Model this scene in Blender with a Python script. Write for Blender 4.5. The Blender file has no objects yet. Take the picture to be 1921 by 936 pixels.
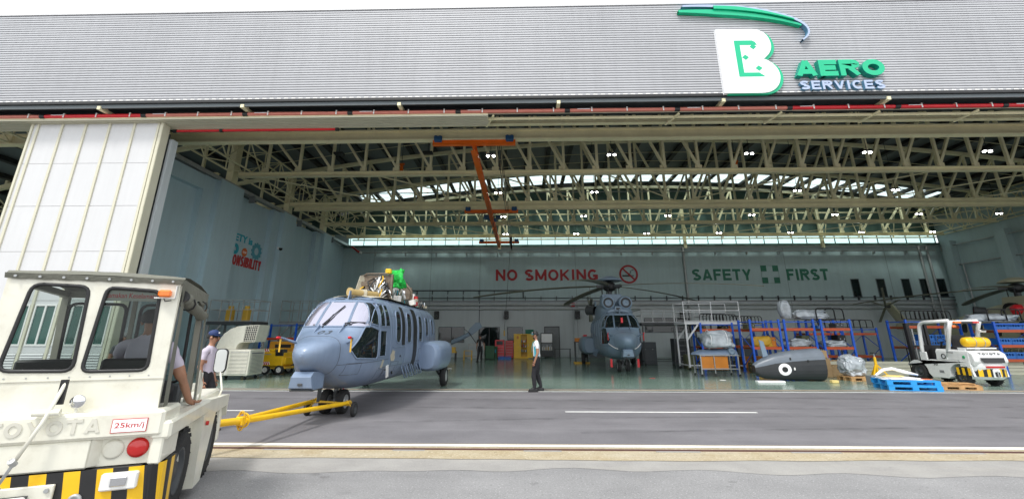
import bpy, bmesh, math, random
from mathutils import Vector, Matrix, noise
from mathutils.bvhtree import BVHTree
R = math.radians
rnd = random.Random(7)
S = bpy.context.scene
# ---------------------------------------------------------------- camera
cd = bpy.data.cameras.new("camera"); cam = bpy.data.objects.new("camera", cd)
S.collection.objects.link(cam); S.camera = cam
cam.location = (0, 0, 1.6)
cam.rotation_euler = (R(90 + 16.12), 0, R(1.375))
cd.sensor_width = 36; cd.lens = 15.367; cd.shift_y = -0.038; cd.clip_start = .05; cd.clip_end = 3000
# ---------------------------------------------------------------- world, sun, exposure
wd = bpy.data.worlds.new("World"); S.world = wd; wd.use_nodes = True
nt = wd.node_tree; nt.nodes.clear()
sky = nt.nodes.new('ShaderNodeTexSky'); sky.sky_type = 'NISHITA'; sky.sun_disc = False
SUN_EL, SUN_AZ = 58, 205          # azimuth clockwise from +Y
sky.sun_elevation = R(SUN_EL); sky.sun_rotation = R(SUN_AZ); sky.dust_density = 4; sky.air_density = 1; sky.ozone_density = 1
hs = nt.nodes.new('ShaderNodeHueSaturation'); hs.inputs['Saturation'].default_value = .22
bgn = nt.nodes.new('ShaderNodeBackground'); bgn.inputs['Strength'].default_value = .15
wo = nt.nodes.new('ShaderNodeOutputWorld')
nt.links.new(sky.outputs[0], hs.inputs['Color']); cm = nt.nodes.new('ShaderNodeMix'); cm.data_type = 'RGBA'; cm.inputs[7].default_value = (7.2, 7.5, 7.7, 1)
cn = nt.nodes.new('ShaderNodeTexNoise'); cn.inputs['Scale'].default_value = 2.2; cn.inputs['Detail'].default_value = 6
cr0 = nt.nodes.new('ShaderNodeMapRange'); cr0.inputs[1].default_value = .3; cr0.inputs[2].default_value = .65; cr0.inputs[3].default_value = .55; cr0.inputs[4].default_value = .95
tcw = nt.nodes.new('ShaderNodeTexCoord'); nt.links.new(tcw.outputs['Generated'], cn.inputs['Vector']); nt.links.new(cn.outputs[0], cr0.inputs[0]); nt.links.new(cr0.outputs[0], cm.inputs[0])
nt.links.new(hs.outputs[0], cm.inputs[6]); nt.links.new(cm.outputs[2], bgn.inputs['Color']); nt.links.new(bgn.outputs[0], wo.inputs[0])
sl = bpy.data.lights.new("sun", 'SUN'); sl.energy = 1.5; sl.angle = R(10); sl.color = (1, .97, .92)
sun = bpy.data.objects.new("sun", sl); S.collection.objects.link(sun)
az = R(SUN_AZ); el = R(SUN_EL)
sd = Vector((math.sin(az) * math.cos(el), math.cos(az) * math.cos(el), math.sin(el)))
sun.rotation_euler = sd.to_track_quat('Z', 'Y').to_euler(); sun.location = (0, 0, 40)
S.view_settings.view_transform = 'Standard'; S.view_settings.look = 'None'
S.view_settings.exposure = 0.72; S.view_settings.gamma = 1; S.view_settings.use_curve_mapping = False
S.render.engine = 'CYCLES'
try:
    S.cycles.max_bounces = 8; S.cycles.diffuse_bounces = 5; S.cycles.use_denoising = True
    S.cycles.sample_clamp_indirect = 6; S.cycles.caustics_reflective = False; S.cycles.caustics_refractive = False
except Exception: pass
# ---------------------------------------------------------------- materials
MT = {}
def mat(name, col, rough=.6, metal=0, var=.12, vs=3., grime=0, gcol=(.12, .1, .08), bump=0, bs=60, emit=0, coat=0, alpha=1, trans=0, spec=None, streak=0):
    if name in MT: return MT[name]
    m = bpy.data.materials.new(name); m.use_nodes = True; t = m.node_tree; N = t.nodes; L = t.links
    b = N['Principled BSDF']
    b.inputs['Roughness'].default_value = rough; b.inputs['Metallic'].default_value = metal
    if spec is not None: b.inputs['Specular IOR Level'].default_value = spec
    b.inputs['Coat Weight'].default_value = coat
    b.inputs['Transmission Weight'].default_value = trans
    b.inputs['Alpha'].default_value = alpha
    c = (*col, 1)
    tc = N.new('ShaderNodeTexCoord')
    if emit:
        b.inputs['Emission Color'].default_value = c; b.inputs['Emission Strength'].default_value = emit
    n1 = N.new('ShaderNodeTexNoise'); n1.inputs['Scale'].default_value = vs; n1.inputs['Detail'].default_value = 6
    L.new(tc.outputs['Object'], n1.inputs['Vector'])
    mr = N.new('ShaderNodeMapRange'); mr.inputs[1].default_value = .3; mr.inputs[2].default_value = .7
    mr.inputs[3].default_value = 1 - var; mr.inputs[4].default_value = 1 + var * .6
    L.new(n1.outputs[0], mr.inputs[0])
    mx = N.new('ShaderNodeVectorMath'); mx.operation = 'MULTIPLY'; mx.inputs[0].default_value = col
    L.new(mr.outputs[0], mx.inputs[1]); out = mx.outputs[0]
    if streak:
        ms = N.new('ShaderNodeMapping'); ms.inputs['Scale'].default_value = (2.2, 2.2, .16); L.new(tc.outputs['Object'], ms.inputs[0])
        n4 = N.new('ShaderNodeTexNoise'); n4.inputs['Scale'].default_value = 2.0; n4.inputs['Detail'].default_value = 7; n4.inputs['Roughness'].default_value = .65; L.new(ms.outputs[0], n4.inputs['Vector'])
        m4 = N.new('ShaderNodeMapRange'); m4.inputs[1].default_value = .42; m4.inputs[2].default_value = .72; m4.inputs[3].default_value = 1.03; m4.inputs[4].default_value = 1 - streak; L.new(n4.outputs[0], m4.inputs[0])
        v4 = N.new('ShaderNodeVectorMath'); v4.operation = 'MULTIPLY'; L.new(out, v4.inputs[0]); L.new(m4.outputs[0], v4.inputs[1]); out = v4.outputs[0]
    if grime:
        n2 = N.new('ShaderNodeTexNoise'); n2.inputs['Scale'].default_value = vs * 2.3; n2.inputs['Detail'].default_value = 9; n2.inputs['Roughness'].default_value = .7
        L.new(tc.outputs['Object'], n2.inputs['Vector'])
        m2 = N.new('ShaderNodeMapRange'); m2.inputs[1].default_value = .5; m2.inputs[2].default_value = .75; m2.inputs[3].default_value = 0; m2.inputs[4].default_value = grime
        L.new(n2.outputs[0], m2.inputs[0])
        mm = N.new('ShaderNodeMix'); mm.data_type = 'RGBA'; mm.inputs[7].default_value = (*gcol, 1)
        L.new(m2.outputs[0], mm.inputs[0]); L.new(out, mm.inputs[6]); out = mm.outputs[2]
    L.new(out, b.inputs['Base Color'])
    r2 = N.new('ShaderNodeMapRange'); r2.inputs[1].default_value = .3; r2.inputs[2].default_value = .7
    r2.inputs[3].default_value = max(0.02, rough * .85); r2.inputs[4].default_value = min(1, rough * 1.2)
    L.new(n1.outputs[0], r2.inputs[0]); L.new(r2.outputs[0], b.inputs['Roughness'])
    if bump:
        n3 = N.new('ShaderNodeTexNoise'); n3.inputs['Scale'].default_value = bs; n3.inputs['Detail'].default_value = 4
        L.new(tc.outputs['Object'], n3.inputs['Vector'])
        bp = N.new('ShaderNodeBump'); bp.inputs['Strength'].default_value = bump; bp.inputs['Distance'].default_value = .02
        L.new(n3.outputs[0], bp.inputs['Height']); L.new(bp.outputs[0], b.inputs['Normal'])
    MT[name] = m
    return m
def K(n): return MT[n]
# name, colour, roughness ...
mat('white_paint', (.80, .79, .77), .4, var=.05, grime=.12)
mat('cream_paint', (.74, .72, .62), .35, var=.05, grime=.32, gcol=(.42, .37, .27), coat=.25, streak=.06)
mat('door_panel', (.62, .62, .625), .45, var=.03, vs=.6, streak=.015)
mat('door_cream', (.64, .615, .48), .5, var=.04)
mat('steel_cream', (.84, .77, .50), .45, var=.08, vs=1.5, grime=.12)
mat('wall_grey', (.50, .64, .70), .6, var=.07, vs=.4, grime=.06, streak=.05)
mat('wall_back', (.42, .53, .54), .6, var=.08, vs=.35, grime=.06, streak=.07)
mat('wall_low', (.52, .56, .575), .6, var=.08, vs=.35, streak=.06)
mat('louvre_green', (.09, .16, .14), .6)
mat('roof_metal', (.15, .17, .17), .5, var=.2, vs=.5)
mat('purlin_dark', (.02, .022, .02), .6)
mat('soffit_dark', (.05, .055, .06), .7)
mat('gutter_grey', (.12, .14, .15), .5)
mat('black', (.015, .015, .016), .5)
mat('black_gloss', (.012, .012, .014), .15)
mat('rubber', (.022, .022, .023), .8, bump=.3, bs=40)
mat('dark_grey', (.06, .065, .07), .5)
mat('mid_grey', (.22, .23, .24), .5)
mat('steel', (.45, .46, .47), .35, metal=.8)
mat('galv', (.42, .43, .43), .45, metal=.4, var=.15)
mat('chrome', (.75, .76, .78), .12, metal=1)
mat('red', (.50, .02, .02), .4)
mat('red_bright', (.70, .02, .03), .35)
mat('red_salmon', (.62, .20, .15), .45)  # salmon colour of the paler pipe sections
mat('orange', (.85, .16, .01), .45, grime=.15)
mat('orange_box', (.65, .22, .02), .5, var=.15)
mat('yellow', (.85, .50, .01), .4, grime=.15)
mat('yellow_dark', (.66, .40, .04), .5)
mat('blue', (.01, .12, .68), .45)
mat('blue_pallet', (.02, .30, .72), .45, var=.1)
mat('blue_motor', (.03, .10, .22), .4)
mat('green_logo', (.0, .48, .24), .35, var=.03)
mat('white_logo', (.95, .95, .96), .3, var=.02)
mat('lav_logo', (.42, .50, .68), .4, var=.03)
mat('blue_side', (.12, .28, .42), .5)
mat('sign_red', (.36, .02, .025), .6)
mat('sign_green', (.03, .16, .10), .6)
mat('teal', (.02, .38, .50), .5)
mat('wood', (.48, .28, .12), .7, var=.3, vs=6)
mat('cardboard', (.48, .32, .17), .8)
mat('heli_grey', (.18, .24, .345), .33, var=.08, vs=1.8, coat=.25, grime=.14, gcol=(.11, .14, .18), streak=.10)
mat('heli_slate', (.19, .26, .34), .4, var=.08, vs=1.5)
mat('heli_olive', (.42, .40, .28), .5, var=.08, vs=1.5)
mat('heli_prime', (.50, .46, .36), .6, var=.2, vs=8, grime=.3)
mat('glass_dark', (.010, .016, .016), .04, var=0, spec=.6)
mat('glass_wind', (.42, .41, .50), .04, metal=.75, var=0, coat=1.0)  # pale lavender base stands in for the bright reflection on the windscreen
mat('glass_green', (.02, .10, .08), .05, var=.2, spec=.6)
mat('plastic_wrap', (.42, .46, .50), .15, var=.45, vs=3, bump=.5, bs=9, spec=.9)
mat('lamp_red', (.55, .01, .01), .15, coat=.5)
mat('lamp_amber', (.85, .18, .01), .2, coat=.5)
mat('line_white', (.80, .80, .78), .7, var=.10, vs=4, grime=.15, gcol=(.4, .38, .36))
mat('canvas', (.16, .16, .13), .85, bump=.5, bs=25)
mat('skin', (.36, .18, .11), .5)
mat('shirt_lav', (.50, .45, .54), .8)
mat('shirt_white', (.75, .75, .78), .8)
mat('shirt_black', (.02, .02, .022), .85)
mat('trousers', (.018, .018, .022), .85)
mat('navy', (.01, .03, .12), .7)
mat('hair', (.01, .01, .01), .6)
mat('bulb', (1, .97, .9), .3, emit=22, var=0)
mat('net_green', (.01, .48, .06), .6, var=.5, vs=14, bump=1, bs=30)
mat('blue_bin', (.02, .16, .55), .4)
mat('belt_white', (.74, .75, .76), .5)
mat('blade', (.19, .19, .145), .5)
mat('rust', (.10, .045, .04), .6)
# glass you can see through
def clear_glass(name, tint, a):
    m = bpy.data.materials.new(name); m.use_nodes = True; t = m.node_tree; t.nodes.clear()
    o = t.nodes.new('ShaderNodeOutputMaterial'); mx = t.nodes.new('ShaderNodeMixShader')
    tr = t.nodes.new('ShaderNodeBsdfTransparent'); tr.inputs[0].default_value = (*tint, 1)
    gl = t.nodes.new('ShaderNodeBsdfGlossy'); gl.inputs['Roughness'].default_value = .03
    fr = t.nodes.new('ShaderNodeFresnel'); fr.inputs[0].default_value = a
    t.links.new(fr.outputs[0], mx.inputs[0]); t.links.new(tr.outputs[0], mx.inputs[1]); t.links.new(gl.outputs[0], mx.inputs[2]); t.links.new(mx.outputs[0], o.inputs[0])
    MT[name] = m
clear_glass('cab_glass', (.58, .64, .62), 1.4)
clear_glass('sky_panel', (.75, .88, .86), 1.3)
clear_glass('mirror_pane', (.9, .9, .9), 1.3)
# ---------------------------------------------------------------- objects
def link(o, parent=None):
    S.collection.objects.link(o)
    if parent is not None: o.parent = parent
    return o
def tag(o, label, cat, group=None, kind=None):
    o['label'] = label; o['category'] = cat
    if group: o['group'] = group
    if kind: o['kind'] = kind
    return o
def thing(name, label, cat, loc=(0, 0, 0), rz=0, group=None, sc=1):
    o = bpy.data.objects.new(name, None); link(o); o.location = loc; o.rotation_euler = (0, 0, R(rz)); o.scale = (sc, sc, sc)
    o.empty_display_size = .3
    return tag(o, label, cat, group)
def copy_tree(o, parent=None):
    c = o.copy(); S.collection.objects.link(c)
    if parent is not None: c.parent = parent
    for ch in [x for x in S.objects if x.parent == o]: copy_tree(ch, c)
    return c
def dup(o, loc, rz=0, label=None, sc=None):
    c = copy_tree(o); c.location = loc; c.rotation_euler = (0, 0, R(rz))
    if label: c['label'] = label
    if sc: c.scale = (sc, sc, sc) if not isinstance(sc, tuple) else sc
    return c
def frame(d):
    d = Vector(d).normalized(); u = Vector((0, 0, 1)) if abs(d.z) < .9 else Vector((1, 0, 0))
    a = d.cross(u).normalized(); return a, d.cross(a).normalized() * -1, d
class B:
    def __init__(s): s.v = []; s.f = []; s.m = []; s.mats = []; s.sm = []
    def mi(s, m):
        m = K(m) if isinstance(m, str) else m
        if m not in s.mats: s.mats.append(m)
        return s.mats.index(m)
    def add(s, vs, fs, m, smooth=False):
        o = len(s.v); i = s.mi(m); s.v += [tuple(x) for x in vs]
        for f in fs: s.f.append(tuple(o + k for k in f)); s.m.append(i); s.sm.append(smooth)
        return s
    def box(s, c, d, m='black', rz=0, rx=0, ry=0, tp=1, bev=0):   # centre, size
        x, y, z = d[0] / 2, d[1] / 2, d[2] / 2
        M = Matrix.Translation(c) @ Matrix.Rotation(R(rz), 4, 'Z') @ Matrix.Rotation(R(ry), 4, 'Y') @ Matrix.Rotation(R(rx), 4, 'X')
        if bev:
            b = min(bev, x * .49, y * .49, z * .49); vs = []; idx = {}
            for sx in (-1, 1):
                for sy in (-1, 1):
                    for sz in (-1, 1):
                        for k in range(3):
                            p = [sx * (x - b), sy * (y - b), sz * (z - b)]; p[k] = (sx * x, sy * y, sz * z)[k]
                            idx[sx, sy, sz, k] = len(vs); vs.append(M @ Vector(p))
            fs = []
            for k in range(3):
                a, c2 = [(1, 2), (2, 0), (0, 1)][k]
                for sg in (-1, 1):
                    q = []
                    for (p, r) in ((-1, -1), (1, -1), (1, 1), (-1, 1)):
                        t = [0, 0, 0]; t[k] = sg; t[a] = p; t[c2] = r; q.append(idx[(*t, k)])
                    fs.append(q if sg > 0 else q[::-1])
            for k in range(3):
                a, c2 = [(1, 2), (2, 0), (0, 1)][k]
                for p in (-1, 1):
                    for r in (-1, 1):
                        t0 = [0] * 3; t1 = [0] * 3; t0[k] = -1; t1[k] = 1; t0[a] = t1[a] = p; t0[c2] = t1[c2] = r
                        q = [idx[(*t0, a)], idx[(*t1, a)], idx[(*t1, c2)], idx[(*t0, c2)]]
                        fs.append(q if p * r < 0 else q[::-1])
            for sx in (-1, 1):
                for sy in (-1, 1):
                    for sz in (-1, 1):
                        q = [idx[sx, sy, sz, k] for k in range(3)]; fs.append(q if sx * sy * sz > 0 else q[::-1])
            return s.add(vs, fs, m)
        vs = [M @ Vector((a * x * (tp if c3 > 0 else 1), b_ * y * (tp if c3 > 0 else 1), c3 * z)) for c3 in (-1, 1) for a, b_ in ((-1, -1), (1, -1), (1, 1), (-1, 1))]
        return s.add(vs, [(3, 2, 1, 0), (4, 5, 6, 7), (0, 1, 5, 4), (1, 2, 6, 5), (2, 3, 7, 6), (3, 0, 4, 7)], m)
    def bb(s, x0, x1, y0, y1, z0, z1, m='black', bev=0):
        return s.box(((x0 + x1) / 2, (y0 + y1) / 2, (z0 + z1) / 2), (abs(x1 - x0), abs(y1 - y0), abs(z1 - z0)), m, bev=bev)
    def beam(s, p, q, w, h=None, m='black'):                # rectangular bar from p to q
        h = h or w; p, q = Vector(p), Vector(q); a, b, d = frame(q - p)
        vs = [o + a * (i * w / 2) + b * (j * h / 2) for o in (p, q) for i, j in ((-1, -1), (1, -1), (1, 1), (-1, 1))]
        return s.add(vs, [(3, 2, 1, 0), (4, 5, 6, 7), (0, 1, 5, 4), (1, 2, 6, 5), (2, 3, 7, 6), (3, 0, 4, 7)], m)
    def cyl(s, p, q, r0, r1=None, m='black', n=12, cap=True, smooth=True):
        r1 = r0 if r1 is None else r1; p, q = Vector(p), Vector(q); a, b, d = frame(q - p)
        vs = [o + (a * math.cos(k * math.tau / n) + b * math.sin(k * math.tau / n)) * r for o, r in ((p, r0), (q, r1)) for k in range(n)]
        s.add(vs, [(k, (k + 1) % n, n + (k + 1) % n, n + k)[::-1] for k in range(n)], m, smooth)
        if cap:
            s.add(vs[:n], [tuple(range(n))], m); s.add(vs[n:], [tuple(range(n))[::-1]], m)
        return s
    def tube(s, path, r, m='black', n=8, closed=False):
        P = [Vector(x) for x in path]; rr = r if isinstance(r, (list, tuple)) else [r] * len(P); vs = []; pa = None
        N_ = len(P)
        for i, p in enumerate(P):
            if closed: d = P[(i + 1) % N_] - P[i - 1]
            else: d = P[min(i + 1, N_ - 1)] - P[max(i - 1, 0)]
            a, b, d = frame(d)
            if pa is not None:
                a = (pa - d * pa.dot(d)).normalized(); b = d.cross(a) * -1
                b = a.cross(d)
            else: b = a.cross(d)
            pa = a
            vs += [p + (a * math.cos(k * math.tau / n) + b * math.sin(k * math.tau / n)) * rr[i] for k in range(n)]
        fs = []
        for i in range(N_ if closed else N_ - 1):
            j = (i + 1) % N_
            fs += [(i * n + k, i * n + (k + 1) % n, j * n + (k + 1) % n, j * n + k) for k in range(n)]
        if not closed: fs += [tuple(range(n))[::-1], tuple(range((N_ - 1) * n, N_ * n))]
        return s.add(vs, fs, m, True)
    def lathe(s, prof, c=(0, 0, 0), axis=(0, 0, 1), m='black', n=24, smooth=True):   # prof: (radius, along)
        a, b, d = frame(axis); c = Vector(c)
        vs = [c + d * h + (a * math.cos(k * math.tau / n) + b * math.sin(k * math.tau / n)) * r for r, h in prof for k in range(n)]
        fs = [(i * n + k, i * n + (k + 1) % n, (i + 1) * n + (k + 1) % n, (i + 1) * n + k)[::-1] for i in range(len(prof) - 1) for k in range(n)]
        return s.add(vs, fs, m, smooth)
    def prism(s, pts, M, dep, m='black', ms=None):          # 2-D polygon placed by matrix M (local x,y), extruded dep along local z
        n = len(pts); vs = [M @ Vector((x, y, z)) for z in (0, dep) for x, y in pts]
        s.add(vs, [tuple(range(n))[::-1], tuple(range(n, 2 * n))], m)
        return s.add(vs, [(k, (k + 1) % n, n + (k + 1) % n, n + k) for k in range(n)], ms or m)
    def build(s, name, parent=None, smooth=None, sub=0):
        me = bpy.data.meshes.new(name); me.from_pydata(s.v, [], s.f)
        for m in s.mats: me.materials.append(m)
        me.polygons.foreach_set('material_index', s.m); me.polygons.foreach_set('use_smooth', [bool(x) if smooth is None else smooth for x in s.sm]); me.update()
        o = bpy.data.objects.new(name, me); link(o, parent)
        if sub:
            md = o.modifiers.new('sub', 'SUBSURF'); md.levels = md.render_levels = sub
        return o
def one(fn): b = B(); fn(b); return b
XZ = lambda x, y, z, rz=0: Matrix.Translation((x, y, z)) @ Matrix.Rotation(R(rz), 4, 'Z') @ Matrix.Rotation(R(90), 4, 'X')   # local x->x, y->z, z-> -y
def text_mesh(txt, size, M, dep, m, off=0., mside=None, width=None, shear=0, space=1.0):
    c = bpy.data.curves.new('t', 'FONT'); c.body = txt; c.size = 1; c.extrude = 0; c.offset = off; c.fill_mode = 'BOTH'; c.shear = shear; c.space_character = space
    c.resolution_u = 4
    o = bpy.data.objects.new('t', c); S.collection.objects.link(o)
    dg = bpy.context.evaluated_depsgraph_get(); me = bpy.data.meshes.new_from_object(o.evaluated_get(dg))
    bpy.data.objects.remove(o)
    xs = [v.co.x for v in me.vertices]; ys = [v.co.y for v in me.vertices]
    x0, x1, y0, y1 = min(xs), max(xs), min(ys), max(ys)
    sy = size / (y1 - y0); sx = (width / (x1 - x0)) if width else sy
    bm = bmesh.new(); bm.from_mesh(me); bpy.data.meshes.remove(me)
    bmesh.ops.remove_doubles(bm, verts=bm.verts, dist=1e-5)
    for v in bm.verts: v.co = Vector(((v.co.x - x0) * sx, (v.co.y - y0) * sy, 0))
    b = B(); bm.verts.ensure_lookup_table(); n = len(bm.verts)
    fr = [M @ Vector((v.co.x, v.co.y, dep)) for v in bm.verts]; bk = [M @ Vector((v.co.x, v.co.y, 0)) for v in bm.verts]
    up = sum(f.normal.z for f in bm.faces) >= 0
    fs = [tuple(v.index for v in f.verts) if up else tuple(v.index for v in f.verts)[::-1] for f in bm.faces]
    b.add(fr, fs, m); b.add(bk, [f[::-1] for f in fs], mside or m)
    ed = [(l.vert.index, l.link_loop_next.vert.index) for f in bm.faces for l in f.loops if l.edge.is_boundary]
    b.add(fr + bk, [(q, p, p + n, q + n) for p, q in ed], mside or m)
    bm.free(); return b
def place(txt, size, M, dep, m, name, parent=None, **k): return text_mesh(txt, size, M, dep, m, **k).build(name, parent)

def _arc(cx, cy, rx, ry, a0, a1, n=14): return [(cx + rx * math.cos(R(a0 + (a1 - a0) * i / n)), cy + ry * math.sin(R(a0 + (a1 - a0) * i / n))) for i in range(n + 1)]
def glyph(c, w, t):
    a, e = t / 2, w - t / 2; o, i = t / 2, 1 - t / 2; m_ = .5; cx = w / 2; rx = (w - t) / 2; ry = (1 - t) / 2
    if c == 'N': return [[(a, 0), (a, 1)], [(e, 0), (e, 1)], [(a, 1 - t * .5), (e, t * .5)]]
    if c == 'M': return [[(a, 0), (a, 1)], [(e, 0), (e, 1)], [(a, 1 - t * .4), (cx, .12)], [(e, 1 - t * .4), (cx, .12)]]
    if c == 'O': return [_arc(cx, .5, rx, ry, 0, 360, 32)]
    if c == 'C': return [_arc(cx, .5, rx, ry, 42, 318, 26)]
    if c == 'G': return [_arc(cx, .5, rx, ry, 42, 345, 26), [(cx + t * .1, .42), (w, .42)], [(e, .45), (e, .1)]]
    if c == 'S': return [_arc(cx, .73, rx * .95, .27 - t / 2, 25, 270, 16) + _arc(cx, .27, rx, .27 - t / 2 + .0, 90, -155, 16)]
    if c == 'K': return [[(a, 0), (a, 1)], [(e, 1), (a, .38)], [(w * .38, .52), (e, 0)]]
    if c == 'I': return [[(a, 0), (a, 1)]]
    if c == 'A': return [[(a, 0), (cx, 1 - t * .1)], [(e, 0), (cx, 1 - t * .1)], [(w * .22, .28), (w * .78, .28)]]
    if c == 'F': return [[(a, 0), (a, 1)], [(a, i), (w, i)], [(a, .5), (w * .88, .5)]]
    if c == 'E': return [[(a, 0), (a, 1)], [(a, i), (w, i)], [(a, .51), (w * .92, .51)], [(a, o), (w, o)]]
    if c == 'T': return [[(cx, 0), (cx, 1)], [(0, i), (w, i)]]
    if c == 'Y': return [[(cx, 0), (cx, .48)], [(a, 1), (cx, .40)], [(e, 1), (cx, .40)]]
    if c == 'V': return [[(a, 1), (cx, t * .1)], [(e, 1), (cx, t * .1)]]
    if c == 'L': return [[(a, 0), (a, 1)], [(a, o), (w, o)]]
    if c == 'P': return [[(a, 0), (a, 1)], [(a, i), (w * .6, i)] + _arc(w * .6, .72, w * .4 - t / 2, .28 - t / 2, 90, -90, 10) + [(a, .44 + t / 2)]]
    if c == 'R': return glyph('P', w, t) + [[(w * .5, .5), (e, 0)]]
    if c == 'B': return [[(a, 0), (a, 1)], [(a, i), (w * .55, i)] + _arc(w * .55, .74, w * .4 - t / 2, .26 - t / 2, 90, -90, 10) + [(a, .48 + t / 2)], [(a, .54 - t / 2)] + [(w * .55, .54 - t / 2)] + _arc(w * .6, .27, w * .4 - t / 2, .27 - t / 2, 90, -90, 10) + [(a, o)]]
    if c == 'U': return [[(a, 1), (a, .4)] + _arc(cx, .36, rx, .36 - t / 2, 180, 360, 12) + [(e, .4), (e, 1)]]
    if c == '0': return glyph('O', w, t)
    if c == '3': return [_arc(cx, .73, rx * .9, .27 - t / 2, 150, -80, 14), _arc(cx, .28, rx, .28 - t / 2, 80, -150, 14)]
    return []
GW = {'I': .36, 'M': 1.18, 'O': 1.08, 'G': 1.04, 'A': 1.04, 'C': 1.0, 'S': .92, 'F': .82, 'L': .8, 'E': .88, 'T': .86, 'Y': .96}
def stroke_letter(b, c, w, h, t, M, dep, m, mside=None):
    """one capital letter: w, h, t in metres"""
    for k, pl in enumerate(glyph(c, w / h, t / h)):
        closed = c in 'O0' and k == 0
        P = [Vector((x * h, y * h)) for x, y in pl]; n = len(P); up = []; lo = []
        if closed: P = P[:-1]; n -= 1
        for i in range(n):
            if closed: d0 = P[i] - P[i - 1]; d1 = P[(i + 1) % n] - P[i]
            else: d0 = P[i] - P[max(i - 1, 0)] if i else P[1] - P[0]; d1 = P[min(i + 1, n - 1)] - P[i] if i < n - 1 else P[-1] - P[-2]
            d = (d0.normalized() + d1.normalized()).normalized(); nn = Vector((-d.y, d.x)); f = 1 / max(.5, d.dot(d1.normalized()))
            up.append(P[i] + nn * t / 2 * f); lo.append(P[i] - nn * t / 2 * f)
        dd = dep + k * max(.0006, dep * .004)
        cl = lambda q: Vector((q.x, min(max(q.y, 0), h)))
        up = [cl(q) for q in up]; lo = [cl(q) for q in lo]
        vs = [M @ Vector((q.x, q.y, z)) for z in (0, dd) for q in up + lo]; N2 = 2 * n
        fs = []; sd = []
        for i in range(n if closed else n - 1):
            j = (i + 1) % n
            fs.append((N2 + i, N2 + n + i, N2 + n + j, N2 + j)); sd += [(i, N2 + i, N2 + j, j), (n + i, n + j, N2 + n + j, N2 + n + i)]
        if not closed: sd += [(0, n, N2 + n, N2), (n - 1, N2 + n - 1, N2 + 2 * n - 1, 2 * n - 1)]
        b.add(vs, fs, m); b.add(vs, sd, mside or m)
def stroke_word(word, width, h, t, M, dep, m, mside=None, gap=.12, par=None, name='letter'):
    """whole word as one mesh, or one mesh per letter when par is given"""
    tot = sum(.45 if c == ' ' else GW.get(c, 1) for c in word) + gap * (len(word) - 1); s_ = width / tot; x = 0; b = B()
    for c in word:
        if c == ' ': x += (.45 + gap) * s_; continue
        w = GW.get(c, 1) * s_
        if c == 'I': w = t
        if par is not None: b = B()
        stroke_letter(b, c, w, h, t, M @ Matrix.Translation((x + (GW['I'] * s_ - t) / 2 if c == 'I' else x, 0, 0)), dep, m, mside)
        if par is not None: b.build(name, par)
        x += (GW.get(c, 1) + gap) * s_
    return b
RX = Matrix.Rotation(math.pi / 2, 4, 'X')
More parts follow.
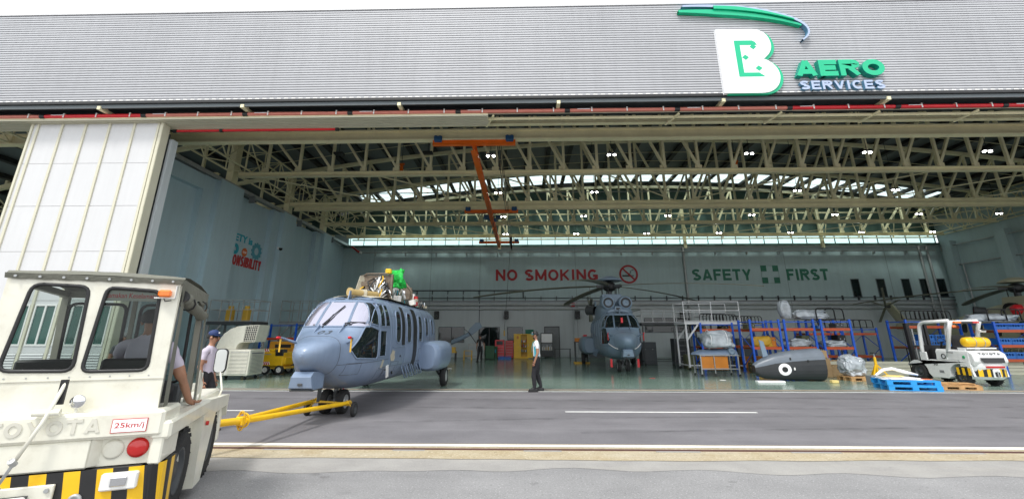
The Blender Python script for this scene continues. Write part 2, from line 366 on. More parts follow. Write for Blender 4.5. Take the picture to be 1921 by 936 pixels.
# ================================================================ GROUND
def ground_mat(name, c1, c2, c3, s1=1.2, s2=90, patch=.35, rough=.85, bump=.25, spk=.45):
    m = bpy.data.materials.new(name); m.use_nodes = True; t = m.node_tree; N = t.nodes; L = t.links; b = N['Principled BSDF']
    g = N.new('ShaderNodeNewGeometry')
    def nz(s, d=8, r=.6, st=None):
        n = N.new('ShaderNodeTexNoise'); n.inputs['Scale'].default_value = s; n.inputs['Detail'].default_value = d; n.inputs['Roughness'].default_value = r
        if st:
            mp = N.new('ShaderNodeMapping'); mp.inputs['Scale'].default_value = st; L.new(g.outputs['Position'], mp.inputs[0]); L.new(mp.outputs[0], n.inputs['Vector'])
        else: L.new(g.outputs['Position'], n.inputs['Vector'])
        return n.outputs[0]
    def mixc(f, a, bb, lo, hi, amt=1):
        r = N.new('ShaderNodeMapRange'); r.inputs[1].default_value = lo; r.inputs[2].default_value = hi; r.inputs[4].default_value = amt; L.new(f, r.inputs[0])
        x = N.new('ShaderNodeMix'); x.data_type = 'RGBA'; L.new(r.outputs[0], x.inputs[0])
        for k, q in ((6, a), (7, bb)):
            if isinstance(q, tuple): x.inputs[k].default_value = (*q, 1)
            else: L.new(q, x.inputs[k])
        return x.outputs[2]
    c = mixc(nz(s1), c1, c2, .35, .65)
    c = mixc(nz(s1 * .5, 10, .7, (.25, 1.6, 1)), c, c3, .5, .75, patch)
    sp = nz(s2, 3, .8); c = mixc(sp, c, (c3[0] * 1.6, c3[1] * 1.6, c3[2] * 1.6), .57, .68, spk)
    c = mixc(nz(s2 * .7, 3, .8), c, (c1[0] * .35, c1[1] * .35, c1[2] * .35), .57, .70, spk)
    mus = N.new('ShaderNodeTexMusgrave') if False else None
    big = nz(.35, 6, .6, (.35, 1.8, 1)); c = mixc(big, c, (c1[0] * .72, c1[1] * .72, c1[2] * .72), .52, .70, .55)
    st = nz(2.6, 9, .75); c = mixc(st, c, (c1[0] * .55, c1[1] * .55, c1[2] * .55), .60, .74, .5)
    vo = N.new('ShaderNodeTexVoronoi'); vo.feature = 'DISTANCE_TO_EDGE'; vo.inputs['Scale'].default_value = .42
    dn = N.new('ShaderNodeTexNoise'); dn.inputs['Scale'].default_value = 2.5; dn.inputs['Detail'].default_value = 5; L.new(g.outputs['Position'], dn.inputs['Vector'])
    va = N.new('ShaderNodeVectorMath'); va.operation = 'MULTIPLY_ADD'; va.inputs[1].default_value = (.5, .5, 0); L.new(dn.outputs['Color'], va.inputs[0]); L.new(g.outputs['Position'], va.inputs[2]); L.new(va.outputs[0], vo.inputs['Vector'])
    cm_ = N.new('ShaderNodeMapRange'); cm_.inputs[1].default_value = .0; cm_.inputs[2].default_value = .006; cm_.inputs[3].default_value = .0; cm_.inputs[4].default_value = 0; L.new(vo.outputs['Distance'], cm_.inputs[0])
    kx = N.new('ShaderNodeMix'); kx.data_type = 'RGBA'; kx.inputs[7].default_value = (c1[0] * .4, c1[1] * .4, c1[2] * .4, 1); L.new(cm_.outputs[0], kx.inputs[0]); L.new(c, kx.inputs[6]); c = kx.outputs[2]
    L.new(c, b.inputs['Base Color']); b.inputs['Roughness'].default_value = rough
    bp = N.new('ShaderNodeBump'); bp.inputs['Strength'].default_value = bump; bp.inputs['Distance'].default_value = .01; L.new(sp, bp.inputs['Height']); L.new(bp.outputs[0], b.inputs['Normal'])
    MT[name] = m; return m
ground_mat('apron_asphalt', (.215, .213, .216), (.26, .257, .26), (.34, .335, .335), s2=48, bump=.5, spk=.85)
ground_mat('road_asphalt', (.132, .127, .138), (.168, .162, .174), (.225, .218, .232), s1=.9, patch=.9, bump=.15)
ground_mat('concrete_strip', (.36, .29, .18), (.42, .36, .25), (.44, .40, .32), s1=2.5, patch=.8, s2=30, spk=.7, bump=.5)
ground_mat('dust_strip', (.275, .265, .255), (.325, .315, .30), (.39, .365, .32), s1=2, patch=.5)
def sheet(name, pts, z, m, kind='structure'):
    b = B(); b.add([(x, y, z) for x, y in pts], [tuple(range(len(pts)))], m); o = b.build(name); o['kind'] = kind; return o
sheet('ground', [(-600, -600), (600, -600), (600, 700), (-600, 700)], 0, 'apron_asphalt')
sheet('road', [(-80, 7.15), (80, 7.15), (80, 14.42), (-80, 14.42)], .004, 'road_asphalt')
def wavy(y, a, n=220, seed=1):
    return [(-24 + 48 * i / n, y + a * (noise.noise(Vector((i * .09 * 48 / n * 2, seed, 0))) + .45 * noise.noise(Vector((i * .6 * 48 / n * 2, seed, 3))))) for i in range(n + 1)]
def strip2(name, lo, hi, z, m):
    b = B(); n = len(lo); vs = [(x, y, z) for x, y in lo] + [(x, y, z) for x, y in hi]
    b.add(vs, [(i, i + 1, n + i + 1, n + i) for i in range(n - 1)], m); o = b.build(name); o['kind'] = 'structure'; return o
strip2('dusty_verge', wavy(6.05, .25, seed=5), wavy(7.0, 0), .003, 'dust_strip')
strip2('concrete_strip', wavy(6.66, .12, seed=9), wavy(7.52, .03, seed=2), .008, 'concrete_strip')
def line(name, x0, x1, y, w, z, seed=0, m='line_white'):
    b = B(); n = max(8, int((x1 - x0) * 5)); vs = []
    for s_ in (-1, 1):
        for i in range(n + 1):
            x = x0 + (x1 - x0) * i / n; vs.append((x, y + s_ * w / 2 + .008 * noise.noise(Vector((x * 3, seed + s_, 0))), z))
    b.add(vs, [(i, i + 1, n + 2 + i, n + 1 + i) for i in range(n)], m); o = b.build(name); o['kind'] = 'structure'; return o
line('road_edge_line', -24, 24, 7.40, .13, .012, 1)
line('road_edge_line', -45, 45, 14.30, .12, .012, 2)
for i, (x0, x1) in enumerate([(-10.3, -6.1), (.93, 5.14), (12.0, 16.2), (-21.4, -17.2)]): line('lane_dash', x0, x1, 10.6, .11, .008, 3 + i)
# tyre marks and oil drips
m = bpy.data.materials.new('tyre_mark'); m.use_nodes = True; q_ = m.node_tree.nodes['Principled BSDF']; q_.inputs['Base Color'].default_value = (.035, .034, .036, 1); q_.inputs['Roughness'].default_value = .9
nn_ = m.node_tree.nodes.new('ShaderNodeTexNoise'); nn_.inputs['Scale'].default_value = 2.2; nn_.inputs['Detail'].default_value = 8; gg_ = m.node_tree.nodes.new('ShaderNodeNewGeometry'); m.node_tree.links.new(gg_.outputs['Position'], nn_.inputs['Vector'])
rr_ = m.node_tree.nodes.new('ShaderNodeMapRange'); rr_.inputs[1].default_value = .38; rr_.inputs[2].default_value = .75; rr_.inputs[3].default_value = 0; rr_.inputs[4].default_value = .24; m.node_tree.links.new(nn_.outputs[0], rr_.inputs[0]); m.node_tree.links.new(rr_.outputs[0], q_.inputs['Alpha']); MT['tyre_mark'] = m
for i, (x0, y0, x1, y1, bend, w_) in enumerate([(-3, 9.3, 14, 9.9, .5, .16), (-3, 11.2, 15, 11.9, -.4, .18), (1, 8.4, 18, 9.2, .3, .14), (-9, 12.6, 6, 12.2, .2, .2), (6, 13.2, 20, 12.6, -.3, .2)]):
    b = B(); n = 40; vs = []
    for k in range(n + 1):
        t_ = k / n; x = x0 + (x1 - x0) * t_; y = y0 + (y1 - y0) * t_ + bend * math.sin(math.pi * t_); d_ = Vector((x1 - x0, y1 - y0 + bend * math.pi * math.cos(math.pi * t_))).normalized(); vs += [(x - d_.y * w_ / 2, y + d_.x * w_ / 2, .0055 + i * .0002), (x + d_.y * w_ / 2, y - d_.x * w_ / 2, .0055 + i * .0002)]
    b.add(vs, [(2 * k, 2 * k + 1, 2 * k + 3, 2 * k + 2)[::-1] for k in range(n)], 'tyre_mark'); o = b.build('tyre_mark'); o['kind'] = 'structure'
b = B(); r2_ = random.Random(3)
for i in range(46):
    x, y = r2_.uniform(-3, 11), r2_.choice([r2_.uniform(4.2, 6.0), r2_.uniform(7.7, 14)]); q = r2_.uniform(.015, .05); n = 12; z_ = .0072 if y > 7 else .0018
    b.add([(x + q * (1 + .3 * math.sin(k * 2.1 + i)) * math.cos(k * math.tau / n) * 1.5, y + q * (1 + .3 * math.cos(k * 1.7 + i)) * math.sin(k * math.tau / n), z_) for k in range(n)], [tuple(range(n))], 'tyre_mark')
o = b.build('oil_stain'); o['kind'] = 'structure'
# steel rail in its slot
b = B(); b.bb(-24, 24, 7.125, 7.175, .004, .022, 'rust')
for x in range(-24, 24, 2): b.bb(x + .3 * math.sin(x * 3), x + .55, 7.06, 7.115, .004, .013, 'dust_strip')
b.bb(-24, 24, 7.185, 7.20, .002, .0125, 'black'); o = b.build('ground_rail'); o['kind'] = 'structure'
# glossy epoxy floor
m = bpy.data.materials.new('epoxy'); m.use_nodes = True; t = m.node_tree; N = t.nodes; L = t.links; bs_ = N['Principled BSDF']
g = N.new('ShaderNodeNewGeometry'); n1 = N.new('ShaderNodeTexNoise'); n1.inputs['Scale'].default_value = .35; n1.inputs['Detail'].default_value = 8; L.new(g.outputs['Position'], n1.inputs['Vector'])
cr = N.new('ShaderNodeValToRGB'); cr.color_ramp.elements[0].position = .3; cr.color_ramp.elements[0].color = (.15, .235, .19, 1); cr.color_ramp.elements[1].position = .75; cr.color_ramp.elements[1].color = (.25, .33, .285, 1)
L.new(n1.outputs[0], cr.inputs[0]); L.new(cr.outputs[0], bs_.inputs['Base Color'])
n2 = N.new('ShaderNodeTexNoise'); n2.inputs['Scale'].default_value = 1.6; n2.inputs['Detail'].default_value = 6; L.new(g.outputs['Position'], n2.inputs['Vector'])
rr = N.new('ShaderNodeMapRange'); rr.inputs[3].default_value = .10; rr.inputs[4].default_value = .27; L.new(n2.outputs[0], rr.inputs[0]); L.new(rr.outputs[0], bs_.inputs['Roughness'])
bs_.inputs['Specular IOR Level'].default_value = .7
bp = N.new('ShaderNodeBump'); bp.inputs['Strength'].default_value = .05; bp.inputs['Distance'].default_value = .02; L.new(n2.outputs[0], bp.inputs['Height']); L.new(bp.outputs[0], bs_.inputs['Normal'])
MT['epoxy'] = m
sheet('hangar_floor', [(-45, 14.42), (36.4, 14.42), (36.4, 38.2), (-45, 38.2)], .008, 'epoxy')
b = B()
for y in (14.62, 14.95): b.bb(-45, 36, y - .02, y + .02, .008, .018, 'steel')
for y in (14.56, 14.68, 14.90, 15.01): b.bb(-45, 36, y - .012, y + .012, .008, .0125, 'rust')
b.bb(-45, 36, 14.72, 14.86, .008, .0115, 'concrete_strip'); o = b.build('door_track'); o['kind'] = 'structure'

# ================================================================ HANGAR
H = thing('hangar', 'large steel hangar with a ribbed grey front band and cream roof trusses', 'hangar', (10, 14.3, 0))
H.location = (0, 0, 0)
XL, XR, YB = -15.6, 36., 38.
def arch(x, z0=14.75, k=.0034): return z0 - k * (x - 10) ** 2
# fascia: horizontal ribs
b = B(); pit = .098; z = 9.70; prof = []
while z < 13.42:
    prof += [(13.60, z), (13.60, z + .064), (13.66, z + .068), (13.66, z + .092)]; z += pit
prof.append((13.60, z)); zt = z
n = len(prof); xs = [-60, 40]
b.add([(x, y, zz) for x in xs for y, zz in prof], [(i, i + 1, n + i + 1, n + i)[::-1] for i in range(n - 1)], None or mat('rib_sheet', (.46, .465, .485), .45, metal=.0, var=.05, vs=.35, streak=.05, grime=.04, gcol=(.34, .35, .36)))
b.build('front_cladding', H)
one(lambda b: (b.bb(-60, 40, 13.57, 13.70, zt, zt + .07, 'door_panel'), b.bb(-60, 40, 13.70, 14.3, zt - .02, zt + .05, 'galv'))).build('top_flashing', H)
# serrated drip edge along the bottom of the cladding
b = B(); x = -30
while x < 30:
    b.add([(x, 13.585, 9.70), (x + .16, 13.585, 9.70), (x + .16, 13.585, 9.735), (x + .02, 13.585, 9.745)], [(0, 1, 2, 3)], 'white_paint'); x += .26
b.bb(-60, 40, 13.59, 13.66, 9.60, 9.70, 'black'); b.bb(-60, 40, 13.66, 13.72, 9.46, 9.70, 'gutter_grey')
b.build('drip_edge', H)
one(lambda b: (b.bb(-60, 40, 13.72, 14.4, 9.66, 9.70, 'soffit_dark'), b.bb(-60, 40, 14.32, 14.36, 9.34, 9.66, 'soffit_dark'))).build('soffit', H)
# stub brackets
for x in [-20.8, -15.1, -9.9, -4.3, 1.3, 7.0, 12.6, 18.2]:
    b = B(); b.bb(x - .06, x + .06, 13.62, 14.3, 9.40, 9.52, 'steel_cream'); b.bb(x - .045, x + .045, 13.85, 13.93, 9.50, 9.66, 'steel_cream'); b.build('bracket', H)
# beige ribbed ledge on the left part, open on the right
b = B()
for i in range(7): b.bb(-60, -1.2, 14.02 + i * .10, 14.085 + i * .10, 9.18 - i * .012, 9.235 - i * .012, 'door_cream')
b.bb(-60, -1.2, 14.0, 14.72, 9.235, 9.26, 'steel_cream')
b.build('ledge_soffit', H)
b = B(); b.bb(-60, 36, 14.05, 14.09, 9.20 + .06, 9.31, 'door_cream'); b.bb(-1.2, 36, 14.3, 14.36, 9.16, 9.26, 'steel_cream')
for x in [-1, 5.6, 9.2, 12.6, 16, 19.5]: b.beam((x, 14.1, 9.22), (x - .3, 14.75, 9.12), .06, .07, 'steel_cream')
b.build('ledge_rail', H)
b = B()
b.bb(-60, 36, 14.84, 14.95, 9.29, 9.40, 'steel_cream'); b.bb(-60, 36, 14.80, 15.0, 9.255, 9.28, 'steel_cream')
b.bb(-60, 36, 16.82, 16.88, 9.60, 9.97, 'steel_cream'); b.bb(-60, 36, 16.70, 17.0, 9.54, 9.60, 'steel_cream'); b.bb(-60, 36, 16.70, 17.0, 9.97, 10.02, 'steel_cream')
b.build('header_beam', H)
# walls
def wall_boxes(name, boxes, m): bb_ = B(); [bb_.bb(*q, q2) for q, q2 in boxes]; return bb_.build(name, H)
m1 = 'wall_back'
wall_boxes('back_wall', [((-45, XR + .4, YB, YB + .3, 4.62, 9.18), m1), ((-45, XR + .4, YB, YB + .3, 0, 4.62), 'wall_low'),
                         ((-45, XL, YB, YB + .3, 9.18, 10.42), m1)], m1)
b = B()
for i in range(28):
    z_ = 10.42 + i * .15; hw_ = math.sqrt(max(0, (14.70 - z_ - .14) / .0034))
    x0_, x1_ = max(-45, 10 - hw_), min(XR + .4, 10 + hw_)
    if x1_ > x0_ + .5: b.bb(x0_, x1_, YB + .006 * (i % 2), YB + .2, z_, z_ + .145, 'louvre_green')
b.build('upper_cladding', H)
b = B(); b.bb(-45, XR, YB - .10, YB, 9.18, 9.42, 'louvre_green'); b.bb(-45, XR, YB - .16, YB, 9.10, 9.18, 'galv')
b.build('clerestory_sill', H)
b = B(); x = XL + .2
while x < XR: b.bb(x - .025, x + .025, YB + .05, YB + .12, 9.42, 10.42, 'black'); x += 1.22
b.bb(XL, XR, YB + .06, YB + .11, 9.40, 9.44, 'black'); b.build('clerestory_frame', H)
one(lambda b: b.bb(XL, XR, YB + .14, YB + .15, 9.42, 10.42, 'sky_panel')).build('clerestory_pane', H)
# wall joints and down pipes on the back wall
for x in (-13.1, -8, -3.7, 4.6, 13.9, 22.6, 31.2): one(lambda b: b.bb(x - .012, x + .012, YB - .004, YB, .2, 9.1, 'gutter_grey')).build('wall_joint', H)
for x in (13.98, 34.1, 34.75): one(lambda b: b.cyl((x, YB - .14, .0), (x, YB - .14, 9.1), .09, m='galv')).build('down_pipe', H)
b = B(); b.cyl((-14.6, YB - .25, 8.72), (35.3, YB - .25, 8.72), .05, m='galv')
x = -13
while x < 35: b.bb(x - .03, x + .03, YB - .3, YB, 8.45, 8.66, 'galv'); x += 2.7
b.build('crane_service_pipe', H)
b = B(); b.cyl((-15, YB - .3, 4.22), (XR, YB - .3, 4.22), .085, m='galv'); b.bb(-15, XR, YB - .2, YB, 4.50, 4.56, 'mid_grey')
b.cyl((-15, YB - .35, 3.86), (XR, YB - .35, 3.86), .045, m='galv'); b.build('wall_pipe', H)
b = B()
b.cyl((-15, YB - .2, 5.42), (.05, YB - .2, 5.42), .05, m='dark_grey'); b.cyl((.05, YB - .2, 5.42), (.05, YB - .2, 4.75), .05, m='dark_grey'); b.cyl((-15, YB - .2, 4.78), (XR, YB - .2, 4.78), .03, m='dark_grey')
for i in range(38): x = -14.4 + i * 1.33; b.bb(x - .02, x + .02, YB - .2, YB, 4.58, 4.95, 'dark_grey'); (i < 11 and b.bb(x - .02, x + .02, YB - .2, YB, 5.1, 5.4, 'dark_grey'))
b.cyl((-3.66, YB - .12, 5.42), (-3.66, YB - .12, .3), .02, m='dark_grey'); b.build('conduit', H)
one(lambda b: (b.bb(4.1, 4.38, YB - .35, YB - .05, 4.05, 4.35, 'red'), b.cyl((4.24, YB - .2, 1.2), (4.24, YB - .2, 4.05), .05, m='wall_low'))).build('hydrant_pipe', H)
# openings in the back wall
def opening(name, x0, x1, z0, z1, extra=None):
    b = B(); fr = .05
    b.bb(x0, x1, YB - .012, YB - .004, z0, z1, 'glass_dark')
    for q in ((x0 - fr, x0, z0, z1 + fr), (x1, x1 + fr, z0, z1 + fr), (x0, x1, z1, z1 + fr)): b.bb(q[0], q[1], YB - .03, YB, q[2], q[3], 'gutter_grey')
    if name == 'window': b.bb(x0 - fr, x1 + fr, YB - .04, YB, z0 - .06, z0, 'gutter_grey')
    if extra == 'mull': b.bb((x0 + x1) / 2 - .03, (x0 + x1) / 2 + .03, YB - .03, YB - .012, z0, z1, 'dark_grey')
    return b.build(name, H)
opening('window', -7.05, -4.95, 1.2, 2.38, 'mull'); opening('door', -3.68, -1.97, .01, 2.37, 'mull'); opening('window', -1.27, -.05, 1.2, 2.37)
b = B(); b.bb(1.85, 3.0, YB - .015, YB - .004, .01, 2.38, 'mid_grey'); b.bb(1.78, 1.85, YB - .04, YB, .01, 2.45, 'dark_grey'); b.bb(3.0, 3.07, YB - .04, YB, .01, 2.45, 'dark_grey'); b.bb(1.85, 3.0, YB - .04, YB, 2.38, 2.45, 'dark_grey'); b.build('door', H)
opening('window', 10.2, 14.0, 2.0, 3.1)
opening('window', 7.1, 8.2, 1.0, 2.6)
for x in (27.87, 30.0, 32.08, 33.58, 35.0): opening('window', x, x + .62, 4.86, 6.3)
# left partition with pilasters
PY = [21.8, 27.3, 32.6, 36.9]; TB_ = 9.97
b = B(); b.bb(XL - .6, XL - .3, 15.2, YB, 0, 9.25, 'wall_grey'); b.build('left_wall', H)
for i, (ya, yb) in enumerate(((19.9, 22.7), (26.1, 28.5), (32.0, 34.2))):
    b = B(); b.bb(XL - .31, XL + .0, ya, yb, 0, 9.30, 'wall_grey'); b.bb(XL - .3, XL + .26, ya + .8, yb - .12, 0, 9.38, 'wall_grey'); b.build('pilaster', H)
b = B(); b.bb(XL - .3, XL + .0, 15.0, 19.9, 8.55, 9.27, 'wall_grey'); b.bb(XL - .3, XL + .0, 15.0, 15.9, 0, 8.55, 'wall_grey'); b.build('wall_head', H)
b = B(); b.bb(XL - .35, XL + .16, 15.0, YB, 9.42, 9.50, 'galv'); b.bb(XL + .12, XL + .18, 15, YB, 9.30, 9.45, 'galv')
for y in PY: b.bb(XL + .1, XL + .4, y + 1.5, y + 1.6, 8.9, 9.3, 'mid_grey')
b.build('wall_rail', H)
one(lambda b: (b.bb(XL + .02, XL + .14, 16.6, 16.75, 5.15, 5.32, 'red'),)).build('fire_bell', H)
# right wall
b = B(); b.bb(XR, XR + .3, 15, YB, 0, 12.4, 'wall_back'); b.build('right_wall', H)
for y in PY: one(lambda b: b.bb(XR - .5, XR, y - .4, y + .4, 0, 9.3, 'wall_back')).build('pilaster', H)
b = B(); b.cyl((XR - .3, 15.5, 8.9), (XR - .3, 37.6, 8.9), .05, m='galv'); b.cyl((XR - .3, 37.6, 8.9), (XR - .3, 37.6, 8.6), .05, m='galv'); b.cyl((XR - .2, 15.5, 7.3), (XR - .2, 37.6, 7.3), .06, m='galv'); b.cyl((XR - .2, 36.2, 0), (XR - .2, 36.2, 7.3), .06, m='galv')
b.build('wall_pipe', H)
one(lambda b: b.bb(-45.3, -45, 14.5, YB, 0, 13, 'wall_grey')).build('end_wall', H)
# jamb post behind the sliding door
b = B(); b.bb(-13.55, -13.28, 14.66, 14.80, 0, 8.95, 'soffit_dark'); b.bb(-13.22, -13.10, 14.72, 15.0, 0, 8.72, 'wall_low'); b.build('jamb_post', H)
# roof with a skylight band
b = B(); xs = [-46 + i * 2 for i in range(43)]
SK = (-14.5, 34.5)
def roofq(x0, x1, y0, y1, m, dz=0): b.add([(x0, y0, arch(x0) + dz), (x1, y0, arch(x1) + dz), (x1, y1, arch(x1) + dz), (x0, y1, arch(x0) + dz)], [(0, 1, 2, 3)[::-1]], m, True)
for i in range(len(xs) - 1):
    a, c = xs[i], xs[i + 1]; mid = (a + c) / 2
    if SK[0] < mid < SK[1]:
        roofq(a, c, 16.0, 34.3, 'roof_metal'); roofq(a, c, 36.5, 38.6, 'roof_metal')
    else: roofq(a, c, 16.0, 38.6, 'roof_metal')
    z0, z1 = min(arch(a), 13.36), min(arch(c), 13.36); b.add([(a, 14.3, z0), (c, 14.3, z1), (c, 16.0, arch(c)), (a, 16.0, arch(a))], [(3, 2, 1, 0)], 'roof_metal', True)  # sloping strip added behind the fascia to close a gap that let light in
b.build('roof_sheet', H)
b = B()
for i in range(len(xs) - 1):
    a, c = xs[i], xs[i + 1]
    if SK[0] < (a + c) / 2 < SK[1]: roofq(a, c, 34.3, 36.5, 'sky_panel')
b.build('skylight', H)
pm = B(); pm.bb(-.07, .07, 16.3, 38.0, -.26, -.01, 'purlin_dark'); pm.bb(-.16, .16, 16.3, 38, -.27, -.255, 'purlin_dark'); p0 = pm.build('purlin', H); first = True
x = -44.6
while x < 36:
    o = p0 if first else p0.copy()
    if not first: link(o, H)
    first = False; o.location = (x, 0, arch(x)); x += 1.55
# wires along the roof
for y in (19.5, 24, 25.6, 29.4, 31, 34.8): one(lambda b: b.tube([(x_, y, arch(x_) - .35) for x_ in range(-18, 37, 3)], .02, 'steel_cream', 5)).build('roof_tie', H)
# trusses
def truss(y, x0, x1, side):
    """Pratt truss, bottom chord at z=9, arched top chord; thing > part > sub-parts"""
    b = B(); n = 40
    zt_ = lambda x: arch(x, 14.35)
    b.bb(x0, x1, y - .12, y + .12, 9.85, 9.89, 'steel_cream'); b.bb(x0, x1, y - .12, y + .12, 10.07, 10.11, 'steel_cream'); b.bb(x0, x1, y - .03, y + .03, 9.89, 10.07, 'steel_cream')
    o = b.build('roof_truss', H)
    b = B(); xx = [x0 + (x1 - x0) * i / n for i in range(n + 1)]
    for a, c in zip(xx, xx[1:]): b.beam((a, y, zt_(a)), (c, y, zt_(c)), .2, .22, 'steel_cream')
    b.build('top_chord', o)
    b = B(); g_ = b; pan = 1.78; xc = 9.35; k = 0
    x = xc - pan * 30
    while x <= x1 + .01:
        if x >= x0 - .01:
            b.beam((x, y, 10.1), (x, y, zt_(x)), .13, .13, 'steel_cream')
            g_.box((x + (-.08 if x < xc else .08) * (abs(x - xc) > .1), y, 10.22), (.36, .03, .26), 'steel_cream')
            nx = x - pan if x <= xc + .01 else x + pan
            if x0 <= nx <= x1: b.beam((x, y, 10.22), (nx, y, zt_(nx) - .1), .125, .125, 'steel_cream')
        x += pan
    b.build('web', o)
    return o
for y in PY: truss(y, -15.3, 35.6, 0)
# shorter trusses in the bay left of the partition
for y in PY: truss(y, -44, -16.4, 0)
# crane runway girders under the trusses
for y in (27.3,): one(lambda b: (b.bb(-15, 35.5, y - .10, y + .10, 9.54, 9.58, 'steel_cream'), b.bb(-15, 35.5, y - .02, y + .02, 9.58, 9.80, 'steel_cream'), b.bb(-15, 35.5, y - .10, y + .10, 9.80, 9.835, 'steel_cream'))).build('crane_runway', H)
# columns over the pilasters and the longitudinal lattice along the wall head
for y in (15.2, 22.0, 27.9, 33.3):
    b = B()
    b.bb(XL - .35, XL + .0, y - .24, y + .24, 9.5, 12.3, 'steel_cream')
    b.build('steel_column', H)
def lattice(x, z0, z1, w, name, ya=15.2, yb=37.6, pan=1.55, d=.07):
    b = B()
    for s_ in ((0, z0), (0, z1), (w, z0), (w, z1)): b.beam((x + s_[0], ya, s_[1]), (x + s_[0], yb, s_[1]), d, d, 'steel_cream')
    y = ya; k = 0
    while y + pan <= yb:
        for q in (0, w):
            b.beam((x + q, y, z0), (x + q, y, z1), d * .7, d * .7, 'steel_cream')
            b.beam((x + q, y, z0 if k % 2 else z1), (x + q, y + pan, z1 if k % 2 else z0), d * .7, d * .7, 'steel_cream')
        b.beam((x, y, z0), (x + w, y + pan * .5, z0), d * .6, d * .6, 'steel_cream'); b.beam((x, y, z1), (x + w, y, z1), d * .6, d * .6, 'steel_cream')
        y += pan; k += 1
    return b.build(name, H)
lattice(XL - .2, 10.2, 11.8, 1.1, 'wall_lattice'); lattice(XR - 1.2, 10.0, 11.9, 1.1, 'wall_lattice'); lattice(-30, 8.5, 9.6, 1.1, 'wall_lattice'); lattice(-22, 9.6, 10.9, 1.1, 'wall_lattice')
# horizontal bracing on the bottom chord plane
b = B()
PX = [17.0] + PY + [37.7]
def br(x0, i, x1, j): b.beam((x0, PX[i], 9.98 + .07 * (x1 > x0)), (x1, PX[j], 9.98 + .07 * (x1 > x0)), .055, .055, 'steel_cream')
for x0, x1 in ((-15, -8.4), (-8.4, -2), (-2, 4), (4, 10), (16, 10), (22, 16), (28, 22), (34, 28)):
    for i in range(1, 4): (br(x0, i, x1, i + 1) if (i % 2 == 0) == (x0 > 4) or x0 > 10 else br(x1, i, x0, i + 1))
b.build('wind_bracing', H)
# secondary V lattice between the last truss and the wall
for (y, z0, z1) in ((37.5, 9.9, 12.3),):
    b = B(); b.bb(-15, 35.5, y - .05, y + .05, 9.75, 9.85, 'steel_cream'); b.bb(-15, 35.5, y - .05, y + .05, 12.0, 12.1, 'steel_cream')
    x = -14.5
    while x < 35: b.beam((x, y, 9.8), (x - .55, y, 12), .045, .045, 'steel_cream'); b.beam((x, y, 9.8), (x + .55, y, 12), .045, .045, 'steel_cream'); x += 2.9
    b.build('lattice_girder', H)
for x in (-2.0, 14.2, 26): one(lambda b: b.bb(x - .12, x + .12, 37.7, 37.9, 9.0, 13.0, 'steel_cream')).build('wind_post', H)

# ================================================================ LIGHTS under the roof
hb = thing('high_bay_light', '', 'light', (0, 0, 0), group='high bay lamps hanging between the trusses')
b = B(); b.bb(-.20, .20, -.12, .12, .04, .12, 'dark_grey'); b.cyl((0, 0, .12), (0, 0, 3.2), .012, m='black', n=6); b.build('housing', hb)
for sx in (-.14, .14):
    b = B(); b.lathe([(.0, 0), (.058, .0), (.068, .03), (.05, .045)], (sx, 0, -.01), m='bulb', n=12); b.build('lamp', hb)
ROW = [(19.6, 10.0, [-1.5, 4.33, 10.88, 16.42, 22.0], 'first row behind the door'), (24.6, 9.78, [-1.41, 4.27, 16.08, 21.7], 'second row'), (29.2, 9.58, [-1.33, 4.24, 10.0, 15.7, 21.3, 26.9, 32.2], 'third row'), (34.2, 9.5, [-1.33, 4.3, 9.9, 15.6, 21.2, 26.7, 32.2], 'last row near the back wall')]
ordn = ['leftmost', 'second from the left', 'third from the left', 'fourth from the left', 'fifth from the left', 'sixth from the left', 'seventh from the left']
lit = 0
for y, z, X_, nm in ROW:
    for i, x in enumerate(X_):
        lab = 'lit high bay lamp, %s in the %s' % (ordn[i], nm)
        o = hb if not lit else copy_tree(hb)
        o.location = (x, y, z); o['label'] = lab; lit += 1
# ================================================================ CONDUCTOR PIPE in red segments under the fascia
cp_ = thing('busbar_pipe', 'long red conductor pipe with dark joints running under the front edge of the roof', 'pipe', (0, 14.0, 9.33))
J = [-25, -21.2, -17.49, -13.71, -9.97, -6.15, -2.26, 1.63, 5.5, 9.41, 13.13, 16.79, 21]
for i, (a, c) in enumerate(zip(J, J[1:])):
    a -= 0; red = i in (2, 9, 10, 11)
    o = one(lambda b: b.cyl((a + .06, 0, 0), (c - .06, 0, 0), .07, m='red_bright' if red else 'red_salmon')).build('pipe_section', cp_)
    if red: o['label'] = 'brighter red pipe section'
    one(lambda b: (b.cyl((c - .09, 0, 0), (c + .09, 0, 0), .082, m='black'),)).build('joint', cp_)
    for k in (.3, .62, .95):
        x = a + (c - a) * k - .3
        one(lambda b: (b.bb(x - .015, x + .015, -.082, .3, .06, .085, 'steel_cream'), b.bb(x - .02, x + .02, -.085, -.07, -.08, .085, 'white_paint'))).build('hanger', cp_)
    one(lambda b: b.bb(a + .35, a + .8, -.0765, -.071, .01, .03, 'white_logo')).build('marking', cp_)
cp2 = thing('inner_busbar', 'short straight red rail below the beige ledge beside the sliding door', 'pipe', (0, 14.72, 9.06))
one(lambda b: b.bb(-13.0, -6.9, -.03, .03, -.04, .035, 'red_bright')).build('rail', cp2)
for x in (-11.3, -6.9, -13.1): one(lambda b: (b.bb(x - .06, x + .06, -.045, .045, -.055, .05, 'black'), b.bb(x - .01, x + .01, .0, .1, .05, .2, 'black'))).build('clamp', cp2)

